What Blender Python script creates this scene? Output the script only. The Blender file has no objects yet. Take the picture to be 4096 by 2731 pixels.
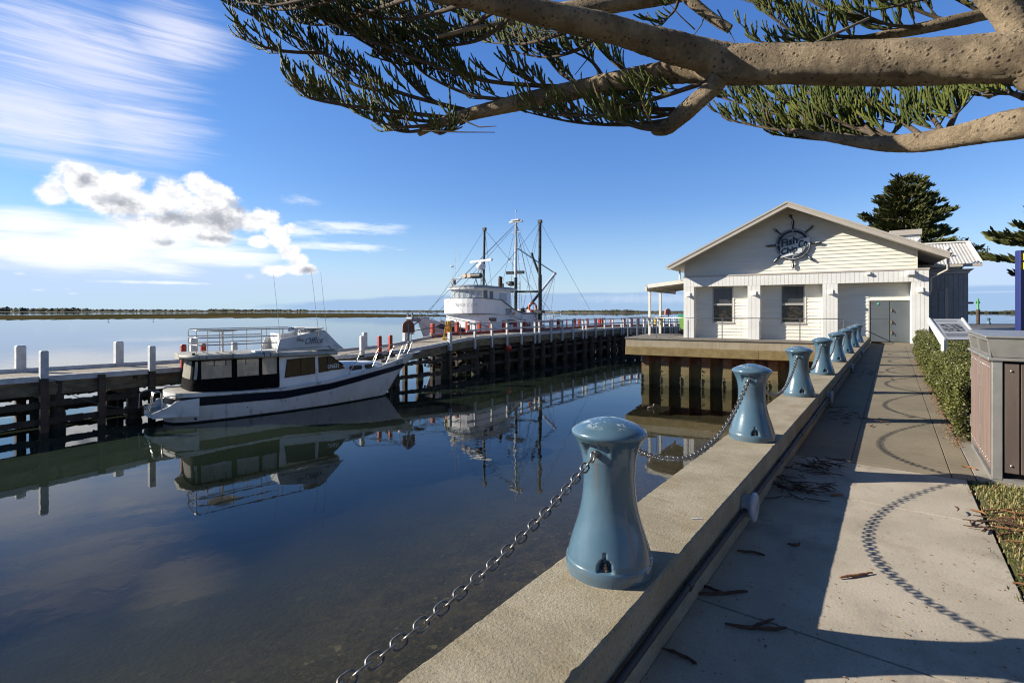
import bpy, bmesh, math, random
import numpy as np
from mathutils import Vector, Matrix
random.seed(7); RNG = np.random.default_rng(7)
V = Vector; R = math.radians
scene = bpy.context.scene; COL = scene.collection
Z = V((0, 0, 1))
# ---------------------------------------------------------------- survey of the place
# camera height above the path, focal length and horizon of the photograph (4096 px wide); used to turn
# measured sight lines into metres on known planes
F = 2046.0; CX = 2048.0; HY = 1243.0; CAMZ = 1.6
WATER = -2.8
def G(px, py, z=0.0):
    D = F * (CAMZ - z) / (py - HY); return V(((px - CX) / F * D, D, z))
def P(px, py, D):
    return V(((px - CX) / F * D, D, CAMZ + (HY - py) / F * D))
def PL(px, py, A, B):
    """sight line met with the upright plane through A and B"""
    k = (px - CX) / F; dx, dy = B[0] - A[0], B[1] - A[1]
    t = (A[0] - k * A[1]) / (k * dy - dx)
    return P(px, py, A[1] + t * dy)

# ---------------------------------------------------------------- mesh builder
class MB:
    def __init__(s): s.v = []; s.f = []; s.s = []
    def add(s, vs, fs, smooth=False):
        o = len(s.v); s.v.extend(V(p) for p in vs)
        for f in fs: s.f.append([i + o for i in f]); s.s.append(smooth)
    def obox(s, o, ex, ey, ez):
        o = V(o); ex = V(ex); ey = V(ey); ez = V(ez)
        s.add([o, o+ex, o+ex+ey, o+ey, o+ez, o+ex+ez, o+ex+ey+ez, o+ey+ez],
              [(3,2,1,0), (4,5,6,7), (0,1,5,4), (1,2,6,5), (2,3,7,6), (3,0,4,7)])
    def box(s, c, size, rz=0.0):
        ex = V((math.cos(rz), math.sin(rz), 0)) * size[0]; ey = V((-math.sin(rz), math.cos(rz), 0)) * size[1]; ez = Z * size[2]
        s.obox(V(c) - ex/2 - ey/2 - ez/2, ex, ey, ez)
    def bar(s, a, b, w, h, up=Z):
        a = V(a); b = V(b); d = (b - a); n = d.cross(V(up))
        if n.length < 1e-6: n = d.cross(V((1, 0, 0)))
        n.normalize(); u = n.cross(d).normalized()
        s.obox(a - n*w/2 - u*h/2, d, n*w, u*h)
    def quad(s, a, b, c, d): s.add([a, b, c, d], [(0, 1, 2, 3)])
    def poly(s, pts): s.add(pts, [tuple(range(len(pts)))])
    def prism(s, pts, vec):
        n = len(pts); vec = V(vec); vs = [V(p) for p in pts] + [V(p) + vec for p in pts]
        s.add(vs, [tuple(range(n))[::-1], tuple(range(n, 2*n))] + [(i, (i+1) % n, n+(i+1) % n, n+i) for i in range(n)])
    def loft(s, rings, closed=True, caps=True, smooth=True):
        n = len(rings[0]); vs = [V(p) for r in rings for p in r]; fs = []
        m = n if closed else n - 1
        for i in range(len(rings) - 1):
            for j in range(m):
                fs.append((i*n+j, i*n+(j+1) % n, (i+1)*n+(j+1) % n, (i+1)*n+j))
        s.add(vs, fs, smooth)
        if caps:
            s.add(rings[0], [tuple(range(n))[::-1]]); s.add(rings[-1], [tuple(range(n))])
    def tube(s, pts, r, n=8, caps=True, closed=False):
        pts = [V(p) for p in pts]; k = len(pts)
        rs = r if isinstance(r, (list, tuple)) else [r] * k
        t0 = (pts[1] - pts[0]).normalized()
        u = t0.cross(Z if abs(t0.z) < .95 else V((1, 0, 0))).normalized(); rings = []
        for i in range(k):
            if closed: t = (pts[(i+1) % k] - pts[i-1])
            else: t = pts[min(i+1, k-1)] - pts[max(i-1, 0)]
            t.normalize(); u = (u - t * u.dot(t)).normalized(); w = t.cross(u)
            rings.append([pts[i] + (u*math.cos(2*math.pi*j/n) + w*math.sin(2*math.pi*j/n)) * rs[i] for j in range(n)])
        if closed: rings.append(rings[0]); caps = False
        s.loft(rings, True, caps, True)
    def lathe(s, prof, n=32, c=(0, 0, 0), caps=False, smooth=True):
        c = V(c)
        s.loft([[c + V((r*math.cos(2*math.pi*j/n), r*math.sin(2*math.pi*j/n), z)) for j in range(n)] for z, r in prof], True, caps, smooth)
    def ball(s, c, r, n=12, m=8, sc=(1, 1, 1)):
        c = V(c)
        s.loft([[c + V((r*sc[0]*math.sin(math.pi*i/m)*math.cos(2*math.pi*j/n), r*sc[1]*math.sin(math.pi*i/m)*math.sin(2*math.pi*j/n), -r*sc[2]*math.cos(math.pi*i/m))) for j in range(n)] for i in range(m+1)], True, False, True)
    def build(s, name, mat, parent=None, world=False, bevel=0.0, segs=2, loc=None):
        me = bpy.data.meshes.new(name); vs = s.v
        if world and parent is not None:
            r = parent
            while r.parent: r = r.parent
            inv = r.matrix_basis.inverted(); vs = [inv @ p for p in vs]
        if loc is not None: vs = [p - V(loc) for p in vs]
        me.from_pydata([tuple(p) for p in vs], [], s.f)
        me.polygons.foreach_set('use_smooth', s.s); me.update()
        return link(name, me, mat, parent, bevel, segs, loc)

def link(name, me, mat, parent=None, bevel=0, segs=2, loc=None):
    o = bpy.data.objects.new(name, me); COL.objects.link(o)
    if mat is not None: me.materials.append(mat)
    if parent is not None: o.parent = parent
    if loc is not None: o.location = loc
    if bevel:
        m = o.modifiers.new('edge', 'BEVEL'); m.width = bevel; m.segments = segs; m.limit_method = 'ANGLE'; m.angle_limit = R(40)
    return o

def arrays_mesh(name, verts, faces, mat, parent=None, smooth=False):
    """mesh from numpy arrays, faces all of one size"""
    me = bpy.data.meshes.new(name); k = faces.shape[1]
    me.vertices.add(len(verts)); me.vertices.foreach_set('co', verts.astype(np.float32).ravel())
    me.loops.add(faces.size); me.loops.foreach_set('vertex_index', faces.astype(np.int32).ravel())
    me.polygons.add(len(faces)); me.polygons.foreach_set('loop_start', np.arange(0, faces.size, k, dtype=np.int32))
    me.polygons.foreach_set('use_smooth', np.full(len(faces), smooth)); me.update(calc_edges=True); me.validate()
    return link(name, me, mat, parent)

def scatter(tv, tf, mats, locs):
    """copies of a template: mats (k,3,3), locs (k,3)"""
    k = len(locs); n = len(tv)
    v = np.einsum('kij,nj->kni', mats, tv) + locs[:, None, :]
    f = tf[None, :, :] + (np.arange(k) * n)[:, None, None]
    return v.reshape(-1, 3), f.reshape(-1, tf.shape[1])

def rand_rot(k, tilt=None):
    a = RNG.normal(size=(k, 4)); a /= np.linalg.norm(a, axis=1)[:, None]
    w, x, y, z = a.T
    return np.stack([np.stack([1-2*(y*y+z*z), 2*(x*y-w*z), 2*(x*z+w*y)], -1),
                     np.stack([2*(x*y+w*z), 1-2*(x*x+z*z), 2*(y*z-w*x)], -1),
                     np.stack([2*(x*z-w*y), 2*(y*z+w*x), 1-2*(x*x+y*y)], -1)], 1)

def tag(o, label=None, cat=None, group=None, kind=None):
    if label: o['label'] = label
    if cat: o['category'] = cat
    if group: o['group'] = group
    if kind: o['kind'] = kind
    return o
def thing(name, label, cat, loc=(0, 0, 0), rz=0.0, group=None):
    o = bpy.data.objects.new(name, None); COL.objects.link(o)
    o.location = loc; o.rotation_euler = (0, 0, rz); o.empty_display_size = .2
    o.matrix_basis = Matrix.Translation(V(loc)) @ Matrix.Rotation(rz, 4, 'Z')
    return tag(o, label, cat, group)
def copy_thing(src, label, loc, rz=0.0):
    def cp(o, par):
        c = o.copy(); COL.objects.link(c); c.parent = par
        for ch in o.children: cp(ch, c)
        return c
    c = cp(src, None); c.location = loc; c.rotation_euler = (0, 0, rz)
    if label: c['label'] = label
    return c
ORD = ('first second third fourth fifth sixth seventh eighth ninth tenth eleventh twelfth thirteenth fourteenth fifteenth sixteenth '
       'seventeenth eighteenth nineteenth twentieth twenty-first twenty-second twenty-third twenty-fourth twenty-fifth twenty-sixth '
       'twenty-seventh twenty-eighth twenty-ninth thirtieth').split()

def text_mesh(mb, txt, o, ex, ey, height, width=None, shear=0.0, depth=0.004, align='CENTER', bold=0.0):
    """lettering laid on the plane (ex, ey) at o, raised by depth"""
    cu = bpy.data.curves.new('lettering', 'FONT'); cu.body = txt; cu.size = 1; cu.align_x = align; cu.align_y = 'CENTER'
    cu.shear = shear; cu.offset = bold; cu.resolution_u = 3
    ob = bpy.data.objects.new('lettering', cu); COL.objects.link(ob)
    dg = bpy.context.evaluated_depsgraph_get(); me = bpy.data.meshes.new_from_object(ob.evaluated_get(dg))
    xs = [v.co.x for v in me.vertices]; ys = [v.co.y for v in me.vertices]
    sy = height / (max(ys) - min(ys)); sx = sy if width is None else width / (max(xs) - min(xs))
    cy = (max(ys) + min(ys)) / 2; cx = (max(xs) + min(xs)) / 2 if align == 'CENTER' else min(xs)
    ex = V(ex).normalized(); ey = V(ey).normalized(); n = ex.cross(ey)
    mb.add([V(o) + ex*(v.co.x-cx)*sx + ey*(v.co.y-cy)*sy + n*depth for v in me.vertices], [tuple(p.vertices) for p in me.polygons])
    bpy.data.objects.remove(ob); bpy.data.curves.remove(cu); bpy.data.meshes.remove(me)

# ---------------------------------------------------------------- materials
class NT:
    def __init__(s, tree): s.t = tree; s.n = tree.nodes; s.l = tree.links
    def node(s, kind, **kw):
        n = s.n.new(kind)
        for k, v in kw.items(): setattr(n, k, v)
        return n
    def put(s, sock, v):
        if hasattr(v, 'is_output') or isinstance(v, bpy.types.NodeSocket): s.l.new(v, sock)
        elif isinstance(v, (tuple, list)) and len(v) == 3 and sock.type == 'RGBA': sock.default_value = (*v, 1)
        else: sock.default_value = v
    def math(s, op, a, b=0.0, c=None, clamp=False):
        n = s.node('ShaderNodeMath', operation=op, use_clamp=clamp); s.put(n.inputs[0], a); s.put(n.inputs[1], b)
        if c is not None: s.put(n.inputs[2], c)
        return n.outputs[0]
    def mix(s, fac, a, b, mode='MIX'):
        n = s.node('ShaderNodeMix', data_type='RGBA', blend_type=mode); s.put(n.inputs[0], fac); s.put(n.inputs[6], a); s.put(n.inputs[7], b)
        return n.outputs[2]
    def step(s, x, lo, hi):
        n = s.node('ShaderNodeMapRange', interpolation_type='SMOOTHSTEP'); s.put(n.inputs[0], x)
        n.inputs[1].default_value = lo; n.inputs[2].default_value = hi
        return n.outputs[0]
    def noise(s, vec, scale, detail=5, rough=.55, dist=0.0):
        n = s.node('ShaderNodeTexNoise'); n.inputs['Scale'].default_value = scale; n.inputs['Detail'].default_value = detail
        n.inputs['Roughness'].default_value = rough; n.inputs['Distortion'].default_value = dist
        if vec is not None: s.l.new(vec, n.inputs['Vector'])
        return n.outputs['Fac']
    def scaled(s, vec, sc, loc=(0, 0, 0)):
        n = s.node('ShaderNodeMapping'); n.inputs['Scale'].default_value = sc; n.inputs['Location'].default_value = loc
        s.l.new(vec, n.inputs['Vector']); return n.outputs[0]
    def xyz(s, vec):
        n = s.node('ShaderNodeSeparateXYZ'); s.l.new(vec, n.inputs[0]); return n.outputs
    def obj(s): return s.node('ShaderNodeTexCoord').outputs['Object']
    def bump(s, h, strength=.3, dist=.01, normal=None):
        n = s.node('ShaderNodeBump'); n.inputs['Strength'].default_value = strength; n.inputs['Distance'].default_value = dist
        s.l.new(h, n.inputs['Height'])
        if normal is not None: s.l.new(normal, n.inputs['Normal'])
        return n.outputs[0]

def new_mat(name):
    m = bpy.data.materials.new(name); m.use_nodes = True; t = NT(m.node_tree)
    return m, t, t.n['Principled BSDF']
def M(name, col, col2=None, rough=.6, metal=0.0, scale=3.0, sc=(1, 1, 1), lo=.35, hi=.65, grain=0.0, gscale=120.0,
      bump=0.0, bscale=60.0, bdist=.004, spec=.5, coat=0.0, extra=None):
    m, t, b = new_mat(name); vec = t.obj(); c = (*col, 1)
    out = None
    if col2 is not None:
        f = t.step(t.noise(t.scaled(vec, sc), scale, 6), lo, hi); out = t.mix(f, col, col2)
    if grain:
        g = t.noise(vec, gscale, 3, .7); k = t.math('MULTIPLY_ADD', g, 2*grain, 1-grain)
        cc = t.node('ShaderNodeCombineColor'); [t.l.new(k, cc.inputs[i]) for i in range(3)]
        out = t.mix(1.0, out if out is not None else col, cc.outputs[0], 'MULTIPLY')
    if extra: out = extra(t, vec, out if out is not None else (*col,))
    if out is not None and not isinstance(out, tuple): t.l.new(out, b.inputs['Base Color'])
    else: b.inputs['Base Color'].default_value = c
    b.inputs['Roughness'].default_value = rough; b.inputs['Metallic'].default_value = metal
    b.inputs['Specular IOR Level'].default_value = spec; b.inputs['Coat Weight'].default_value = coat
    if bump:
        t.l.new(t.bump(t.noise(vec, bscale, 5, .65), bump, bdist), b.inputs['Normal'])
    return m

def streaks(col, sc=(6, 6, .5), lo=.55, hi=.72, amt=.7, seed=0.0):
    def fn(t, vec, base):
        f = t.math('MULTIPLY', t.step(t.noise(t.scaled(vec, sc, (seed, seed, 0)), 1.0, 6, .6), lo, hi), amt)
        return t.mix(f, base, col)
    return fn
# ---------------------------------------------------------------- camera, light, sky
cam = bpy.data.cameras.new('camera'); camo = bpy.data.objects.new('camera', cam); COL.objects.link(camo)
cam.sensor_width = 36; cam.lens = F / 4096 * 36; cam.shift_y = -(1365.5 - HY) / 4096
camo.location = (0, 0, CAMZ); camo.rotation_euler = (R(90), 0, 0); cam.clip_start = .05; cam.clip_end = 20000
scene.camera = camo
scene.view_settings.view_transform = 'Standard'; scene.view_settings.look = 'None'; scene.view_settings.exposure = 0.8; scene.view_settings.gamma = 1
scene.cycles.max_bounces = 8; scene.cycles.transparent_max_bounces = 12; scene.cycles.caustics_reflective = False; scene.cycles.caustics_refractive = False
scene.cycles.use_adaptive_sampling = True; scene.cycles.adaptive_threshold = .02; scene.cycles.use_denoising = True; scene.cycles.filter_width = 1.15
SUN_EL = R(27); SUN = V((-1, .09, 0)).normalized() * math.cos(SUN_EL) + Z * math.sin(SUN_EL)
sl = bpy.data.lights.new('sun', 'SUN'); sl.energy = 5.0; sl.angle = R(.5); sl.color = (1, .93, .80)
so = bpy.data.objects.new('sun', sl); COL.objects.link(so); so.rotation_euler = (-SUN).to_track_quat('-Z', 'Y').to_euler()
world = bpy.data.worlds.new('World'); scene.world = world; world.use_nodes = True
world.cycles.sampling_method = 'MANUAL'; world.cycles.sample_map_resolution = 512
t = NT(world.node_tree); bg = t.n['Background']
sky = t.node('ShaderNodeTexSky', sky_type='NISHITA'); sky.sun_disc = False; sky.sun_elevation = SUN_EL
sky.sun_rotation = math.atan2(SUN.x, SUN.y); sky.altitude = 0; sky.air_density = 1.0; sky.dust_density = .05; sky.ozone_density = 2.6
hs = t.node('ShaderNodeHueSaturation'); hs.inputs['Saturation'].default_value = 1.15; hs.inputs['Value'].default_value = .095
t.l.new(sky.outputs[0], hs.inputs['Color'])
d = t.xyz(t.node('ShaderNodeTexCoord').outputs['Generated'])
AZ = t.math('MULTIPLY', t.math('ARCTAN2', d[0], d[1]), 57.2958); EL = t.math('MULTIPLY', t.math('ARCSINE', d[2]), 57.2958)
def azel(px, py):
    a = math.atan((px - CX) / F); return math.degrees(a), math.degrees(math.atan((HY - py) / F * math.cos(a)))
cv = t.node('ShaderNodeCombineXYZ'); t.l.new(AZ, cv.inputs[0]); t.l.new(EL, cv.inputs[1]); AE = cv.outputs[0]
def blobs(lst, warp=None):
    out = None
    for px, py, rx, ry in lst:
        a, e = azel(px, py); ra = abs(azel(px+rx, py)[0] - azel(px-rx, py)[0]) / 2; re = abs(azel(px, py+ry)[1] - azel(px, py-ry)[1]) / 2
        q = t.math('ADD', t.math('POWER', t.math('MULTIPLY', t.math('SUBTRACT', AZ, a), 1/ra), 2.0), t.math('POWER', t.math('MULTIPLY', t.math('SUBTRACT', EL, e), 1/re), 2.0))
        v = t.math('SUBTRACT', 1.0, t.math('SQRT', q))
        out = v if out is None else t.math('SMOOTH_MAX', out, v, .08)
    return out
lowb = t.math('SUBTRACT', 1.0, t.step(EL, 30.0, 62.0)); skyc = t.mix(1.0, t.mix(lowb, hs.outputs[0], (.002, .030, .185), 'ADD'), (.50, .60, .86), 'DARKEN')
skyc = t.mix(t.math('MULTIPLY', t.step(EL, 32.0, 60.0), .55), skyc, (.02, .045, .11))
# pale air along the horizon
front = t.step(d[1], .15, .75); skyc = t.mix(t.math('MULTIPLY', t.math('SUBTRACT', 1.0, t.step(EL, -1.0, 12.0)), t.math('MULTIPLY', front, .62)), skyc, (.40, .57, .74))
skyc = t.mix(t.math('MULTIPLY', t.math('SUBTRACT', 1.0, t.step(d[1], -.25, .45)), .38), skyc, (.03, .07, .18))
# high streaky cirrus, top left
st1 = t.noise(t.scaled(AE, (.055, .95, 1), (3, 0, 0)), 1.0, 9, .66, .5)
mp = t.node('ShaderNodeMapping'); mp.inputs['Rotation'].default_value = (0, 0, R(24)); mp.inputs['Scale'].default_value = (.05, .60, 1); t.l.new(AE, mp.inputs[0])
st2 = t.noise(mp.outputs[0], 1.0, 8, .6, .8)
m1 = blobs([(330, 250, 640, 330), (150, 480, 620, 270), (560, 520, 420, 230), (700, 150, 330, 200)])
ci = t.math('MULTIPLY', t.step(t.math('ADD', m1, t.math('MULTIPLY', t.math('SUBTRACT', st1, .5), 1.1)), .0, .95),
            t.math('ADD', .42, t.math('MULTIPLY', t.step(t.math('ADD', st1, t.math('MULTIPLY', st2, .7)), .50, 1.06), .58)), clamp=True)
skyc = t.mix(t.math('MULTIPLY', ci, .80), skyc, (.74, .75, .86))
# bright veil behind the cumulus and thin bars over the water
m2 = blobs([(250, 1000, 900, 110), (120, 900, 420, 80), (820, 1020, 450, 60), (480, 955, 650, 100)])
st3 = t.noise(t.scaled(AE, (.10, .8, 1), (9, 4, 0)), 1.0, 7, .6, .5)
ve = t.step(t.math('ADD', m2, t.math('MULTIPLY', t.math('SUBTRACT', st3, .5), 1.7)), -.05, .75)
skyc = t.mix(t.math('MULTIPLY', ve, .92), skyc, (.84, .86, .90))
m3 = blobs([(1400, 910, 330, 34), (1330, 985, 360, 26), (1180, 925, 180, 40), (640, 1130, 330, 10)])
wi = t.step(t.math('ADD', m3, t.math('MULTIPLY', t.math('SUBTRACT', t.noise(t.scaled(AE, (.35, 1.9, 1), (2, 7, 0)), 1.0, 8, .65, .4), .5), 1.8)), .1, 1.0)
skyc = t.mix(t.math('MULTIPLY', wi, .75), skyc, (.82, .86, .92))
m3b = blobs([(1000, 1108, 30, 16), (80, 1095, 44, 11), (290, 1172, 50, 11), (150, 1160, 48, 9), (270, 1157, 36, 8), (890, 1035, 110, 40), (760, 1050, 90, 26), (1200, 800, 110, 30)])
wj = t.step(t.math('ADD', m3b, t.math('MULTIPLY', t.math('SUBTRACT', t.noise(t.scaled(AE, (.5, 1.6, 1), (8, 7, 0)), 1.0, 9, .7, .6), .5), 2.2)), .1, 1.4)
skyc = t.mix(t.math('MULTIPLY', wj, .6), skyc, (.76, .80, .86))
# low grey-blue bank far out at sea
m4 = blobs([(3100, 1232, 3300, 80)])
bk = t.step(t.math('ADD', m4, t.math('MULTIPLY', t.math('SUBTRACT', t.noise(t.scaled(AE, (.12, .5, 1)), 1.0, 6, .5), .5), .5)), .0, .16)
skyc = t.mix(t.math('MULTIPLY', bk, .62), skyc, (.22, .36, .62))
lp = t.step(t.math('ADD', blobs([(2650, 1195, 520, 30), (3000, 1160, 700, 8), (3960, 1168, 330, 5)]), t.math('MULTIPLY', t.math('SUBTRACT', t.noise(AE, 1.1, 7, .6), .5), 1.3)), .1, .9)
skyc = t.mix(t.math('MULTIPLY', lp, .35), skyc, (.60, .68, .82))
# cumulus
CU = [(1000, 890, 90, 60), (1110, 930, 70, 40), (420, 800, 150, 70), (560, 810, 240, 90), (830, 880, 200, 100), (650, 905, 260, 66), (330, 740, 170, 110), (215, 770, 110, 60), (300, 690, 100, 60), (470, 740, 160, 80), (560, 800, 130, 60), (690, 790, 150, 90), (800, 740, 90, 60),
      (860, 810, 140, 110), (930, 870, 100, 80), (720, 900, 180, 80), (640, 965, 90, 40), (860, 950, 120, 45), (1060, 880, 90, 60), (1030, 965, 55, 34),
      (1160, 915, 42, 30), (1120, 960, 55, 40), (1160, 1010, 60, 45), (1200, 1075, 90, 36), (1100, 1080, 80, 30), (1190, 1040, 60, 40)]
m5 = blobs(CU); n5 = t.noise(t.scaled(AE, (1, 1.25, 1)), .42, 12, .68, .25)
n6 = t.noise(t.scaled(AE, (1, 1.2, 1), (5, 2, 0)), .9, 8, .6, .3)
dens = t.math('ADD', m5, t.math('MULTIPLY', t.math('SUBTRACT', n5, .5), 1.35)); ca = t.step(dens, .10, .52)
up = t.node('ShaderNodeVectorMath', operation='ADD'); t.l.new(AE, up.inputs[0]); up.inputs[1].default_value = (-.35, .75, 0)
n5u = t.noise(t.scaled(up.outputs[0], (1, 1.25, 1)), .42, 6, .60, .25)
relief = t.math('SUBTRACT', n5u, n5)
DK = [(880, 880, 150, 85), (480, 820, 130, 60), (700, 870, 150, 50), (860, 955, 140, 22), (340, 720, 70, 55), (960, 830, 60, 60), (1230, 1080, 60, 22), (300, 835, 110, 18), (700, 975, 90, 16)]
dk = t.step(t.math('ADD', blobs(DK), t.math('ADD', t.math('MULTIPLY', t.math('SUBTRACT', n6, .5), 1.1), t.math('MULTIPLY', relief, 1.6))), -.02, .95)
cc = t.mix(dk, (.86, .86, .87), (.34, .36, .41)); cc = t.mix(t.math('MULTIPLY', t.step(relief, .0, .14), .5), cc, (.55, .58, .64))
skyc = t.mix(ca, skyc, cc)
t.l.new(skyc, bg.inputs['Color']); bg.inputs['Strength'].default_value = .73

# ---------------------------------------------------------------- frame of the sea wall (s along, q across)
WA = math.atan2(.8024, .597); DV = V((math.cos(WA), math.sin(WA), 0)); RV = V((DV.y, -DV.x, 0))
def W(s, q, z=0.0): return DV*s + RV*q + Z*z
def SQ(s, q, z=0.0): return V((s, -q, z))
def along_wall(o): o.rotation_euler = (0, 0, WA); return o
QL, QR = -1.349, -.875; WT = .35

# ---------------------------------------------------------------- water and far country
m, t, b = new_mat('water'); vec = t.obj(); t.n.remove(b)
h = t.math('ADD', t.math('MULTIPLY', t.noise(t.scaled(vec, (1, 1, 1)), .55, 3, .5), 1.0), t.math('MULTIPLY', t.noise(t.scaled(vec, (1.2, 1, 1)), 2.6, 3, .5, .4), .22))
patch = t.step(t.noise(vec, .11, 3, .5), .38, .66)
bp = t.node('ShaderNodeBump'); bp.inputs['Distance'].default_value = .016; t.l.new(t.math('MULTIPLY_ADD', patch, .5, .16), bp.inputs['Strength']); t.l.new(h, bp.inputs['Height'])
dt = t.node('ShaderNodeVectorMath', operation='DOT_PRODUCT'); t.l.new(bp.outputs[0], dt.inputs[0]); t.l.new(t.node('ShaderNodeNewGeometry').outputs['Incoming'], dt.inputs[1])
frn = t.math('MULTIPLY_ADD', t.math('POWER', t.math('SUBTRACT', 1.0, t.math('ABSOLUTE', dt.outputs['Value']), clamp=True), 4.8), .98, .02)   # Schlick, the same from either side
gl = t.node('ShaderNodeBsdfGlossy'); gl.inputs['Roughness'].default_value = .012; gl.inputs['Color'].default_value = (.86, .86, .86, 1); t.l.new(bp.outputs[0], gl.inputs['Normal'])
tr = t.node('ShaderNodeBsdfTransparent'); tr.inputs['Color'].default_value = (.80, .77, .64, 1)
mx = t.node('ShaderNodeMixShader'); wp_ = t.xyz(vec); wq = t.math('ADD', t.math('ADD', t.math('MULTIPLY', wp_[0], .8024), t.math('MULTIPLY', wp_[1], -.5968)), t.math('MULTIPLY', t.math('SUBTRACT', t.noise(vec, .25, 4, .6), .5), 5.0))
turb = t.step(wq, -10.0, -21.0); bod = t.node('ShaderNodeBsdfDiffuse'); bod.inputs['Color'].default_value = (.019, .029, .020, 1); mb2 = t.node('ShaderNodeMixShader'); t.l.new(turb, mb2.inputs[0]); t.l.new(tr.outputs[0], mb2.inputs[1]); t.l.new(bod.outputs[0], mb2.inputs[2])
t.l.new(frn, mx.inputs[0]); t.l.new(mb2.outputs[0], mx.inputs[1]); t.l.new(gl.outputs[0], mx.inputs[2])
t.l.new(mx.outputs[0], t.n['Material Output'].inputs['Surface']); WATERMAT = m
mb = MB(); mb.quad((-9000, -40, WATER), (9000, -40, WATER), (9000, 9000, WATER), (-9000, 9000, WATER))
tag(mb.build('water', WATERMAT), kind='structure')
def weed_and_depth_dim(t, vec, base):
    f = t.step(t.noise(t.scaled(vec, (1, 1, 1)), 1.6, 7, .68, .8), .42, .6); c = t.mix(f, base, (.006, .0055, .003))
    g = t.step(t.noise(t.scaled(vec, (1, 1, 1), (3, 3, 0)), 9.0, 5, .7, 1.5), .45, .75); c = t.mix(t.math('MULTIPLY', g, .9), c, (.085, .072, .045)); st = t.math('MULTIPLY', t.step(t.noise(t.scaled(vec, (1, 1, 1), (9, 1, 0)), 3.2, 3, .5), .66, .74), .7); c = t.mix(st, c, (.15, .14, .10)); y_ = t.xyz(vec); q_ = t.math('ADD', t.math('MULTIPLY', y_[0], RV.x), t.math('MULTIPLY', y_[1], RV.y)); return t.mix(t.step(q_, -4.0, -13.0), c, (.012, .018, .012))  # bed away from the wall darkened for light lost in deeper water
bed = M('seabed', (.044, .036, .021), (.020, .017, .010), .95, scale=.45, extra=weed_and_depth_dim, bump=.6, bscale=8, bdist=.05)
mb = MB(); n = 60
for i in range(n):
    for j in range(n):
        pass
def bedz(x, y):
    q = x*RV.x + y*RV.y; w = min(1, max(0, (-1.3 - q) / 16)); return -3.45 - 1.9*w + .10*math.sin(x*.7)*math.cos(y*.53) + .07*math.sin(x*1.9+y*1.3)
gx = [-9000, -400, -120] + [-60 + i*1.0 for i in range(91)] + [60, 400, 9000]; gy = [-40] + [-10 + i*1.0 for i in range(81)] + [120, 400, 9000]
vs = [(x, y, bedz(x, y)) for y in gy for x in gx]; nx = len(gx)
mb.add(vs, [(j*nx+i, j*nx+i+1, (j+1)*nx+i+1, (j+1)*nx+i) for j in range(len(gy)-1) for i in range(nx-1)], True)
tag(mb.build('seabed', bed), kind='structure')

# tidal flat: low mud bank with pools
m, t, b = new_mat('mud'); vec = t.obj(); f = t.step(t.noise(t.scaled(vec, (.02, .006, 1)), 1.0, 7, .65, .6), .40, .62)
t.l.new(t.mix(f, (.070, .054, .026), (.036, .034, .013)), b.inputs['Base Color']); b.inputs['Roughness'].default_value = 1.0; b.inputs['Specular IOR Level'].default_value = 0.0
MUD = m
outl_bot = [(-900, 1290), (-200, 1287), (0, 1284.6), (230, 1283), (434, 1281), (600, 1280.5), (867, 1277), (1150, 1275.5), (1445, 1273), (1560, 1271), (1700, 1268.5), (1850, 1266.5), (1990, 1264)]
outl_top = [(1990, 1262.5), (1760, 1259.5), (1662, 1257), (1500, 1254), (1445, 1252.5), (867, 1252.5), (434, 1257), (0, 1261), (-900, 1266)]
def edge_pts(lst):
    out = []
    for (x0, y0), (x1, y1) in zip(lst, lst[1:]):
        for k in range(10):
            u = k/10; out.append(G(x0+(x1-x0)*u, y0+(y1-y0)*u + random.uniform(-.45, .45), WATER))
    return out
mb = MB(); eb = edge_pts(outl_bot); et = edge_pts(outl_top)[::-1]
nb = 110
def samp(l, u): k = u*(len(l)-1); i = min(int(k), len(l)-2); return l[i].lerp(l[i+1], k-i)
rows = []
for i in range(nb+1):
    a = samp(eb, i/nb); c = samp(et, i/nb); row = []
    for j in range(9):
        u = j/8; p = a.lerp(c, u); hgt = math.sin(math.pi*min(1, max(0, u)))
        p.z = WATER - .02 + (.16 + random.uniform(-.12, .06))*min(1, hgt*1.6) if 0 < j < 8 else WATER - .05
        row.append(p)
    rows.append(row)
mb.loft(rows, closed=False, caps=False)
tag(mb.build('mudflat', MUD), kind='structure')

# far shore: low banks, sheets well beyond the water
shore = M('far_shore', (.10, .085, .045), (.16, .13, .075), .9, scale=.02)
mb = MB()
for pts in ([(-9000, 2300), (-1600, 2300), (-300, 2500), (700, 2900), (9000, 3100), (9000, 5200), (-9000, 5200)],
            [(-90, 1130), (150, 1000), (420, 1020), (900, 1060), (2600, 900), (4200, 760), (4200, 1800), (300, 1800), (-40, 1330)]):
    vs = [V((x, y, WATER + .0)) for x, y in pts]; c = sum(vs, V()) / len(vs)
    top = [p.lerp(c, .04) + Z*1.3 for p in vs]; mb.loft([[p - Z*1 for p in vs], top], True, False, False); mb.poly(top)
tag(mb.build('far_shore', shore), kind='structure')

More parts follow.
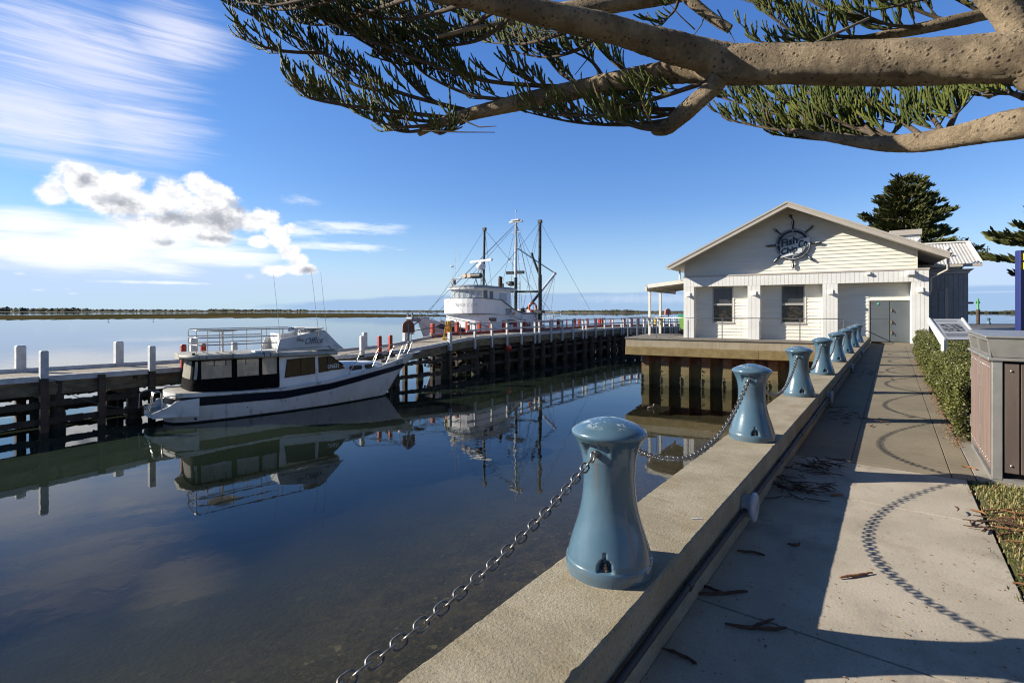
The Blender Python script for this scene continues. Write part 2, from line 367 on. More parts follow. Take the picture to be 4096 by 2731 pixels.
def blob_tmpl():
    bm = bmesh.new(); bmesh.ops.create_icosphere(bm, subdivisions=1, radius=1)
    v = np.array([p.co[:] for p in bm.verts]); f = np.array([[x.index for x in q.verts] for q in bm.faces]); bm.free(); return v, f
BV, BF = blob_tmpl()
scrub = M('scrub', (.030, .036, .016), (.062, .060, .028), .95, scale=.12)
def scrub_band(name, fn, n, seed):
    rng = np.random.default_rng(seed); V_, F_ = [], []
    for k in range(n):
        x, y, z, w, h = fn(rng)
        v = BV * (1 + rng.uniform(-.35, .35, (len(BV), 1))) * np.array([w, w, h]) + np.array([x, y, z]); V_.append(v); F_.append(BF + k*len(BV))
    return arrays_mesh(name, np.concatenate(V_), np.concatenate(F_), scrub)
def far_left(r):
    px = r.uniform(-700, 3000); y = r.uniform(2950, 3150) if px > 950 else r.uniform(2420, 2750)
    hh = (9 if px < 350 else 6.5 - 3.5*min(1, (px-350)/900)) * (1 if px < 1000 else .55) * r.uniform(.5, 1.15)
    if 835 < px < 1230: hh = 6.5*r.uniform(.7, 1.1)
    if px < 40: hh *= 1.5
    if 1230 <= px < 2200: hh = 3.6*r.uniform(.6, 1.1)
    return (px-CX)/F*y, y, WATER + 1.0, r.uniform(9, 26), hh*1.6
tag(scrub_band('far_wood', far_left, 2200, 3), kind='stuff', label='dark line of far trees along the left horizon', cat='trees')
def far_right(r):
    px = r.uniform(2120, 4700); y = r.uniform(1090, 1300) if px < 3500 else r.uniform(930, 1180)
    hh = 4.0*(.75+.35*math.sin(px*.011)+.2*math.sin(px*.031)) * r.uniform(.5, 1.2)
    return (px-CX)/F*y, y, WATER + 1.2, r.uniform(4, 10), max(1.2, hh)
tag(scrub_band('coastal_scrub', far_right, 3600, 4), kind='stuff', label='low dark scrub on the far bank behind the building', cat='scrub')

# ---------------------------------------------------------------- ground, path, grass
asph = M('ground', (.075, .073, .072), (.11, .10, .09), .9, scale=.6, grain=.35, bump=.3)
mb = MB()
land = [W(-25, -.90), W(30.35, -.90), V((18.0, 26.4, 0)), V((9.6, 31.3, 0)), V((21.6, 50.5, 0)), V((24, 60.5, 0)), V((110, 60.5, 0)), V((110, -25, 0))]
mb.prism([p - Z*.05 for p in land], -Z*4.2)
tag(mb.build('ground', asph), kind='structure')
def blot(t, vec, base):
    f = t.math('MULTIPLY', t.step(t.noise(vec, 1.3, 5, .6), .54, .72), .55); c = t.mix(f, base, (.17, .135, .10))
    g = t.step(t.noise(vec, 26.0, 3, .5), .66, .74); c = t.mix(t.math('MULTIPLY', g, .6), c, (.09, .075, .06)); big = t.math('MULTIPLY', t.step(t.noise(t.scaled(vec, (1, 1.6, 1), (3, 5, 0)), .8, 8, .72, .5), .50, .64), .6); c = t.mix(big, c, (.17, .155, .13)); return c
slabm = M('path_slab', (.405, .350, .275), (.325, .28, .215), .85, scale=1.8, grain=.34, gscale=75, bump=.5, bscale=70, bdist=.004, extra=blot)
def lines(t, vec, base):
    x = t.xyz(vec)[0]; w = t.math('FRACT', t.math('MULTIPLY', x, 7.5)); f = t.math('MULTIPLY', t.math('SUBTRACT', 1.0, t.step(t.math('ABSOLUTE', t.math('SUBTRACT', w, .5)), .02, .09)), .42)
    c = t.mix(f, base, (.075, .062, .042)); g = t.math('MULTIPLY', t.step(t.noise(vec, 3.0, 6, .65), .5, .75), .45); return t.mix(g, c, (.115, .095, .064))
brushed = M('brushed_path', (.215, .178, .118), (.17, .14, .092), .85, scale=1.2, grain=.4, gscale=60, bump=.5, bscale=60, bdist=.004, extra=lines)
def slabs(name, mat, cells, top=0.0, jit=0.0):
    mb = MB()
    for s0, s1, q0, q1 in cells:
        mb.obox(SQ(s0, q1, top-.12), V((s1-s0, 0, 0)), V((0, q1-q0, 0)), V((0, 0, .12)))
    return tag(along_wall(mb.build(name, mat, bevel=.003)), kind='structure')
slabs('path', slabm, [(-8, -1.7, -.874, .60), (-1.69, .59, -.874, .60), (.60, 2.893, -.874, .60), (2.907, 5.193, -.874, .58), (5.207, 6.447, -.874, .56)])
cells = []
sv = [6.458, 9.6, 12.8, 16.0, 19.2, 22.4, 25.6, 29.0]
for a, c in zip(sv, sv[1:]): cells += [(a, c-.006, -.874, -.36), (a, c-.006, -.355, .455), (a, c-.006, .463, .635)]
cells += [(29.0, 33.2, -.874, 3.0), (21.6, 28.99, .643, 3.0)]
slabs('footpath', brushed, cells)
padm = M('pad', (.30, .27, .22), (.25, .22, .18), .85, scale=3, grain=.25, gscale=160, bump=.3, bscale=140, extra=blot)
slabs('bin_pad', padm, [(6.46, 8.25, .643, 2.6)], top=.004)
soil = M('soil', (.11, .075, .045), (.19, .125, .07), .95, scale=9, grain=.5, gscale=60, bump=.8, bscale=40, bdist=.02)
mb = MB(); mb.obox(SQ(21.6, 3.2, -.1), V((-13.34, 0, 0)), V((0, 2.55, 0)), Z*.085); o = along_wall(mb.build('garden_bed', soil)); tag(o, kind='structure')
turf = M('turf', (.075, .085, .022), (.14, .11, .05), .95, scale=6, grain=.4, bump=.6, bscale=50, bdist=.02)
mb = MB(); mb.obox(SQ(6.45, 9, -.1), V((-16, 0, 0)), V((0, 8.4, 0)), Z*.09); tag(along_wall(mb.build('lawn', turf)), kind='structure')
# grass blades
def grass(n):
    s = RNG.uniform(1.2, 6.5, n); q = .56 + np.abs(RNG.normal(0, .9, n)) + .04*np.sin(s*9)+.03*np.sin(s*23)
    q = np.where(q < .6, q, q); keep = (RNG.random(n) < np.clip((q-.55)/.12, .12, 1)); s = s[keep]; q = q[keep]; n = len(s)
    L = RNG.uniform(.012, .045, n); w = RNG.uniform(.0022, .0045, n); a = RNG.uniform(0, 6.28, n); lean = RNG.uniform(.2, 1.2, n)
    base = np.stack([s, -q, np.full(n, -.012)], 1); side = np.stack([np.cos(a), np.sin(a), np.zeros(n)], 1); fw = np.stack([-np.sin(a), np.cos(a), np.zeros(n)], 1)
    v = np.stack([base - side*w[:, None], base + side*w[:, None], base + fw*(L*lean*.35)[:, None] + np.array([0, 0, 1])*(L*.7)[:, None] + side*(w*.7)[:, None],
                  base + fw*(L*lean*.35)[:, None] + np.array([0, 0, 1])*(L*.7)[:, None] - side*(w*.7)[:, None]], 1)
    tip = base + fw*(L*lean)[:, None] + np.array([0, 0, 1])*(L*.95)[:, None]
    v2 = np.concatenate([v, tip[:, None]], 1).reshape(-1, 3); i = np.arange(n)[:, None]*5
    f = np.concatenate([i+np.array([0, 1, 2]), i+np.array([0, 2, 3]), i+np.array([3, 2, 4])]); return v2, f
m, t, b = new_mat('grass_blade'); rp = t.node('ShaderNodeNewGeometry').outputs['Random Per Island']
t.l.new(t.mix(t.step(rp, .45, .8), t.mix(rp, (.085, .105, .020), (.19, .19, .035)), (.34, .25, .11)), b.inputs['Base Color']); b.inputs['Roughness'].default_value = .6
gv, gf = grass(30000); go = along_wall(arrays_mesh('grass', gv, gf, m))
tag(go, 'patchy short grass beside the path under the bins', 'grass', kind='stuff')
# ---------------------------------------------------------------- sea wall
def lichen(t, vec, base):
    x = t.xyz(vec)[0]; far = t.step(x, 3.0, 16.0)
    f = t.math('MULTIPLY', t.step(t.noise(t.scaled(vec, (1, 2.2, 2.2)), 2.2, 8, .7, .4), .47, .66), t.math('MULTIPLY_ADD', far, .55, .28)); c = t.mix(f, base, (.21, .140, .045))
    s = t.step(t.noise(vec, 60, 3, .6), .60, .68); c = t.mix(t.math('MULTIPLY', s, .55), c, (.08, .063, .04))
    s2 = t.step(t.noise(t.scaled(vec, (1, 1, 1), (4, 4, 4)), 120, 2, .5), .66, .72); return t.mix(t.math('MULTIPLY', s2, .6), c, (.42, .38, .30))
wallm = M('seawall_concrete', (.325, .28, .20), (.245, .208, .14), .88, scale=2.4, grain=.5, gscale=75, bump=.9, bscale=80, bdist=.005, extra=lichen)
ss = [-12 + .5*i for i in range(22)] + [-1 + .035*i for i in range(290)] + [9.15 + .12*i for i in range(180)]
ss = [s for s in ss if s < 30.4] + [30.4]
rings = []
for s in ss:
    near = 1.0 if s < 10 else .4
    j = lambda a: random.uniform(-a, a)*near
    chip = .010*near if random.random() < .025 else 0
    rings.append([SQ(s, QR, -.06), SQ(s, QR + j(.001), WT-.012-chip+j(.0015)), SQ(s, QR-.012-chip+j(.002), WT+j(.0012)), SQ(s, QR-.10, WT+j(.001)), SQ(s, -1.1, WT+j(.001)), SQ(s, QL+.012+j(.004), WT+j(.0015)), SQ(s, QL, WT-.012+j(.003)), SQ(s, QL, -5.5)])
mb = MB(); mb.loft(rings, False, False, False); mb.poly(rings[0]); mb.poly(rings[-1][::-1])
wall = along_wall(mb.build('seawall', wallm)); tag(wall, 'low concrete sea wall with lichen running from the foreground to the building', 'wall')
pipe_m = M('dark_conduit', (.012, .012, .013), (.022, .021, .020), .6, scale=8)
mb = MB(); mb.tube([SQ(s, QR+.030, .178 + .003*math.sin(s*3)) for s in [x*.5 for x in range(-20, 60)]], .017, 10)
for s in [-1.4 + 1.35*i for i in range(22)]: mb.tube([SQ(s, QR+.030, .178), SQ(s+.05, QR+.030, .178)], .0215, 10)
mb.build('conduit', pipe_m, wall)
# round lights on the wall
lm = M('grey_plastic', (.30, .30, .30), (.38, .38, .38), .5, scale=12); lw = M('lamp_face', (.42, .43, .45), None, .35)
for i, (s, nm) in enumerate([(4.0, 'nearest the camera'), (9.85, 'second from the camera'), (15.3, 'third from the camera'), (21.0, 'farthest, near the doors')]):
    p = W(s, QR, .185); th = thing('wall_light', 'round white light on the path side of the sea wall, ' + nm, 'light', p, WA, 'wall lights along the path')
    mb = MB(); mb.loft([[V((.078*math.cos(a), -.001 - dd, .078*math.sin(a))) for a in [2*math.pi*k/24 for k in range(24)]] for dd in (0, .062)]); mb.build('housing', lm, th)
    mb = MB(); mb.loft([[V((r*math.cos(a), -dd, r*math.sin(a))) for a in [2*math.pi*k/28 for k in range(28)]] for r, dd in ((.098, .060), (.104, .068), (.104, .082), (.094, .090))]); mb.build('face', lw, th)
    mb = MB(); mb.prism([V((0, -.091, -.02)), V((.075, -.091, -.055)), V((.085, -.091, .03)), V((.02, -.091, .015))], V((0, -.003, 0))); mb.build('shade_fin', lm, th)

# ---------------------------------------------------------------- bollards
def chips(t, vec, base):
    z = t.xyz(vec)[2]; top = t.step(z, .690, .722)
    f = t.math('MULTIPLY', t.step(t.noise(t.scaled(vec, (1, 1, .6)), 20, 6, .7, .6), .555, .585), top); c = t.mix(f, base, (.55, .60, .62))
    r = t.math('MULTIPLY', t.step(t.noise(t.scaled(vec, (1, 1, 1), (2, 2, 0)), 14, 5, .7), .66, .70), t.math('SUBTRACT', 1.0, t.step(z, .0, .12))); c = t.mix(r, c, (.16, .10, .06)); x_ = t.xyz(vec); stn = t.math('MULTIPLY', t.math('MULTIPLY', t.step(t.noise(t.scaled(vec, (60, 60, 1.5)), 1.0, 4), .5, .62), t.step(t.math('ABSOLUTE', x_[1]), .045, .0)), t.math('MULTIPLY', t.step(z, .20, .50), t.step(z, .60, .56))); c = t.mix(t.math('MULTIPLY', stn, .55), c, (.17, .12, .08)); g_ = t.math('MULTIPLY', t.step(z, .11, .0), t.step(t.noise(vec, 18, 5, .65), .42, .68)); return t.mix(t.math('MULTIPLY', g_, .6), c, (.11, .10, .075))
bolm = M('bollard_blue', (.078, .140, .190), (.066, .122, .168), .24, scale=7, spec=.5, coat=.5, bump=.18, bscale=210, bdist=.0012, extra=chips)
steel = M('steel', (.55, .54, .52), (.40, .38, .35), .32, 1.0, scale=30)
rust = M('rusty_steel', (.20, .10, .05), (.34, .27, .20), .6, .5, scale=60)
dark_in = M('pocket_shade', (.05, .085, .11), None, .5)
PROF = [(0, .2085), (.030, .2095), (.055, .2095), (.0615, .2065), (.066, .2035), (.09, .198), (.12, .1895), (.15, .1805), (.18, .171), (.215, .1595), (.25, .149), (.29, .1395), (.33, .1325), (.37, .1275), (.41, .1245), (.45, .1238), (.49, .1255), (.525, .129),
        (.56, .136), (.59, .1455), (.615, .156), (.637, .169), (.648, .178), (.656, .1825), (.664, .183), (.672, .179), (.684, .163), (.70, .132), (.715, .092), (.726, .048), (.732, .001)]
def prof(z):
    for (a, ra), (c, rc) in zip(PROF, PROF[1:]):
        if a <= z <= c: return ra + (rc-ra)*(z-a)/(c-a)
    return .001
zs = sorted(set([p[0] for p in PROF] + [.062 + .006*i for i in range(32)] + [.50 + .0065*i for i in range(22)]))
NB = 144; mb = MB(); rings = []
sm = lambda x: max(0, min(1, x))**2*(3-2*max(0, min(1, x)))
for z in zs:
    ring = []
    for jx in range(NB):
        a = 2*math.pi*jx/NB; r = prof(z)
        for k in range(4):                    # arched bolt pockets in the foot
            da = (a - (math.pi + .36 + k*math.pi/2) + math.pi) % (2*math.pi) - math.pi; x = abs(da)*r
            if .062 < z < .15:
                w =   .030*math.sqrt(max(0, 1-((z-.062)/.060)**2)) if z < .122 else 0
                if x < w + .006: r -= sm((w + .006 - x)/.008) * max(0, r - (.150)) * .95
        for a0 in (math.pi, 0):               # eye recess either side
            da = (a - a0 + math.pi) % (2*math.pi) - math.pi; x = da*r
            if .535 < z < .625 and abs(x) < .075:
                r -= sm((.075-abs(x))/.02) * sm((z-.535)/.008) * max(0, prof(z) - .1305) * sm((.628-z)/.012)
        ring.append(V((r*math.cos(a), r*math.sin(a), z)))
    rings.append(ring)
bol = thing('bollard', 'glossy blue cast bollard nearest the camera, white chips on its cap', 'bollard', W(2.29, -1.112, WT), WA, 'blue bollards along the sea wall')
mb.loft(rings, True, True, True); mb.build('body', bolm, bol)
for k in range(4):
    a = math.pi + .36 + k*math.pi/2; c = V((math.cos(a)*.172, math.sin(a)*.172, .062)); mb = MB()
    mb.lathe([(0, .016), (.012, .016), (.0121, .0)], 16, c); mb.lathe([(.012, .0001), (.012, .0115), (.024, .0115), (.0241, .0001)], 6, c, smooth=False); mb.lathe([(.024, .006), (.036, .006), (.0361, .0001)], 10, c); mb.build('anchor_bolt', rust, bol)
for sg in (-1, 1):
    mb = MB(); mb.tube([V((sg*.118, 0, .582)), V((sg*.152, 0, .582))], .017, 14); mb.tube([V((sg*.150, 0, .582)), V((sg*.166, 0, .582))], .011, 10)
    pts = [V((sg*(.172 + 0.017*math.cos(a)), 0, .574 + 0.022*math.sin(a))) for a in [2*math.pi*i/18 for i in range(18)]]; mb.tube(pts, .0052, 8, closed=True); mb.build('chain_eye', steel, bol)
BS = [2.29 + 3.16*i for i in range(-1, 8)]
names = ['glossy blue cast bollard behind the camera position on the sea wall'] + [None] + ['blue bollard, %s along the sea wall from the camera' % ORD[i] for i in range(1, 7)] + ['blue bollard, last of the row beside the building doors']
bollards = {}
for i, s in enumerate(BS):
    if i == 1: continue
    copy_thing(bol, names[i], W(s, -1.112, WT), WA)
# chains: real interlocking links hung between the eyes
galv = M('galvanised', (.27, .26, .25), (.15, .14, .13), .45, .85, scale=40, grain=.3, gscale=90)
def link_tmpl(L, w, r, n=7, k=5):
    pts = []; hl = L/2 - w/2
    for i in range(k+1): a = -math.pi/2 + math.pi*i/k; pts.append((hl + (w/2)*math.cos(a), (w/2)*math.sin(a)))
    for i in range(k+1): a = math.pi/2 + math.pi*i/k; pts.append((-hl + (w/2)*math.cos(a), (w/2)*math.sin(a)))
    m_ = len(pts); vs, fs = [], []
    for i in range(m_):
        p = V((*pts[i], 0)); tg = V((pts[(i+1) % m_][0]-pts[i-1][0], pts[(i+1) % m_][1]-pts[i-1][1], 0)).normalized(); nn = V((tg.y, -tg.x, 0))
        for jx in range(n): b_ = 2*math.pi*jx/n; vs.append(p + nn*math.cos(b_)*r + Z*math.sin(b_)*r)
    for i in range(m_):
        for jx in range(n): fs.append((i*n+jx, i*n+(jx+1) % n, ((i+1) % m_)*n+(jx+1) % n, ((i+1) % m_)*n+jx))
    return np.array([p[:] for p in vs]), np.array(fs)
LT, LF = link_tmpl(.056, .033, .0044)
def chain_mesh(name, a, b, sag, pitch=.0425):
    N = 400; pts = [a.lerp(b, i/N) - Z*sag*4*(i/N)*(1-i/N) for i in range(N+1)]
    L = [0]
    for p, q in zip(pts, pts[1:]): L.append(L[-1] + (q-p).length)
    n = max(2, round(L[-1]/pitch)); locs, mats = [], []; i = 0
    for k in range(n):
        g = (k+.5)/n*L[-1]
        while L[i+1] < g: i += 1
        p = pts[i].lerp(pts[i+1], (g-L[i])/(L[i+1]-L[i])); tx = (pts[i+1]-pts[i]).normalized(); sd = tx.cross(Z).normalized(); up = sd.cross(tx)
        ang = math.pi/4 + (k % 2)*math.pi/2 + random.uniform(-.12, .12); y = sd*math.cos(ang) + up*math.sin(ang); zz = tx.cross(y)
        locs.append(p[:]); mats.append(np.array([tx[:], y[:], zz[:]]).T)
    v, f = scatter(LT, LF, np.array(mats), np.array(locs)); return arrays_mesh(name, v, f, galv, smooth=True)
for i in range(len(BS)-1):
    a = W(BS[i] + .186, -1.112, WT+.565); b = W(BS[i+1] - .186, -1.112, WT+.565)
    o = chain_mesh('chain', a, b, .255 if i == 0 else .32 + random.uniform(-.015, .02))
    lab = 'heavy grey chain hanging from the nearest blue bollard down out of the foreground' if i == 0 else 'grey link chain sagging between the %s and %s blue bollards' % (ORD[i-1], ORD[i])
    tag(o, lab, 'chain', 'chains between the bollards')
# ---------------------------------------------------------------- the building by the wharf
B0 = V((10.3, 30.7, 0)); UB = V((9.74, -6.1, 0)).normalized(); VB = V((-UB.y, UB.x, 0)); BA = math.atan2(UB.y, UB.x)
def bl(p): q = V(p) - B0; return V((q.dot(UB), q.dot(VB), q.z))          # world -> building frame (u along the front, v inwards)
def onfront(px, py, v=0.0): A = B0 + VB*v; return bl(PL(px, py, A, A + UB))
bld = thing('restaurant_building', 'cream weatherboard gabled building with white piers on the wharf deck', 'building', B0, BA)
cream = M('cream_board', (.76, .735, .65), (.70, .67, .58), .55, scale=1.5, sc=(.4, 1, 3), grain=.05, gscale=60)
white = M('white_panel', (.74, .73, .695), (.69, .675, .635), .5, scale=1.2, grain=.04, gscale=50, extra=streaks((.50, .46, .38), (5, 5, .35), .58, .78, .35))
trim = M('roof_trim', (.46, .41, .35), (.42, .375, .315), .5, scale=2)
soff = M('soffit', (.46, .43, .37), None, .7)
greyd = M('grey_door', (.105, .12, .13), (.09, .102, .11), .45, scale=1.0, bump=.05)
glass = M('window_glass', (.010, .009, .008), (.045, .030, .020), .05, scale=2.6, sc=(2, 2, 3), lo=.5, hi=.62, spec=.6)
glass2 = M('window_reflection', (.055, .058, .062), (.030, .032, .036), .08, scale=1.3, sc=(2, 2, .6), spec=.6)  # upper panes: lighter grey paints in the soffit's reflection
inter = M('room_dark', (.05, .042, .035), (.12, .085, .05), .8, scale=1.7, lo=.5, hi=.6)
frame_m = M('window_frame', (.42, .40, .37), None, .45)
zinc = M('corrugated', (.52, .50, .47), (.46, .44, .41), .4, scale=2)
LB, LT_ = 3.02, 3.58                 # lintel
RE = .62                             # depth of the recesses
pc = [(-.02, 1.02), (5.05, 6.0), (8.72, 9.42)]
fx = lambda c: onfront(2450 + c*.659, 1300)[0]
piers = [(0, fx(495)), (fx(820), fx(897)), (fx(1275), fx(1367)), (fx(1815), fx(1921))]
UW = piers[-1][1]
def planks(mb, u0, u1, v, z0, z1, d=.03, w=.19, side=None):
    n = max(1, round((u1-u0)/w)); w = (u1-u0)/n
    for i in range(n): mb.obox((u0+i*w+.006, v-d, z0), (w-.012, 0, 0), (0, d, 0), (0, 0, z1-z0))
def boards(mb, u0, u1, v, z0, z1, h=.19, clip=None, lip=.032):
    z = z0
    while z < z1 - .01:
        zt = min(z+h, z1); a0, a1 = (u0, u1) if clip is None else clip(z); b0, b1 = (u0, u1) if clip is None else clip(zt)
        if a1-a0 > .02:
            mb.add([(a0, v-lip, z), (a1, v-lip, z), (max(b1, b0), v-.002, zt), (b0, v-.002, zt), (a0, v, z), (a1, v, z)], [(0, 1, 2, 3), (4, 5, 1, 0)])
        z = zt
for i, (a, c) in enumerate(piers):
    mb = MB(); mb.obox((a, .0, 0), (c-a, 0, 0), (0, RE+.1, 0), (0, 0, LB)); planks(mb, a, c, 0, .0, LB, .025); mb.obox((a-.004, -.028, LB-.02), (c-a+.008, 0, 0), (0, .02, 0), (0, 0, .012)); mb.build('pier', white, bld)
mb = MB(); mb.obox((0, 0, LB+.004), (UW, 0, 0), (0, RE+.1, 0), (0, 0, LT_-LB-.004)); planks(mb, 0, UW, 0, LB+.004, LT_, .025, .20); mb.build('lintel', white, bld)
mb = MB(); mb.obox((-.03, -.05, LT_+.002), (UW+.06, 0, 0), (0, .85, 0), (0, 0, .085)); mb.build('parapet_cap', trim, bld, bevel=.008)
# recessed weatherboard with openings
w1 = [onfront(2450 + 607*.659, 1150, RE)[0], onfront(2450 + 733*.659, 1150, RE)[0]]; w2 = [onfront(2450 + 1022*.659, 1150, RE)[0], onfront(2450 + 1168*.659, 1150, RE)[0]]
dr = [onfront(2450 + 1557*.659, 1150, RE)[0], onfront(2450 + 1812*.659, 1150, RE)[0]]; WS = .92; DT = 2.14
def bay(u0, u1, holes):
    u = u0; mb = MB()
    for a, c, z0, z1 in holes:
        boards(mb, u, a, RE, .0, LB)
        if z0 > .05: boards(mb, a, c, RE, 0, z0)
        if z1 < LB - .05: boards(mb, a, c, RE, z1, LB)
        u = c
    if u1 - u > .02: boards(mb, u, u1, RE, 0, LB)
    mb.build('front_boards', cream, bld)
bay(piers[0][1], piers[1][0], [(w1[0], w1[1], WS, LB)]); bay(piers[1][1], piers[2][0], [(w2[0], w2[1], WS, LB)]); bay(piers[2][1], piers[3][0], [(dr[0], dr[1], .0, DT)])
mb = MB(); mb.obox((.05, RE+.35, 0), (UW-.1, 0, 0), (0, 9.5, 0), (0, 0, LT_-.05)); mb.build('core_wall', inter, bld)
for a, c in (w1, w2):
    mb = MB(); zt = LB-.02; zm = 1.96
    for u in (a, c-.06): mb.obox((u, RE-.045, WS), (.06, 0, 0), (0, .12, 0), (0, 0, zt-WS))
    for z in (WS, zm-.045, zm+.012, zt-.05): mb.obox((a+.06, RE-.042, z), (c-a-.12, 0, 0), (0, .11, 0), (0, 0, .05))
    mb.obox((a-.03, RE-.08, WS-.045), (c-a+.06, 0, 0), (0, .12, 0), (0, 0, .045))
    f = mb.build('window', frame_m, bld); mb = MB()
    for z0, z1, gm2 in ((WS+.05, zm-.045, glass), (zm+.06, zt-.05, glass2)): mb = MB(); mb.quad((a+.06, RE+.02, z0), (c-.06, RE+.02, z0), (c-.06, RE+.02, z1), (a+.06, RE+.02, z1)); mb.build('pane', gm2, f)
    for ua_ in (a-.05, c+.005): mb = MB(); mb.obox((ua_, RE-.05, WS), (.045, 0, 0), (0, .04, 0), (0, 0, zt-WS)); mb.build('architrave', cream, f)
um = (dr[0] + dr[1])/2
for a, c, zz in ((dr[0]+.02, um-.012, (.02, 1.17, 2.1)), (um+.012, dr[1]-.02, (.02, 2.1))):
    dm = MB()
    for z0, z1 in zip(zz, zz[1:]): dm.obox((a, RE-.02, z0+.006), (c-a, 0, 0), (0, .05, 0), (0, 0, z1-z0-.012))
    dd = dm.build('door', greyd, bld, bevel=.005)
    if a > um:
        hm = MB()
        for z in (.42, .95, 1.55): hm.obox((a+.02, RE-.06, z), (.06, 0, 0), (0, .04, 0), (0, 0, .16)); hm.tube([(a+.05, RE-.09, z+.13), (a+.07, RE-.10, z+.0)], .014, 8)
        hm.build('latch', rust, dd)
    else:
        hm = MB(); hm.obox((a+.05, RE-.024, 1.93), (.12, 0, 0), (0, .004, 0), (0, 0, .1)); hm.build('notice', M('notice', (.10, .09, .08)), dd)
        hm = MB(); hm.lathe([(0, .06), (.003, .06), (.0031, .001)], 20); [setattr(p, 'x', p.x) for p in hm.v]; hm.v = [V((a+.37+p.x, RE-.023-p.z, 1.95+p.y)) for p in hm.v]; hm.build('sticker', M('sticker_green', (.06, .35, .24)), dd)
mb = MB()
for a in (dr[0]-.03, dr[1]-.02): mb.obox((a, RE-.05, 0), (.05, 0, 0), (0, .1, 0), (0, 0, DT))
mb.obox((dr[0]+.02, RE-.05, 2.11), (dr[1]-dr[0]-.04, 0, 0), (0, .1, 0), (0, 0, .04)); mb.build('door_frame', frame_m, bld)
# small wall lamps on the piers, floodlights on the lintel
for c, y in ((462, 650), (860, 642), (1323, 634), (1866, 622)):
    p = onfront(2450 + c*.659, 750 + y*.659); u, z = p.x, p.z; mb = MB()
    mb.obox((u-.12, -.075, z-.12), (.24, 0, 0), (0, .048, 0), (0, 0, .24)); mb.obox((u-.05, -.20, z-.12), (.17, 0, 0), (0, .13, 0), (0, 0, .13)); l = mb.build('wall_lamp', white, bld, bevel=.012)
    mb = MB(); mb.obox((u-.045, -.19, z-.132), (.1, 0, 0), (0, .1, 0), (0, 0, .01)); mb.build('lens', frame_m, l)
for c, y, s in ((1553, 523, .10), (1808, 520, .17)):
    p = onfront(2450 + c*.659, 750 + y*.659); u, z = p.x, p.z; mb = MB()
    mb.obox((u-s, -.10, z-s*.8), (2*s, 0, 0), (0, .072, 0), (0, 0, 1.6*s)); mb.obox((u-s*.7, -.34 if s > .12 else -.16, z-s*.55), (1.5*s, 0, 0), (0, .24 if s > .12 else .06, 0), (0, 0, 1.05*s)); mb.build('floodlight', white, bld, bevel=.01)
# gable and roof
VG, VR = .30, -.95
apx = onfront(3148.6, 805, VR); le = onfront(2671, 1062, VR); re = onfront(3800, 1008, VR)
sl_ = (apx.z - le.z)/(apx.x - le.x); sr_ = (apx.z - re.z)/(re.x - apx.x)
gl0 = onfront(2450 + 443*.659, 1100, VG)[0]; gl1 = onfront(2450 + 1840*.659, 1080, VG)[0]
TH = .30
def clip(z): return max(gl0, apx.x - (apx.z - .12 - z)/sl_), min(gl1, apx.x + (apx.z - .12 - z)/sr_)
mb = MB(); boards(mb, gl0, gl1, VG, LT_+.08, apx.z - .15, .185, clip); mb.build('gable_wall', cream, bld)
mb = MB()
z0 = LT_ + .05
pts = [(gl0+.01, VG+.01, z0), (gl1-.01, VG+.01, z0), (gl1-.01, VG+.01, apx.z-.35-(gl1-apx.x)*sr_), (apx.x, VG+.01, apx.z-.35), (gl0+.01, VG+.01, apx.z-.35-(apx.x-gl0)*sl_)]
mb.prism(pts, (0, 9.5, 0)); mb.build('upper_wall', white, bld)
for u in (gl0-.05, gl1): pass
mb = MB(); mb.obox((gl0-.06, VG-.03, LT_+.09), (.055, 0, 0), (0, .06, 0), (0, 0, .55)); mb.build('corner_board', cream, bld); mb = MB(); mb.obox((gl1+.004, VG-.03, LT_+.09), (.07, 0, 0), (0, .06, 0), (0, 0, .95)); mb.build('corner_board', cream, bld)
VBK = 11.0
def slope(mb, a, b, th, v0, v1, up=0.0):
    a = V((a[0], v0, a[1]+up)); b = V((b[0], v0, b[1]+up)); mb.prism([a, b, b - Z*th, a - Z*th], V((0, v1-v0, 0)))
A2 = (apx.x, apx.z); L2 = (le.x, le.z); R2 = (re.x, re.z)
rf = MB(); slope(rf, L2, A2, .05, VR+.03, VBK, -.02); slope(rf, A2, R2, .05, VR+.03, VBK, -.02); roof = rf.build('roof', zinc, bld)
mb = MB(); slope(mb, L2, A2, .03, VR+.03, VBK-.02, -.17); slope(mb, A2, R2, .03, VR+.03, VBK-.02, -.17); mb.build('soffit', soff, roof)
mb = MB(); slope(mb, L2, A2, TH, VR-.012, VR+.028); slope(mb, A2, R2, TH, VR-.012, VR+.028)
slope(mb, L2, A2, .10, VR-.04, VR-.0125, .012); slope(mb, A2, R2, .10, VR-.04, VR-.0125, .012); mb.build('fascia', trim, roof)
mb = MB()
for e, sg in ((le, -1), (re, 1)):
    mb.loft([[V((e.x + sg*(.005+.12*x), v, e.z - .05 - y)) for x, y in ((0, -.02), (1, -.02), (1.05, .05), (.7, .12), (.2, .14), (0, .10))] for v in (VR, VBK)], True, True, False)
mb.build('gutter', trim, roof)
mb = MB(); mb.tube([V((le.x+.45, VR+1.0, le.z-.2)), V((le.x+.45, VR+1.0, le.z-.75)), V((le.x+.5, VR+1.0, le.z-.83)), V((le.x+1.2, VR+1.15, le.z-.9))], .055, 10); mb.build('downpipe', white, bld); mb = MB()
mb.tube([V((re.x+.05, VR+.9, re.z-.15)), V((re.x+.05, VR+.9, re.z-.75)), V((UW+.12, .35, 3.2)), V((UW+.12, .35, 2.6)), V((UW+.05, .4, 2.4))], .05, 10); mb.build('downpipe', trim, bld)
mb = MB()                                          # solar panels on the left slope
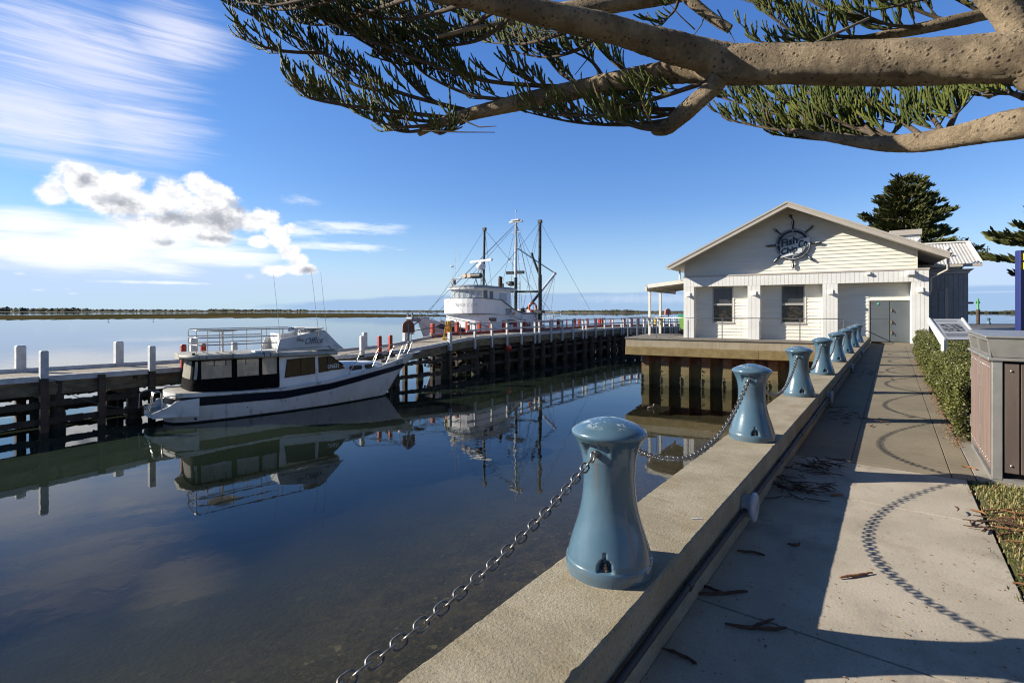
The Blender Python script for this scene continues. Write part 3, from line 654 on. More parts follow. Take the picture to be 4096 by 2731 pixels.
for k in range(5):
    a = L2[0] + .5 + k*1.05; b = a + 1.0; za = L2[1] + sl_*(a-L2[0]); zb = L2[1] + sl_*(b-L2[0])
    if k < 4: mb.prism([(a, VR+.45, za+.07), (b, VR+.45, zb+.07), (b, VR+.45, zb+.03), (a, VR+.45, za+.03)], (0, 1.6, 0))
mb.build('solar_panel', M('solar', (.012, .014, .03), None, .15), roof)
mb = MB(); p = onfront(3162, 863, VG-.1); mb.ball(p, .09, 10, 8, (1, 1, .7)); mb.tube([p, p + V((.06, .02, -.12)), p + V((.08, -.05, -.18))], .035, 8); mb.build('gable_spotlight', M('dark_metal', (.03, .03, .03), None, .4), bld)
# roof box and vent
q = onfront(3563, 922, 8.0); q2 = onfront(3682, 918, 8.0)
mb = MB(); planks(mb, q.x, q2.x, 8.0, q2.z-1.6, q2.z-.33, .03, .17); mb.obox((q.x, 8.0, q2.z-1.6), (q2.x-q.x, 0, 0), (0, 1.5, 0), (0, 0, 1.3)); rb = mb.build('roof_box', white, bld)
mb = MB(); mb.obox((q.x-.05, 7.85, q2.z-.30), (q2.x-q.x+.1, 0, 0), (0, 1.8, 0), (0, 0, .32)); mb.build('roof_box_cap', trim, rb)
vm = MB()
for px, py, v in ((3672, 965, 4.5), (3790, 1000, 3.6)):
    p = onfront(px, py, v); vm.lathe([(-.9, .09), (.0, .09), (.02, .13), (.10, .14), (.16, .05), (.161, .001)], 14, p)
vm.build('roof_vent', white, bld)
# cross wing with corrugated roof, shaded side block
e0 = onfront(3802, 1052, 4.2); e1 = onfront(3928, 1051, 4.2); rg = onfront(3919, 966, 7.2)
mb = MB(); n = 34; ua = e0.x-3.6; ub = e1.x
rows = []
for k in range(n*4+1):
    u = ua + (ub-ua)*k/(n*4); dz = .022*math.sin(2*math.pi*k/4)
    rows.append([V((u, 4.2, e1.z+dz)), V((u, 7.2, rg.z+dz))])
mb.loft(rows, False, False, True); wr = mb.build('wing_roof', zinc, bld)
mb = MB(); mb.bar((ua, 7.2, rg.z+.03), (ub+.03, 7.2, rg.z+.03), .28, .07); mb.obox((ub-.17, 4.15, e1.z+.035), (.2, 0, 0), V((0, 3.05, rg.z-e1.z)), (0, 0, .03)); mb.build('ridge_cap', white, wr)
mb = MB(); mb.obox((ua, 4.05, e1.z-.17), (ub-ua, 0, 0), (0, .14, 0), (0, 0, .15)); mb.build('wing_gutter', trim, wr)
mb = MB(); mb.obox((ua, 4.9, 0), (ub-ua-.75, 0, 0), (0, 5, 0), (0, 0, e1.z-.1)); planks(mb, ub-1.9, ub-.75, 4.9, 3.4, e1.z-.1, .02)
mb.prism([(ua, 4.25, e1.z-.3), (ub-.3, 4.25, e1.z-.3), (ub-.75, 4.9, e1.z-.75), (ua, 4.9, e1.z-.75)], (0, .03, .02)); mb.build('wing_wall', white, bld)
s0 = UW + .02; s1 = onfront(3873, 1100, 2.6)[0]
mb = MB(); VA = 2.6
dl, dh = onfront(3744, 1150, VA)[0], onfront(3813, 1150, VA)[0]
planks(mb, s0-.6, dl, VA, 0, 3.45, .02); planks(mb, dh, s1, VA, 0, 3.45, .02); planks(mb, dl, dh, VA, 2.75, 3.45, .02)
mb.obox((s0-.6, VA+.001, 0), (s1-s0+.6, 0, 0), (0, .25, 0), (0, 0, 3.5)); boards(mb, dl+.1, dh-.35, VA-.004, 0, 2.7); mb.build('side_block', M('side_shade_grey', (.28, .285, .285), (.24, .245, .245), .55), bld)  # wall grey darkened to carry the main roof's shade
mb = MB(); mb.obox((dh-.33, VA-.03, 0), (.12, 0, 0), (0, .03, 0), (0, 0, 2.75)); mb.obox((s0-.62, VA-.06, 3.5), (s1-s0+.66, 0, 0), (0, .4, 0), (0, 0, .07)); mb.build('side_trim', trim, bld)
mb = MB(); mb.obox((s1-.03, VA+.1, 1.95), (.25, 0, 0), (0, .12, 0), (0, 0, .1)); mb.build('side_lamp', M('black_plastic', (.02, .02, .02)), bld)
# verandah on the water side
p1 = V((9.2, 34.2, 0)); p1b = bl(p1); p2b = p1b + V((0, 2.5, 0)); vz = 3.42
vr = MB(); vr.prism([(-2.65, 1.6, 3.28), (.25, 1.6, 3.60), (.25, 1.6, 3.54), (-2.65, 1.6, 3.22)], (0, 7.5, 0)); ver = vr.build('verandah_roof', zinc, bld)
mb = MB(); mb.bar((-2.66, 1.57, 3.20), (-.02, 1.57, 3.49), .05, .24); mb.bar((p1b.x, 1.61, 3.02), (p1b.x, 9, 3.02), .09, .26)
for k in range(6): mb.bar((-2.6, 2.2+k*1.1, 3.12), (-.02, 2.2+k*1.1, 3.41), .06, .16)
mb.build('verandah_beam', cream, ver)
mb = MB(); mb.loft([[V((-2.66-.13*x, v, 3.28-y)) for x, y in ((0, -.02), (1, -.02), (.95, .07), (.5, .13), (0, .12))] for v in (1.58, 9.0)], True, True, False); mb.build('verandah_gutter', trim, ver)
for p in (p1b, p2b): mb = MB(); mb.obox((p.x-.075, p.y-.075, 0), (.15, 0, 0), (0, .15, 0), (0, 0, 2.9)); mb.build('verandah_post', cream, bld)
# round ship's-wheel sign
sc_ = onfront(3171.6, 977, VG-.12); SU, SZ = V((1, 0, 0)), Z
sg = thing('wheel_sign', "round ship's wheel sign lettered Fish and Chip Co. high on the gable", 'sign', B0 + UB*sc_.x + VB*sc_.y + Z*sc_.z, BA)
navy = M('sign_navy', (.008, .013, .028), (.014, .02, .038), .7, scale=9); swhite = M('sign_white', (.62, .64, .64), None, .4); sshade = M('sign_shadow', (.28, .37, .38), None, .45)
Rr = .82
def disc(mb, r0, r1, y0, y1, n=64):
    A = [2*math.pi*k/n for k in range(n)]
    mb.loft([[V((r*math.cos(a), y, r*math.sin(a))) for a in A] for r, y in ((r0, y1), (r0, y0), (r1, y0), (r1, y1))], True, False, False)
def face(mb, r, y, n=64): mb.poly([V((r*math.cos(2*math.pi*k/n), y, r*math.sin(2*math.pi*k/n))) for k in range(n)])
mb = MB(); disc(mb, .01, Rr*.985, -.02, .06); face(mb, Rr*.98, -.02); bd = mb.build('sign_board', swhite, sg)
mb = MB(); disc(mb, Rr*.79, Rr*.93, -.032, -.0205); disc(mb, Rr, Rr*1.015, -.03, .06); disc(mb, Rr*.765, Rr*.775, -.03, -.0205); mb.build('wheel_ring', navy, sg)
for k in range(8):
    a = math.pi/2 + k*math.pi/4; dr_ = V((math.cos(a), 0, math.sin(a))); mb = MB(); c0 = Rr*1.0
    mb.tube([dr_*(c0+x) + V((0, -.0, 0)) for x, r in ((.0, 0), (.05, 0), (.09, 0), (.12, 0), (.2, 0), (.32, 0), (.42, 0), (.5, 0), (.54, 0))], [.055, .05, .03, .045, .04, .07, .062, .035, .005], 10); sp = mb.build('wheel_spoke', navy, sg)
    mb = MB(); mb.tube([dr_*(c0+x) + V((-.012, -.035, .012)) for x in (.22, .30, .40, .48)], [.012, .034, .032, .012], 8); mb.build('spoke_highlight', swhite, sp)
mb = MB()
for k in range(4): a = k*math.pi/2; mb.v += []; mb.lathe([(0, .032), (.012, .028), (.0121, .001)], 14)
mb = MB(); rv = MB()
for k in range(4):
    a = k*math.pi/2 + math.pi/2; c = V((Rr*.87*math.cos(a), -.034, Rr*.87*math.sin(a))); rv.poly([c + V((.03*math.cos(x), 0, .03*math.sin(x))) for x in [2*math.pi*i/16 for i in range(16)]])
rv.build('ring_rivet', swhite, sg)
ex = V((math.cos(R(13)), 0, math.sin(R(13)))); ey = V((0, 0, 1)); 
def sgn(txt, x, z, hgt, wid, name, mat, lift=.012, an=13, shear=.0, bold=.0):
    x, z, hgt, wid = x*.82, z*.82, hgt*.82, wid*.82; e = V((math.cos(R(an)), 0, math.sin(R(an)))); k = MB(); text_mesh(k, txt, V((x, -.033-lift, z)), e, V((0, 0, 1)), hgt, wid, shear, .0, bold=bold); k.build(name, mat, sg)
pb = MB()
for (x, z, w, h) in ((-.08, -.34, 1.07, .51), (.45, .02, .72, .49)):
    e = V((math.cos(R(13)), 0, math.sin(R(13)))); o = V((x, -.0345, z)); pb.poly([o - e*w/2 - Z*h/2, o + e*w/2 - Z*h/2, o + e*w/2 + Z*h/2, o - e*w/2 + Z*h/2])
pb.build('letter_panel', swhite, sg)
for txt, x, z, h, w in (('Fish', -.20, .20, .50, .98), ('Chip', -.22, -.44, .56, .98), ('Co.', .62, .02, .52, .62)):
    sgn(txt, x+.035, z-.025, h, w, 'letter_shadow', sshade, .004, bold=.04); sgn(txt, x, z, h, w, 'lettering', navy, .009, bold=.035)
sgn('and', .45, .38, .24, .52, 'lettering', navy, .009, 32, .2)
sgn("Port Albert's", -.28, .56, .15, .98, 'lettering', navy, .006, 16, .3)
sgn('est. 2022', .38, -.62, .12, .50, 'lettering', navy, .012, 2)
# ---------------------------------------------------------------- deck in front of it
DL = V((6.8, 30.6, 0)); DR_ = V((17.05, 25.25, 0)); DU = (DR_-DL).normalized(); DN = V((-DU.y, DU.x, 0)); DLEN = (DR_-DL).length; DA = math.atan2(DU.y, DU.x)
deck = thing('wharf_deck', 'timber topped concrete wharf deck on rusty sheet piles in front of the building', 'deck', DL, DA)
timber = M('grey_timber', (.225, .20, .165), (.16, .14, .115), .85, scale=2.0, sc=(1, 6, 6), grain=.35, gscale=40, bump=.3, bscale=50)
mb = MB(); n = 62
nb_ = 17
for k in range(nb_):
    u0 = -.06 + .145*k
    pass
for k in range(44): mb.obox((-.05, -.05+.145*k, -.06), (DLEN+1.5 if k < 2 else 4.2 if k > 16 else DLEN+1.2, 0, 0), (0, .137, 0), (0, 0, .06))
mb.build('deck_boards', timber, deck)
beam_hi = M('beam_pale', (.37, .315, .225), (.32, .26, .175), .85, scale=1.5, grain=.2, gscale=60, bump=.2, extra=streaks((.20, .14, .075), (5.5, 5.5, .25), .54, .70, .8))
beam_lo = M('beam_tan', (.255, .19, .085), (.19, .135, .055), .9, scale=2.5, grain=.3, gscale=60, bump=.4, bscale=30, bdist=.01, extra=streaks((.12, .09, .045), (2, 2, 3), .58, .75, .6))
mb = MB(); mb.obox((0, 0, -.52), (DLEN+1.4, 0, 0), (0, .4, 0), (0, 0, .445)); mb.obox((0, .4, -.52), (.4, 0, 0), (0, 6.4, 0), (0, 0, .445)); mb.build('upper_beam', beam_hi, deck, bevel=.012)
mb = MB(); mb.obox((-.012, -.06, -1.0), (DLEN*.62, 0, 0), (0, .5, 0), (0, 0, .476)); mb.obox((DLEN*.62+.0, -.06, -1.0), (DLEN*.38+1.3, 0, 0), (0, .5, 0), (0, 0, .474)); mb.obox((-.012, .44, -1.0), (.5, 0, 0), (0, 6.2, 0), (0, 0, .476)); mb.build('lower_beam', beam_lo, deck, bevel=.015)
def tide(t, vec, base):
    z = t.xyz(vec)[2]; n = t.noise(t.scaled(vec, (2, 2, 1.2)), 2.0, 6, .7); zz = t.math('ADD', z, t.math('MULTIPLY', t.math('SUBTRACT', n, .5), .9))
    c = t.mix(t.step(zz, -1.75, -1.35), (.17, .13, .06), base); c = t.mix(t.step(zz, -2.45, -1.95), (.085, .078, .038), c)
    return t.mix(t.step(zz, -2.95, -2.6), (.040, .042, .022), c)
pile_r = M('sheet_pile', (.19, .075, .045), (.30, .16, .085), .85, scale=5, sc=(1, 1, .5), lo=.4, hi=.7, grain=.5, gscale=40, bump=.9, bscale=22, bdist=.02, extra=tide)
mb = MB(); prof_ = []; u = .85; pitch = 1.13; PD = .50
while u < DLEN + 1.2:
    prof_ += [(u, .42), (u+.44, .42), (u+.52, .42+PD), (u+pitch-.08, .42+PD)]; u += pitch
rows = []
for z in [-.99 - .12*i for i in range(26)]:
    rows.append([V((a + random.uniform(-.006, .006), b + random.uniform(-.008, .008), z)) for a, b in prof_])
mb.loft(rows, False, False, False); mb.loft([[V((.85, y, z)) for y in [.42+.3*k for k in range(20)]] for z in (-.99, -4.1)], False, False, False); mb.build('sheet_pile_wall', pile_r, deck)
mb = MB()
for k in range(1500):
    i = random.randrange(0, len(prof_)); a, b = prof_[i]; a += random.uniform(-.03, .03) if b < .5 else random.uniform(0, .1)
    if b < .5 and i % 4 == 0 or random.random() < .12: mb.ball((a, b-.02, random.gauss(-2.55, .22)), random.uniform(.015, .05), 5, 3)
tag(mb.build('mussel_growth', M('mussels', (.045, .04, .022), (.09, .075, .035), .9, scale=20), deck), kind='stuff')
# cable balustrade
rail = thing('cable_railing', 'stainless cable railing with dark handrail along the wharf deck edge', 'railing', DL, DA)
sst = M('stainless', (.50, .50, .50), (.42, .42, .43), .28, 1.0, scale=20); HR = 1.2
pu = [.08] + [bl_ for bl_ in []]
def onDeck(px): w = PL(px, 1300, DL, DR_); return (w - DL).dot(DU)
mains = [.10] + [onDeck(2450 + c*.659) for c in (265, 458, 665, 893, 1138)] + [DLEN-.55]
thin = [onDeck(2450 + c*.659) for c in (180, 360, 560, 780, 1010, 1262)]
ret = [(DLEN-.55, .08), (DLEN-.55, 1.25)]; side = [(.10, .08), (.10, 2.3), (.10, 4.6), (.10, 6.2)]
def flat_post(u, v): mb = MB(); mb.obox((u-.025, v-.045, 0), (.05, 0, 0), (0, .09, 0), (0, 0, 1.06)); mb.tube([(u, v, 1.06), (u, v, HR-.02)], .012, 8); mb.obox((u-.07, v-.07, 0), (.14, 0, 0), (0, .14, 0), (0, 0, .012)); mb.build('post', sst, rail)
for u in mains: flat_post(u, .08)
for u, v in ret[1:] + side[1:]: flat_post(u, v)
for u in thin: mb = MB(); mb.tube([(u, .08, 0), (u, .08, HR-.02)], .008, 6); mb.build('stay_rod', sst, rail)
mb = MB()
for k in range(10):
    z = .10 + k*.105
    for a, c in (((.10, .08), (DLEN-.55, .08)), (ret[0], ret[1]), (side[0], side[-1])): mb.tube([(a[0], a[1], z), (c[0], c[1], z)], .0028, 5)
mb.build('cable', sst, rail)
mb = MB(); mb.tube([(.10, 6.3, HR), (.10, .08, HR), (DLEN-.55, .08, HR), (DLEN-.55, 1.25, HR)], .024, 10); mb.build('handrail', sst, rail)
# bar tables clamped round the verandah posts
tabm = M('table_top', (.30, .29, .27), (.22, .21, .19), .4, .3, scale=6)
for pb_, lab in ((p1b, 'round bar table on splayed arms round the outer verandah post'), (p2b, 'round bar table on splayed arms round the inner verandah post')):
    c = B0 + UB*pb_.x + VB*pb_.y; tb = thing('bar_table', lab, 'table', c + Z*.62, BA, 'bar tables on the verandah posts'); mb = MB()
    mb.lathe([(.52, .08), (.52, .46), (.525, .47), (.56, .47), (.565, .46), (.5651, .08), (.52, .08)], 32); mb.build('table_top', tabm, tb)
    for a in (.25, .25+math.pi/2, .25+math.pi, .25+1.5*math.pi): mb = MB(); mb.bar((math.cos(a)*.08, math.sin(a)*.08, .0), (math.cos(a)*.40, math.sin(a)*.40, .52), .045, .045); mb.build('arm', sst, tb)
# wheelie bin at the verandah
wb = P(2738, 1335, 41.5); wb.z = 0.0
bn = thing('wheelie_bin', 'green wheelie bin with dark lid beyond the verandah posts', 'bin', (wb.x, wb.y, 0), .3)
gm = M('bin_green', (.10, .22, .035), None, .4); gd = M('bin_lid', (.015, .19, .11), None, .4)
mb = MB(); mb.loft([[V((sx*w, sy*w, z)) for sx, sy in ((-1, -1), (1, -1), (1, 1), (-1, 1))] for z, w in ((.12, .24), (1.15, .33))], True, True, False); bb = mb.build('body', gm, bn)
mb = MB(); mb.loft([[V((sx*w, sy*w, z)) for sx, sy in ((-1, -1), (1, -1), (1, 1), (-1, 1))] for z, w in ((1.15, .36), (1.22, .37), (1.30, .30))], True, True, False); mb.build('lid', gd, bn)
for sx in (-1, 1): mb = MB(); mb.tube([(sx*.2, .22, .12), (sx*.29, .22, .12)], .12, 14); mb.build('wheel', M('tyre', (.02, .02, .02)), bn)
# ---------------------------------------------------------------- timber jetty
def along(px, py, D): p = P(px, py, D); return p
NE = [V((-27.0, 4.0, -.82)), V((-17.69, 17.67, -.82))]
NE += [along(714, 1474.5, 22.3), along(1090, 1446.5, 25.1), along(1436, 1419.8, 28.3), along(1666, 1395.6, 30.95), along(1893, 1349, 35.0), along(2499, 1309, 55.8), along(2688, 1305.6, 59.5), V((26, 62.2, -.2))]
JW = 3.0
def norm2(i):
    a = NE[max(i-1, 0)]; c = NE[min(i+1, len(NE)-1)]; d = V((c.x-a.x, c.y-a.y, 0)).normalized(); return V((-d.y, d.x, 0))
FE = [p + norm2(i)*JW for i, p in enumerate(NE)]
def lerp_edge(E, s):
    """point and direction at distance s along the edge polyline (plan length)"""
    for a, c in zip(E, E[1:]):
        L = math.hypot(c.x-a.x, c.y-a.y)
        if s <= L or c is E[-1]: u = s/L; return a.lerp(c, u), V((c.x-a.x, c.y-a.y, 0)).normalized()
        s -= L
def hit(E, px):
    """where the sight line at px crosses the edge; gives the distance along it"""
    k = (px-CX)/F; s = 0
    for a, c in zip(E, E[1:]):
        L = math.hypot(c.x-a.x, c.y-a.y); dx, dy = c.x-a.x, c.y-a.y; den = k*dy - dx
        if abs(den) > 1e-6:
            u = (a.x - k*a.y)/den
            if -.001 <= u <= 1.001 and a.y + u*dy > 0: return s + u*L
        s += L
    return None
LEN = sum(math.hypot(c.x-a.x, c.y-a.y) for a, c in zip(NE, NE[1:]))
jet = thing('jetty', 'long timber jetty on dark mussel-covered piles running from the left behind the boats', 'jetty', (0, 0, 0))
plank = M('jetty_plank', (.33, .29, .225), (.235, .20, .155), .85, scale=2.0, sc=(3, 3, 3), grain=.35, gscale=30, bump=.4, bscale=35, extra=streaks((.20, .17, .13), (1.5, 9, 9), .5, .7, .6))
white_t = M('white_paint', (.60, .60, .60), (.48, .48, .46), .6, scale=4, grain=.08, gscale=50, extra=streaks((.30, .29, .26), (9, 9, 2), .62, .74, .55))
red_t = M('red_paint', (.40, .038, .014), (.30, .028, .012), .5, scale=5, grain=.12, gscale=40)
redk = M('red_kerb_paint', (.30, .030, .018), (.22, .025, .015), .55, scale=5, grain=.12, gscale=40)
beamt = M('old_beam', (.25, .195, .115), (.13, .10, .062), .9, scale=1.6, sc=(1, 1, 3), grain=.4, gscale=30, bump=.8, bscale=14, bdist=.02, extra=streaks((.16, .17, .075), (2.5, 2.5, 1.5), .52, .68, .7))
wet = M('wet_pile', (.030, .024, .016), (.062, .047, .030), .75, scale=2.5, grain=.5, gscale=30, bump=1.0, bscale=12, bdist=.03)
brownp = M('fender_pile', (.105, .065, .042), (.055, .038, .026), .8, scale=2, grain=.4, gscale=35, bump=.6, bscale=20, bdist=.01)
# deck: planks laid across, one mesh; each board slightly out of line
mb = MB(); s = 0
while s < LEN - .2:
    a, d = lerp_edge(NE, s); b, _ = lerp_edge(FE, s*sum(math.hypot(c.x-q.x, c.y-q.y) for q, c in zip(FE, FE[1:]))/LEN)
    c, _ = lerp_edge(NE, s+.205); e, _ = lerp_edge(FE, (s+.205)*sum(math.hypot(x.x-q.x, x.y-q.y) for q, x in zip(FE, FE[1:]))/LEN)
    dz = random.uniform(-.004, .004); up = Z*dz
    mb.prism([a+up, c+up, e+up, b+up], -Z*.07); s += .215
mb.build('deck_planks', plank, jet)
def ribbon(E, s0, s1, off, z0, z1, w, step=1.2):
    """beam of width w and height z0..z1 that follows an edge, set off sideways towards the water (+) """
    mb = MB(); n = max(2, int((s1-s0)/step)); rings = []
    for i in range(n+1):
        p, d = lerp_edge(E, s0 + (s1-s0)*i/n); nn = V((d.y, -d.x, 0)); o = p + nn*off
        rings.append([o + Z*z0, o + nn*w + Z*z0, o + nn*w + Z*z1, o + Z*z1])
    mb.loft(rings, True, True, False); return mb
FL = sum(math.hypot(c.x-a.x, c.y-a.y) for a, c in zip(FE, FE[1:]))
sR = hit(NE, 1893); sRf = hit(FE, 1738)
ribbon(NE, 0, LEN, -.10, .0, .075, .16).build('near_kerb', white_t, jet)
ribbon(NE, 0, LEN, -.02, -.13, -.005, .085).build('edge_board', white_t, jet)
ribbon(FE, 0, sRf, -.09, .0, .16, .18).build('far_kerb', white_t, jet)
ribbon(FE, sRf, FL, -.09, .0, .20, .20).build('red_kerb', redk, jet)
ribbon(NE, 0, LEN, -.34, -.64, -.135, .30).build('near_beam', beamt, jet)
ribbon(FE, 0, FL, .04, -.64, -.075, .30).build('far_beam', beamt, jet)
ribbon(NE, sR-2.5, LEN, -.035, -.62, -.14, .075).build('fascia_board', beamt, jet)
def rough_tube(mb, a, b, r, n=8, sides=9, grow=None):
    a = V(a); b = V(b); u = (b-a).normalized(); x = u.cross(V((.3, .8, .1))).normalized(); y = u.cross(x); rings = []
    for i in range(n+1):
        p = a.lerp(b, i/n); g = 1.0
        if grow: g += grow*max(0, 1-abs(p.z-(WATER+.35))/.75)
        rings.append([p + (x*math.cos(2*math.pi*k/sides) + y*math.sin(2*math.pi*k/sides))*r*g*random.uniform(.86, 1.16) for k in range(sides)])
    mb.loft(rings, True, True, True)
def walers(E, s0, s1, off, zs):
    for z in zs:
        mb = MB(); s = s0
        while s < s1:
            e = min(s+.35, s1); p, d = lerp_edge(E, s); q, _ = lerp_edge(E, e); nn = V((d.y, -d.x, 0)); h = random.uniform(.09, .125); w = random.uniform(.07, .10)
            p = V((p.x, p.y, z + random.uniform(-.03, .03))) + nn*off; q = V((q.x, q.y, z + random.uniform(-.03, .03))) + nn*off
            mb.bar(p - (q-p)*.06, q + (q-p)*.06, 2*w, 2*h)
            if random.random() < .35: mb.ball(p - Z*h, random.uniform(.03, .07), 6, 4)
            s = e
        mb.build('waler', wet, jet)
sB = hit(NE, 1480)
walers(NE, 2, sB, .02, (-1.82, -2.42)); walers(FE, 2, hit(FE, 1480), .0, (-1.84, -2.42))
walers(NE, sR-1, LEN-4, -.30, (-1.02, -1.4, -2.2)); walers(FE, sRf+1, FL-4, -.1, (-1.2, -1.6, -2.25)); walers(NE, sR-1, LEN-4, -1.5, (-1.15, -1.75, -2.4)); walers(NE, sB, sR+1, -.05, (-1.55, -2.35))
# bents: pairs of thick piles, cap beams and slim fender piles
bents = [hit(NE, x) for x in (-400, 235, 545, 1000, 1300, 1590, 1790)]
bents = [b for b in bents if b]
for s in bents:
    p, d = lerp_edge(NE, s); nn = V((d.y, -d.x, 0))
    for off, r in ((-.25, .27), (-JW+.35, .24)):
        c = p + nn*off; mb = MB(); rough_tube(mb, V((c.x, c.y, -5.5)), V((c.x, c.y, p.z-.14)), r*.82, 14, 10, .28); mb.build('pile', wet, jet)
    mb = MB(); a = p - nn*(.1) - Z*.80; b = p - nn*(JW-.1) - Z*.80; mb.bar(a, b, .3, .32); mb.build('cap_beam', beamt, jet)
    mb = MB(); a = p - nn*.5 + d*.15; b = p - nn*(JW-.5) + d*.15; rough_tube(mb, V((a.x, a.y, -2.2)), V((b.x, b.y, -1.5)), .13, 8, 8)
    for _ in range(60): q = a.lerp(b, random.random()); mb.ball((q.x+random.uniform(-.15, .15), q.y+random.uniform(-.15, .15), -1.9+random.uniform(-.3, .25)), random.uniform(.03, .09), 5, 3)
    mb.build('mussel_brace', wet, jet)
s = sR + .6; k = 0
while s < LEN - 5:
    p, d = lerp_edge(NE, s); nn = V((d.y, -d.x, 0))
    for off, r in ((-.22, .25), (-JW*.33, .22), (-JW*.66, .22), (-JW+.3, .25)):
        c = p + nn*off + d*random.uniform(-.2, .2); mb = MB(); rough_tube(mb, V((c.x, c.y, -5.5)), V((c.x, c.y, p.z-.14)), r, 9, 8, .2); mb.build('pile', wet, jet)
    mb = MB(); mb.bar(p - nn*.1 - Z*.8, p - nn*(JW-.1) - Z*.8, .28, .32); mb.build('cap_beam', beamt, jet)
    if k % 2 == 0:
        a = p - nn*.1; mb = MB(); mb.bar(V((a.x, a.y, -1.0)), V((a.x, a.y, -2.6)) - nn*(JW-.3), .12, .22); mb.build('cross_brace', wet, jet)
    s += 1.75; k += 1
# ---------------------------------------------------------------- posts standing on and against the jetty
def post_mesh(mb, w, d, z0, z1, rot, chamfer=.04):
    ex = V((math.cos(rot), math.sin(rot), 0)); ey = V((-math.sin(rot), math.cos(rot), 0))
    rings = [[ex*(sx*w/2*f) + ey*(sy*d/2*f) + Z*z for sx, sy in ((-1, -1), (1, -1), (1, 1), (-1, 1))] for z, f in ((z0, 1), (z1-chamfer, 1), (z1, .72))]
    mb.loft(rings, True, True, False)
def mooring(E, px, top, w, off, label, mat, group, z0=None, base=None, dpt=None):
    s = hit(E, px); p, d = lerp_edge(E, s); nn = V((d.y, -d.x, 0)); c = p + nn*off; D = c.y
    zt = CAMZ + (HY-top)/F*D if top else p.z + 1.0
    th = thing('mooring_post', label, 'post', (c.x, c.y, p.z), 0, group); rot = math.atan2(d.y, d.x)
    mb = MB(); post_mesh(mb, w, dpt or w, (0 if z0 is None else z0-p.z), zt-p.z, rot); mb.build('painted_shaft', mat, th, bevel=.012)
    if base is not None: mb = MB(); post_mesh(mb, w*.97, (dpt or w)*.97, base-p.z, -.002 if z0 is None else z0-p.z-.002, rot, .001); mb.build('bare_pile', brownp, th)
    return th
GW = 'white posts along the low jetty'
mooring(NE, 171, 1402, .23, .12, 'white post on the near jetty edge with ropes tied round it, leftmost there', white_t, GW, base=-5.5)
mooring(NE, 402, 1499, .21, .11, 'short brown pile cut off level with the white jetty edge, left of the cruiser', brownp, GW, base=-5.5)
mooring(NE, 602, 1383, .22, .12, 'white post on the near jetty edge just left of the cruiser stern', white_t, GW, base=-5.5)
mooring(NE, 1444, 1343, .22, .12, 'white post on the near jetty edge above the cruiser foredeck', white_t, GW, base=-5.5)
mooring(NE, 1794, 1329, .22, .12, 'white post on the near jetty edge where the handrail begins, ropes tied at its foot', white_t, GW, z0=-.95, base=-5.5)
mooring(FE, 82, 1381, .30, -.02, 'broad white post on the far jetty edge, leftmost in the photo', white_t, GW, base=-5.5)
mooring(FE, 475, 1365, .30, -.02, 'broad white post on the far jetty edge left of the cruiser', white_t, GW, base=-5.5)
mooring(FE, 775, 1352, .30, -.02, 'broad white post on the far jetty edge behind the cruiser top rails', white_t, GW, base=-5.5)
mooring(FE, 938, 1368, .24, -.02, 'white post on the far jetty edge behind the round table on the cruiser', white_t, GW, base=-5.5)
mooring(FE, 1459, 1329, .26, -.02, 'broad white post on the far jetty edge above the cruiser foredeck', white_t, GW, base=-5.5)
mooring(FE, 1621, 1295, .26, -.02, 'white post on the far jetty edge under the rust red hood', white_t, GW, base=-5.5)
GR = 'red posts along the low jetty'
mooring(NE, 731, 1377, .20, .12, 'red post behind the canvas corner of the cruiser', red_t, GR, base=-5.5)
mooring(NE, 810, 1374, .20, .12, 'red post seen through the cruiser top rails', red_t, GR, base=-5.5)
mooring(NE, 1514, 1343, .19, .12, 'red post above the cruiser foredeck, left of a pair', red_t, GR, base=-5.5)
mooring(NE, 1557, 1340, .19, .12, 'red post above the cruiser foredeck, right of a pair, with a ring bolt', red_t, GR, base=-5.5)
rc = [433, 552, 617, 697, 785, 865, 970, 1055, 1128, 1210, 1245, 1325, 1380, 1442, 1502, 1537, 1597, 1660, 1690, 1707, 1722, 1773, 1875, 1930, 1980]
for i, c in enumerate(rc):
    px = 1500 + c*.5315; s = hit(FE, px)
    if s is None: continue
    th = mooring(FE, px, None, .26 if i not in (5, 13, 21) else .12, .0, 'red fender post behind the white railing, %s from the fishing boat bow' % ORD[i], red_t, 'red fender posts along the far edge of the railed jetty', base=-4)
    if i == 0: mb = MB(); [mb.tube([V((.19*math.cos(a), .19*math.sin(a), .22+.03*k)) for a in [2*math.pi*j/16 for j in range(16)]], .018, 6, closed=True) for k in range(4)]; mb.build('rope_coil', M('pale_rope', (.42, .38, .30), None, .9), th)
yel = M('yellow_paint', (.75, .50, .01), (.62, .40, .01), .5, scale=6)
for i, c in enumerate((830, 1200, 1405)): mooring(FE, 2480 + c*.119, None, .26, .0, 'yellow post at the shore end of the jetty, %s from the left' % ORD[i], yel, 'yellow posts at the shore end', base=-3)
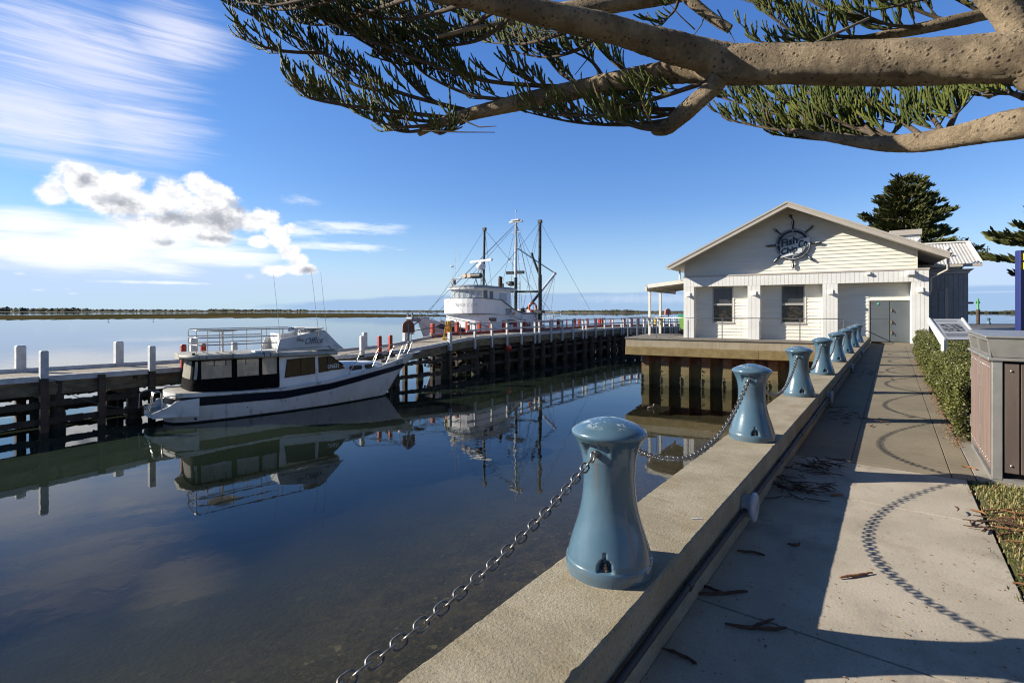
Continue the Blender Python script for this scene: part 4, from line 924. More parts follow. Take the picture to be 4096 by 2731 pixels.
# white railing
ral = thing('jetty_railing', 'white timber post and rail fence along the near side of the railed jetty', 'railing', (0, 0, 0))
px_ = [1500 + c*.5315 for c in (740, 868, 983, 1092, 1193, 1226, 1315, 1400, 1480, 1555, 1580, 1650, 1718, 1780, 1845, 1861)] + [2480 + c*.119 for c in (320, 555, 780, 1060, 1260, 1450, 1640, 1810, 1880)]
for x in px_:
    s = hit(NE, x); p, d = lerp_edge(NE, s); nn = V((d.y, -d.x, 0)); c = p + nn*.14; mb = MB(); rot = math.atan2(d.y, d.x)
    ex = d*.075; ey = nn*.065; mb.obox(c - ex - ey - Z*.78, ex*2, ey*2, Z*1.72); mb.build('post', white_t, ral)
s0 = hit(NE, 1893) - .9; s1 = hit(NE, 2480 + 1880*.119)
ribbon(NE, s0+.25, s1+.3, .04, .945, 1.03, .19).build('top_rail', white_t, ral); ribbon(NE, s0, s1+.3, .20, .46, .58, .05).build('mid_rail', white_t, ral)
# rust red lifebuoy hoods
hoodm = M('hood_red', (.26, .085, .045), (.20, .065, .035), .6, scale=4, grain=.15); galvp = M('grey_post', (.20, .21, .21), (.15, .155, .16), .5, .4, scale=4)
def hood(px, py_top, E, w, lab, faded=False):
    s = hit(E, px); p, d = lerp_edge(E, s); th = thing('lifebuoy_station', lab, 'lifebuoy', p, 0, 'lifebuoy hoods on the jetty'); h = CAMZ + (HY-py_top)/F*p.y - p.z
    v = V((1, .25, 0)).normalized(); n_ = V((v.y, -v.x, 0)); prof2 = []
    for i in range(13): a = math.pi*i/12; prof2.append((w/2*math.cos(a), h - w/2 + w/2*math.sin(a)))
    prof2 = [(w/2*1.04, h-w*1.05)] + prof2 + [(-w/2*1.04, h-w*1.05)]
    mb = MB(); mb.prism([v*x + Z*z + n_*.10 for x, z in prof2], -n_*.24); mb.build('hood', hoodm if not faded else M('hood_faded', (.50, .20, .16), None, .6), th, bevel=.02)
    mb = MB(); mb.bar(n_*.14, n_*.14 + Z*(h-w*.30), .12, .10); mb.build('stand', galvp, th)
    mb = MB(); mb.tube([V((0, 0, h-w*.62)) + v*(.24*math.cos(a)) + n_*(.0) + Z*(.24*math.sin(a)) - n_*.17 for a in [2*math.pi*k/20 for k in range(20)]], .05, 8, closed=True); mb.build('lifebuoy', red_t, th)
    return th
hood(1634, 1281, NE, .70, 'rust red rounded lifebuoy hood on a grey post at the bend of the jetty'); hood(2671, 1234, FE, .75, 'faded pink lifebuoy hood on the jetty seen past the verandah post', True)
# bent pipe handrails beside the ramp
pipe = M('grey_pipe', (.16, .155, .14), (.12, .115, .10), .5, .5, scale=12)
hr = thing('pipe_handrail', 'bent grey pipe handrail climbing the ramp of the jetty', 'handrail', (0, 0, 0)); mb = MB()
sa = hit(NE, 1657); sb = hit(NE, 1858)
def up(s, h, off=-.35): p, d = lerp_edge(NE, s); nn = V((d.y, -d.x, 0)); return p + nn*off + Z*h
mb.tube([up(sa, 0), up(sa, .92), up(sa+.06, 1.03), up(sa+.2, 1.08), up(sa+2, 1.06), up(sb-.3, 1.05), up(sb-.1, 1.02), up(sb, .92), up(sb, 0)], .028, 8); mb.build('top_pipe', pipe, hr)
mb = MB(); mb.tube([up(sa, .52), up(sa+2, .52), up(sb, .52)], .024, 8); mb.build('mid_pipe', pipe, hr)
# yellow A-frame stand
ps = lerp_edge(NE, hit(NE, 1838))[0] + V((-.9, .9, .02)); ya = thing('yellow_stand', 'bright yellow folding stand with a yellow cord on the jetty in front of the trawler', 'stand', ps, .2)
ym = M('safety_yellow', (.80, .47, .008), (.68, .38, .008), .45, scale=5)
for sx in (-1, 1): mb = MB(); mb.bar((sx*.26, 0, .05), (sx*.05, 0, 1.25), .10, .12, V((0, 1, 0))); mb.build('leg', ym, ya)
mb = MB(); mb.box((0, 0, .035), (.78, .42, .07)); mb.box((0, 0, .62), (.34, .06, .12)); mb.build('foot_plate', ym, ya)
mb = MB(); mb.tube([V((.12+.16*math.sin(a), -.08, .85+.38*math.cos(a))) for a in [2*math.pi*k/18 for k in range(18)]], .025, 6, closed=True); mb.build('cord', ym, ya)
# red fender buoy hanging under the jetty
bp_ = lerp_edge(NE, hit(NE, 2029))[0]; by = V((bp_.x+.05, bp_.y+.25, -1.18)); fb = thing('fender_buoy', 'round red fender buoy hanging under the railed jetty', 'buoy', by); mb = MB(); mb.ball((0, 0, 0), .27, 16, 12, (1, 1, 1.12)); mb.build('float', M('buoy_red', (.55, .03, .025), None, .35), fb)
mb = MB(); mb.tube([(0, 0, .28), (0, 0, .9)], .02, 6); mb.build('line', wet, fb)
# ---------------------------------------------------------------- motor cruiser (x towards the bow, y to port, z above the water)
CA = R(42.5); cru = thing('motor_cruiser', 'weathered white motor cruiser with navy stripe and canvas-sided cockpit moored at the low jetty', 'boat', (-13.63, 20.39, WATER), CA)
gel = M('gelcoat', (.82, .82, .80), (.74, .735, .70), .32, scale=1.3, grain=.06, gscale=30, spec=.5, extra=lambda t, v, b: t.mix(t.math('MULTIPLY', t.step(t.noise(t.scaled(v, (3.2, 3.2, .7)), 1.0, 7, .68),   .55, .75), .7), b, (.15, .125, .06)))
gelr = M('gelcoat_roof', (.46, .44, .38), (.34, .31, .25), .5, scale=2.2, grain=.15, gscale=30, extra=streaks((.17, .15, .10), (3, 3, 3), .5, .72, .8))
navyb = M('hull_navy', (.010, .012, .022), None, .28); canvas = M('black_canvas', (.005, .005, .0055), (.009, .009, .009), .9, spec=.08, scale=6, bump=.4, bscale=9, bdist=.02)
chrome = M('rail_steel', (.55, .54, .51), (.42, .40, .36), .25, 1.0, scale=15)
antif = M('antifoul', (.012, .014, .012), (.03, .03, .018), .8, scale=4)
def ip(tab, x):
    if x <= tab[0][0]: return tab[0][1]
    for (a, fa), (c, fc) in zip(tab, tab[1:]):
        if x <= c: u = (x-a)/(c-a); return fa + (fc-fa)*u
    return tab[-1][1]
SH = [(0, 1.24), (.6, 1.22), (2, 1.12), (4, 1.07), (6, 1.18), (7.5, 1.38), (8.8, 1.60), (9.6, 1.74), (10.4, 1.90), (11.1, 2.02)]
HB = [(0, 1.12), (.3, 1.26), (.8, 1.34), (2, 1.38), (4, 1.40), (6, 1.36), (7.5, 1.18), (8.8, .88), (9.6, .62), (10.4, .34), (11.1, .10)]
KZ = [(0, -.15), (.5, -.35), (2, -.5), (7.5, -.5), (8.8, -.42), (9.3, -.2), (9.7, .30), (10.2, 1.0), (10.6, 1.45), (11.1, 1.85)]
PW = [(0, .22), (2, .16), (4, .18), (6, .27), (7.5, .40), (8.8, .55), (9.6, .66), (11.1, .8)]
def hb(x, z):
    k = ip(KZ, x); s = ip(SH, x); return ip(HB, x) * max(0, min(1.05, (z-k)/(s-k)))**ip(PW, x)
def hull_mesh(mb, x0, x1, zlo, zhi, out=0.0, nx=60, nz=14, shell=True):
    for sg in (-1, 1):
        rows = []
        for i in range(nx+1):
            x = x0 + (x1-x0)*i/nx; lo = max(zlo(x), ip(KZ, x)); hi = max(zhi(x), lo+.001); row = []
            for j in range(nz+1):
                u = j/nz; u = u**1.7 if shell else u; z = lo + (hi-lo)*u; row.append(V((x, sg*(hb(x, z) + out), z)))
            rows.append(row if sg < 0 else row[::-1])
        mb.loft(rows, False, False, True)
def transom(mb, zlo, zhi, out=0, x=0):
    n = 10; L = [V((x-out, -hb(0, z)-out, z)) for z in [zlo + (zhi-zlo)*i/n for i in range(n+1)]]; Rr_ = [V((p.x, -p.y, p.z)) for p in L]
    mb.loft([[l.lerp(r, k/8) - V((.22*math.sin(math.pi*k/8), 0, 0)) for k in range(9)] for l, r in zip(L, Rr_)], False, False, True)
mb = MB(); hull_mesh(mb, 0, 11.1, lambda x: .06, lambda x: ip(SH, x)); transom(mb, .06, 1.24); hull = mb.build('hull', gel, cru)
mb = MB(); hull_mesh(mb, 0, 9.9, lambda x: -2, lambda x: .062, 0); transom(mb, -.15, .062); mb.build('antifouling', antif, hull)
ZA = [(0, .70), (.6, .69), (4, .62), (6, .79), (7.9, 1.06), (9, 1.20), (10.3, 1.33), (10.6, 1.42)]; ZB = [(0, 1.03), (.6, 1.02), (4, .93), (6, 1.06), (7.9, 1.31), (9, 1.44), (10.3, 1.56), (10.6, 1.58)]
mb = MB(); hull_mesh(mb, 0, 10.6, lambda x: ip(ZA, x), lambda x: ip(ZB, x), .012, 50, 3, False); transom(mb, .78, 1.02, .012); mb.build('stripe', navyb, hull)
mb = MB()
for sg in (-1, 1):
    mb.tube([V((x, sg*(hb(x, ip(ZB, x))+.025), ip(ZB, x)+.015)) for x in [10.5*i/50 for i in range(51)]], .022, 6)
mb.build('rubbing_strake', navyb, hull)
# deck with camber
mb = MB(); rows = []
for i in range(61):
    x = 11.1*i/60; h = ip(HB, x); rows.append([V((x, h*k/6, ip(SH, x) + .035*(1-(k/6)**2))) for k in range(-6, 7)])
mb.loft(rows, False, False, True); mb.add([p - V((.0, 0, 0)) for p in rows[0]] + [V((-.22*math.cos(k/6*math.pi/2), ip(HB, 0)*k/6, 1.24)) for k in range(-6, 7)], [(i, i+1, 14+i, 13+i) for i in range(12)]); mb.build('deck', gelr, cru)
mb = MB()      # bulwark lip round the bow and pulpit plank
for sg in (-1, 1): mb.tube([V((x, sg*(ip(HB, x)-.02), ip(SH, x)+.03)) for x in [4 + 7.1*i/30 for i in range(31)]], .035, 6)
mb.build('toe_rail', gel, cru)
mb = MB(); mb.prism([(10.2, -.22, 1.98), (11.55, -.13, 2.12), (11.55, .13, 2.12), (10.2, .22, 1.98)], (0, 0, .07)); pp = mb.build('bowsprit', gel, cru)
gm_ = M('anchor_grey', (.16, .165, .17), (.11, .11, .11), .5, .7, scale=20)
mb = MB(); mb.bar((10.5, 0, 2.11), (11.85, 0, 2.16), .06, .09); mb.prism([(11.3, -.22, 1.95), (12.0, 0, 2.10), (11.3, .22, 1.95), (11.5, 0, 2.12)], (0, 0, .05)); mb.tube([(11.55, -.16, 2.1), (11.55, .16, 2.1)], .07, 10); mb.build('anchor', gm_, cru)
mb = MB(); mb.lathe([(0, .11), (.06, .11), (.09, .07), (.16, .07), (.19, .10), (.22, .09), (.221, .001)], 14, (9.55, 0, 1.76)); mb.box((9.35, 0, 1.81), (.3, .22, .12)); mb.tube([(9.7, 0, 1.86), (10.5, 0, 2.14)], .02, 6); mb.build('windlass', gm_, cru)
# cabin: house side, windscreen, roof
CB = [(.35, .98), (.7, 1.12), (2, 1.16), (4, 1.16), (6.2, 1.10), (7.6, .90)]
RZ = lambda x: 2.50 - .022*(x-.4)
def cabwall(mb, x0, x1, z0, z1, yo=0.0, n=12):
    for sg in (-1, 1):
        mb.loft([[V((x0+(x1-x0)*i/n, sg*(ip(CB, x0+(x1-x0)*i/n)+yo - .06*(z-1.1)), z)) for z in (z0(x0+(x1-x0)*i/n), z1(x0+(x1-x0)*i/n))] for i in range(n+1)], False, False, True)
mb = MB(); fz = lambda x: RZ(x) if x < 6.05 else max(1.62, RZ(6.05) - (x-6.05)*.86)
cabwall(mb, 3.75, 7.1, lambda x: ip(SH, x)-.02, fz, 0, 24)
wl = [V((6.05, sg*(ip(CB, 6.05)-.06*(RZ(6.05)-1.1)), RZ(6.05))) for sg in (-1, 1)]; wb_ = [V((7.1, sg*(ip(CB, 7.1)-.04), 1.62)) for sg in (-1, 1)]
mb.quad(wl[0], wl[1], wb_[1], wb_[0])
# trunk cabin forward
TZ = [(6.8, 1.86), (7.4, 1.86), (8.4, 1.84), (9.0, 1.74), (9.15, 1.68)]
rows = []
for i in range(17):
    x = 6.75 + 2.4*i/16; h = max(.12, ip(CB, x) if x < 7.6 else .90 - (x-7.6)*.30); h = min(h, ip(HB, x)-.16); z = ip(TZ, x)
    rows.append([V((x, -h, ip(SH, x))), V((x, -h+.05, z-.06)), V((x, -h+.13, z)), V((x, 0, z+.04)), V((x, h-.13, z)), V((x, h-.05, z-.06)), V((x, h, ip(SH, x)))])
mb.loft(rows, False, False, True); mb.poly(rows[-1]); cab = mb.build('cabin', gel, cru)
glz = M('brown_window', (.012, .010, .008), (.026, .020, .015), .08, scale=2.2, sc=(6, 6, .3), spec=.25); rub = M('window_rubber', (.012, .012, .012), None, .5); clr = M('pale_film', (.30, .30, .30), None, .2)
def sidewin(par, pts, mat, name, off=.012, rim=True, sides=(-1, 1)):
    for sg in sides:
        y = lambda x, z: sg*(ip(CB, x) - .06*(z-1.1) + off)
        if rim:
            mb = MB(); P_ = [V((x, y(x, z), z)) for x, z in pts]; mb.tube(P_, .022, 6, closed=True); mb.build('window_rim', rub, par)
        mb = MB(); n = 8; a, b, c, d = pts       # a,b lower left/right; c,d upper right/left
        rows = [[V((lx, y(lx, lz), lz)) for lx, lz in [((a[0]+(b[0]-a[0])*u)*(1-w) + (d[0]+(c[0]-d[0])*u)*w, (a[1]+(b[1]-a[1])*u)*(1-w) + (d[1]+(c[1]-d[1])*u)*w) for w in (0, 1)]] for u in [k/n for k in range(n+1)]]
        mb.loft(rows, False, False, False); mb.build(name, mat, par)
sidewin(cab, [(4.02, 1.50), (5.36, 1.57), (5.36, 2.30), (4.14, 2.26)], glz, 'window')
sidewin(cab, [(5.54, 1.60), (6.82, 1.68), (6.16, 2.30), (5.54, 2.28)], glz, 'window')
mb = MB(); mb.bar((4.72, -1.135, 1.54), (4.72, -1.095, 2.28), .03, .012, V((1, 0, 0))); mb.bar((5.95, -1.11, 1.63), (5.95, -1.065, 2.29), .03, .012, V((1, 0, 0))); mb.build('window_bar', rub, cab)
def trunkwin(x0, x1):
    for sg in (-1, 1):
        f = lambda x: sg*((ip(CB, x) if x < 7.6 else .90-(x-7.6)*.30) - .012)
        pts = [(x0+.10, 1.53), (x1-.06, 1.55), (x1, 1.65), (x1-.10, 1.76), (x0+.04, 1.76), (x0, 1.64)]
        mb = MB(); mb.poly([V((x, f(x)-sg*(.028+(z-1.53)*.05)+sg*.035, z)) for x, z in pts]); w = mb.build('port_light', rub, cab)
trunkwin(7.05, 7.80); trunkwin(7.92, 8.55)
mb = MB(); q0 = [wl[0].lerp(wb_[0], .1), wl[1].lerp(wb_[1], .1), wl[1].lerp(wb_[1], .88), wl[0].lerp(wb_[0], .88)]
for a, c in ((.05, .34), (.36, .64), (.66, .95)): mb.quad(*[p + V((.012, 0, .012)) for p in (q0[0].lerp(q0[1], a), q0[0].lerp(q0[1], c), q0[3].lerp(q0[2], c), q0[3].lerp(q0[2], a))])
mb.build('windscreen', glz, cab)
# roof slab with rounded rim
rows = []
for i in range(31):
    x = .22 + 6.15*i/30; h = 1.26*math.sqrt(max(.02, 1-((.9-x)/.75)**2)) if x < .9 else 1.26 - .012*max(0, x-4)*2; h = min(h, 1.27); zt = RZ(x)
    rows.append([V((x, -h+.02, zt-.02)), V((x, -h-.03, zt+.05)), V((x, -h+.0, zt+.13)), V((x, -h+.14, zt+.18))] + [V((x, k/3*(h-.3), zt+.20)) for k in range(-2, 3)] + [V((x, h-.14, zt+.18)), V((x, h, zt+.13)), V((x, h+.03, zt+.05)), V((x, h-.02, zt-.02))])
mb = MB(); mb.loft(rows, True, True, True); roofc = mb.build('cabin_roof', gelr, cru)
for x in (.75, 1.02, 1.95, 3.15, 3.4, 3.72): h = 1.29; mb = MB(); mb.tube([V((x, -h, RZ(x)+.02)), V((x, -h+.0, RZ(x)+.13)), V((x, -h+.12, RZ(x)+.205))], .018, 5); mb.build('canvas_strap', rub, roofc)
mb = MB(); mb.box((3.35, -.62, RZ(3.35)+.235), (.9, .55, .06)); mb.build('roof_hatch', gel, roofc)
mb = MB(); mb.box((.62, -.98, RZ(.6)+.2), (.10, .10, .09)); mb.build('deck_light', rub, roofc)
# canvas enclosure with clear panels
vin, tv_, bv_ = new_mat('clear_vinyl'); vec = tv_.obj()
dif = tv_.node('ShaderNodeBsdfDiffuse'); tv_.l.new(tv_.mix(tv_.step(tv_.noise(tv_.scaled(vec, (2, 2, 1.2)), 1.6, 5, .6), .35, .7), (.56, .53, .45), (.36, .34, .29)), dif.inputs['Color'])
trn = tv_.node('ShaderNodeBsdfTransparent'); trn.inputs['Color'].default_value = (.8, .78, .72, 1); mxx = tv_.node('ShaderNodeMixShader'); mxx.inputs[0].default_value = .62; glo = tv_.node('ShaderNodeBsdfGlossy'); glo.inputs['Roughness'].default_value = .18
mx2 = tv_.node('ShaderNodeMixShader'); mx2.inputs[0].default_value = .07; tv_.l.new(trn.outputs[0], mxx.inputs[1]); tv_.l.new(dif.outputs[0], mxx.inputs[2]); tv_.l.new(mxx.outputs[0], mx2.inputs[1]); tv_.l.new(glo.outputs[0], mx2.inputs[2]); tv_.l.new(mx2.outputs[0], tv_.n['Material Output'].inputs['Surface'])
def encl(s, z):      # plan outline of the enclosure, s from -1 (port front) through 0 (stern) to 1 (starboard front)
    a = abs(s); yo = 1.17 - .05*(z-1.2)
    if a < .18: x, y = .42 + .10*(a/.18)**2, yo*.82*a/.18
    elif a < .26: u = (a-.18)/.08; x, y = .52 + .22*u, yo*(.82 + .16*u)
    else: u = (a-.26)/.74; x, y = .74 + 3.06*u, yo*(.98 + .02*u)
    return V((x + .10*(z-1.2)*(1 if a < .26 else 0), -y if s > 0 else y, z))
def band(s0, s1, z0, z1, n=14, wob=.0, o=0):
    mb = MB(); rows = []
    for i in range(n+1):
        s_ = s0 + (s1-s0)*i/n; row = []
        for k in range(4):
            z = z0 + (z1-z0)*k/3; p = encl(s_, z); p += V((p.x-2, p.y, 0)).normalized()*(random.uniform(-wob, wob) + o); row.append(p)
        rows.append(row)
    mb.loft(rows, False, False, True); return mb
ZL, ZM, ZT = 1.12, 1.70, 2.50
en = band(-1, 1, ZL, ZM, 60, .014).build('canvas_skirt', canvas, cru)
for s0, s1 in ((-.97, -.68), (-.62, -.32), (-.15, .15), (.20, .235), (.29, .55), (.60, .80), (.835, .975)): band(s0, s1, ZM, ZT-.08, 10, .006).build('clear_panel', vin, en)
for s0, s1 in ((-.68, -.62), (.15, .20), (.235, .29), (.55, .60), (.80, .835), (.975, 1.0), (-.32, -.15), (-1, -.97)): band(s0, s1, ZM, ZT-.08, 4, .006).build('canvas_strip', canvas, en)
band(-1, 1, ZT-.10, ZT+.02, 60, .01, .012).build('canvas_valance', canvas, en)
for s_ in (-.08, .05, .40, .50, .68): mb = MB(); p = encl(s_, 2.42); q = encl(s_, 2.18); mb.bar(p*1.0, q, .03, .02); mb.build('hanging_strap', rub, en)
mb = MB(); mb.quad((.7, -1.0, 1.05), (3.7, -1.05, 1.05), (3.7, 1.05, 1.05), (.7, 1.0, 1.05)); mb.box((1.0, 0, 1.25), (.5, 1.7, .4)); mb.box((3.2, .5, 1.35), (.5, .6, .6)); mb.box((3.72, 0, 1.75), (.04, 2.0, 1.4)); mb.build('cockpit', M('cockpit_beige', (.40, .35, .27), (.28, .24, .18), .8, scale=2), cru)
mb = MB(); rows = [[encl(s_, 1.12) + V((encl(s_, 1.1).x-2, encl(s_, 1.1).y, 0)).normalized()*o + Z*(dz) for o, dz in ((.0, .03), (.06, .02), (.10, -.10))] for s_ in [-.5 + k/40 for k in range(41)]]; mb.loft(rows, False, False, True); mb.build('coaming', gel, cru)
mb = MB(); mb.prism([encl(-.2, 2.48), encl(-.26, 2.5) + V((-.12, .12, -.02)), encl(-.24, 2.1)+V((-.05, .06, 0))], V((-.06, 0, 0))); mb.build('rolled_canvas', canvas, en)
# flybridge
fly = M('flybridge_white', (.66, .66, .64), (.52, .52, .50), .4, scale=1.6, extra=streaks((.25, .24, .20), (2.5, 2.5, 2.5), .5, .75, .5))
side_ = [(3.70, 2.62), (3.86, 3.16), (5.72, 3.52), (5.86, 3.50), (6.45, 2.86), (6.72, 2.62)]
mb = MB()
for sg in (-1, 1): mb.prism([V((x, sg*(1.10 - .10*(z-2.6)), z)) for x, z in side_], V((0, -sg*.05, 0)))
mb.prism([V((5.80, -1.0, 3.50)), V((6.44, -1.08, 2.84)), V((6.44, 1.08, 2.84)), V((5.80, 1.0, 3.50))], V((-.05, 0, -.03)))
rows = []
for k in range(25):        # brow in front of the flybridge
    a = -math.pi/2 + math.pi*k/24; c = V((6.05 + .78*math.cos(a), 1.18*math.sin(a), 2.58)); rows.append([V((5.6, c.y*.8, 2.62)), c + V((0, 0, .02)), c + V((.03, 0, .10)), c + V((-.04, 0, .20)), V((6.0 + .5*math.cos(a), 1.02*math.sin(a), 2.82))])
mb.loft(rows, False, False, True); fb_ = mb.build('flybridge', fly, cru)
mb = MB(); rows = []
for k in range(33):        # flared rim of the screen
    a = -math.pi*.62 + 2*math.pi*.62*k/32; r0 = V((5.15 + .70*math.cos(a), .98*math.sin(a), 3.42)); r1 = V((5.28 + .86*math.cos(a), 1.12*math.sin(a), 3.60)); rows.append([r0, r0.lerp(r1, .6) + Z*.01, r1, r1 + V((-.04, 0, .02)), r0 + V((-.05, 0, .03))])
mb.loft(rows, True, False, True); mb.build('screen_rim', fly, fb_)
mb = MB(); mb.box((4.35, .35, 2.9), (.55, 1.1, .42)); mb.box((4.12, .35, 3.2), (.10, 1.1, .35)); mb.box((5.45, -.1, 3.05), (.5, 1.5, .6)); mb.tube([V((5.1, .1+.17*math.cos(a), 3.35+.15*math.sin(a))) for a in [2*math.pi*k/14 for k in range(14)]], .015, 6, closed=True); mb.build('helm_seat', gel, fb_)
mb = MB(); mb.tube([(3.85, -1.13, 2.74), (6.35, -1.09, 2.78)], .016, 6); mb.tube([(3.85, 1.13, 2.74), (6.35, 1.09, 2.78)], .016, 6); mb.build('grab_rail', chrome, fb_)
ink = M('lettering_navy', (.03, .035, .07), None, .4)
def lettering(txt, o, ex, ey, h, w, par, mat=ink, shear=.0, name='lettering', bold=0): k = MB(); text_mesh(k, txt, o, ex, ey, h, w, shear, .006, bold=bold); return k.build(name, mat, par)
lettering('Office', V((5.34, -1.075, 3.06)), V((1, 0, .06)), V((.03, .10, 1)), .28, .82, fb_, shear=.35); lettering('The', V((4.72, -1.075, 3.10)), V((1, 0, .06)), V((.03, .10, 1)), .13, .34, fb_, shear=.4)
lettering('RESORT 35*', V((2.35, -1.392, 1.005)), V((1, -.005, -.02)), Z, .085, .98, hull, shear=.25)
lettering('UN631', V((6.20, -1.112, 1.84)), V((1, .04, .06)), V((0, .05, 1)), .20, .52, cab, M('white_letters', (.72, .74, .76), None, .4), bold=.02)
lettering('PR 025', V((10.05, -.488, 1.70)), V((1, .36, .16)).normalized(), V((-.05, -.12, 1)), .16, .55, hull)
# antennas
for (x, y, z), (dx, dy, h), mt in (((5.55, -1.02, 3.44), (-.33, .0, 2.75), chrome), ((5.95, -.98, 3.40), (-.28, .0, 2.75), chrome), ((4.55, 1.06, 3.2), (-.30, 0, 2.9), chrome)):
    mb = MB(); mb.tube([(x, y, z-.2), (x, y, z)], .03, 8); mb.tube([(x, y, z), (x+dx*.3, y, z+h*.3), (x+dx, y+dy, z+h)], [.011, .009, .006], 6); mb.build('antenna', mt, cru)
# top rails
def rail_path(z, x1=4.35):
    return [V((x1, -1.06, z)), V((2.0, -1.08, z)), V((1.2, -1.06, z)), V((.85, -.95, z)), V((.72, -.7, z)), V((.68, 0, z)), V((.72, .7, z)), V((.85, .95, z)), V((1.2, 1.06, z)), V((2.0, 1.08, z)), V((x1, 1.06, z))]
trl = None; mb = MB()
for z in (3.62, 3.32, 3.03): mb.tube(rail_path(z, 4.9 if z > 3.5 else 3.75), .023, 8)
trl = mb.build('top_railing', chrome, cru)
for x, y in ((.76, -.75), (1.1, -1.04), (2.0, -1.08), (3.1, -1.07), (3.95, -1.06), (.76, .75), (1.1, 1.04), (2.0, 1.08), (3.1, 1.07), (3.95, 1.06), (4.7, -1.06), (4.7, 1.06)):
    mb = MB(); mb.tube([(x, y, 2.64 if x < 3.7 else 3.15), (x, y, 3.62)], .017, 7); mb.build('stanchion', chrome, trl)
mb = MB(); mb.lathe([(2.68, .05), (3.52, .04), (3.53, .50), (3.56, .56), (3.59, .56), (3.60, .50), (3.605, .001)], 28, (1.85, -.1, 0)); mb.build('roof_table', gel, cru)
# stern platform, ladder, rails
teak = M('platform_slats', (.50, .47, .40), (.36, .33, .27), .7, scale=3)
mb = MB(); outl = [V((.1, -1.2, .36)), V((-.5, -1.08, .36)), V((-.76, -.75, .36)), V((-.85, 0, .36)), V((-.76, .75, .36)), V((-.5, 1.08, .36)), V((.1, 1.2, .36))]; mb.prism(outl, Z*.10); plat = mb.build('swim_platform', gel, cru)
mb = MB()
for k in range(8): x = -.72 + .095*k; w_ = .98 - max(0, (-.42-x))*.9; mb.prism([(x, -w_, .462), (x+.07, -w_, .462), (x+.07, w_, .462), (x, w_, .462)], Z*.02)
mb.build('slat', teak, plat)
for sg in (-1, 1): mb = MB(); mb.prism([V((.75, sg*1.34, .30)), V((-.72, sg*.98, .34)), V((-.75, sg*.98, .52)), V((-.2, sg*1.2, .78)), V((.0, sg*1.26, .95)), V((.75, sg*1.37, 1.0))], V((0, -sg*.06, 0))); mb.build('platform_fin', gel, plat)
mb = MB()
for y in (-.62, -.30): mb.tube([(-.80, y, .46), (-.68, y, .9), (-.62, y, 1.25), (-.45, y, 1.30), (-.36, y, 1.2), (-.36, y, .95)], .018, 7)
mb.build('ladder_rail', chrome, cru)
for k, (x, z) in enumerate(((-.86, .65), (-.76, .85), (-.67, 1.06))): mb = MB(); mb.tube([(x, -.62, z), (x, -.30, z)], .024, 6); mb.build('ladder_rung', chrome, cru)
mb = MB(); mb.tube([(.25, -1.3, 1.18), (-.3, -1.18, 1.16), (-.42, -1.15, 1.1), (-.45, -1.14, .62)], .016, 7); mb.tube([(.25, 1.3, 1.18), (-.75, 1.08, 1.16), (-.88, 1.03, 1.08), (-.9, 1.0, .5)], .016, 7); mb.build('stern_rail', chrome, cru)
# bow rails
def bowrail(sg):
    mb = MB(); mb.tube([V((6.9, sg*1.22, 1.42)), V((7.35, sg*1.14, 2.02)), V((7.5, sg*1.10, 2.10)), V((8.8, sg*.86, 2.32)), V((10.0, sg*.52, 2.56)), V((10.8, sg*.26, 2.72)), V((11.25, sg*.14, 2.80))], .022, 8); r = mb.build('bow_rail', chrome, cru)
    for x in (8.3, 9.2, 10.0, 10.7): mb = MB(); z1 = ip([(7.5, 2.10), (8.8, 2.32), (10, 2.56), (10.8, 2.72)], x+.28); y1 = ip([(7.5, 1.10), (8.8, .86), (10, .52), (10.8, .26), (11.25, .14)], x+.28); mb.tube([V((x-.1, sg*(ip(HB, x-.1)-.06), ip(SH, x-.1))), V((x+.28, sg*y1, z1))], .014, 7); mb.build('stanchion', chrome, r)
bowrail(-1); bowrail(1)
mb = MB(); mb.tube([V((.62, -1.325, .22)), V((.62, -1.40, .22))], .05, 10); mb.build('exhaust', rub, hull)
mb = MB()
for x, z in ((2.5, .42), (4.0, .50), (5.2, .72), (6.0, .62)): mb.ball((x, -hb(x, z)-.002, z), .022, 8, 6)
mb.build('skin_fitting', rub, hull)
# mooring lines
ropem = M('mooring_rope', (.15, .13, .10), (.09, .08, .06), .9, scale=30)
def rope(a, b, sag, lab, r=.012): mb = MB(); a = V(a); b = V(b); o = a.copy(); mb.tube([a.lerp(b, i/24) - Z*sag*4*(i/24)*(1-i/24) for i in range(25)], r, 6); q = mb.build('mooring_rope', ropem, loc=o); tag(q, lab, 'rope', 'mooring ropes'); return q
cw = lambda x, y, z: cru.matrix_basis @ V((x, y, z))
def npost(px, z, off=.12): p, d = lerp_edge(NE, hit(NE, px)); return V((p.x + d.y*off, p.y - d.x*off, z))
rope(npost(171, -.86, .25), cw(.3, .9, 1.3), .12, 'upper mooring rope from the leftmost white post to the cruiser stern'); rope(npost(171, -.86, .25), cw(.2, -1.2, 1.2), .75, 'slack mooring rope dipping from the leftmost white post to the cruiser stern')
rope(npost(1794, -.75, .25), cw(10.9, -.15, 1.8), .5, 'mooring rope from the cruiser bow up to the white post at the handrail'); rope(npost(1794, -.70, .25), cw(10.6, -.25, 1.45), .15, 'tighter mooring rope from the cruiser stem up to the white post at the handrail')
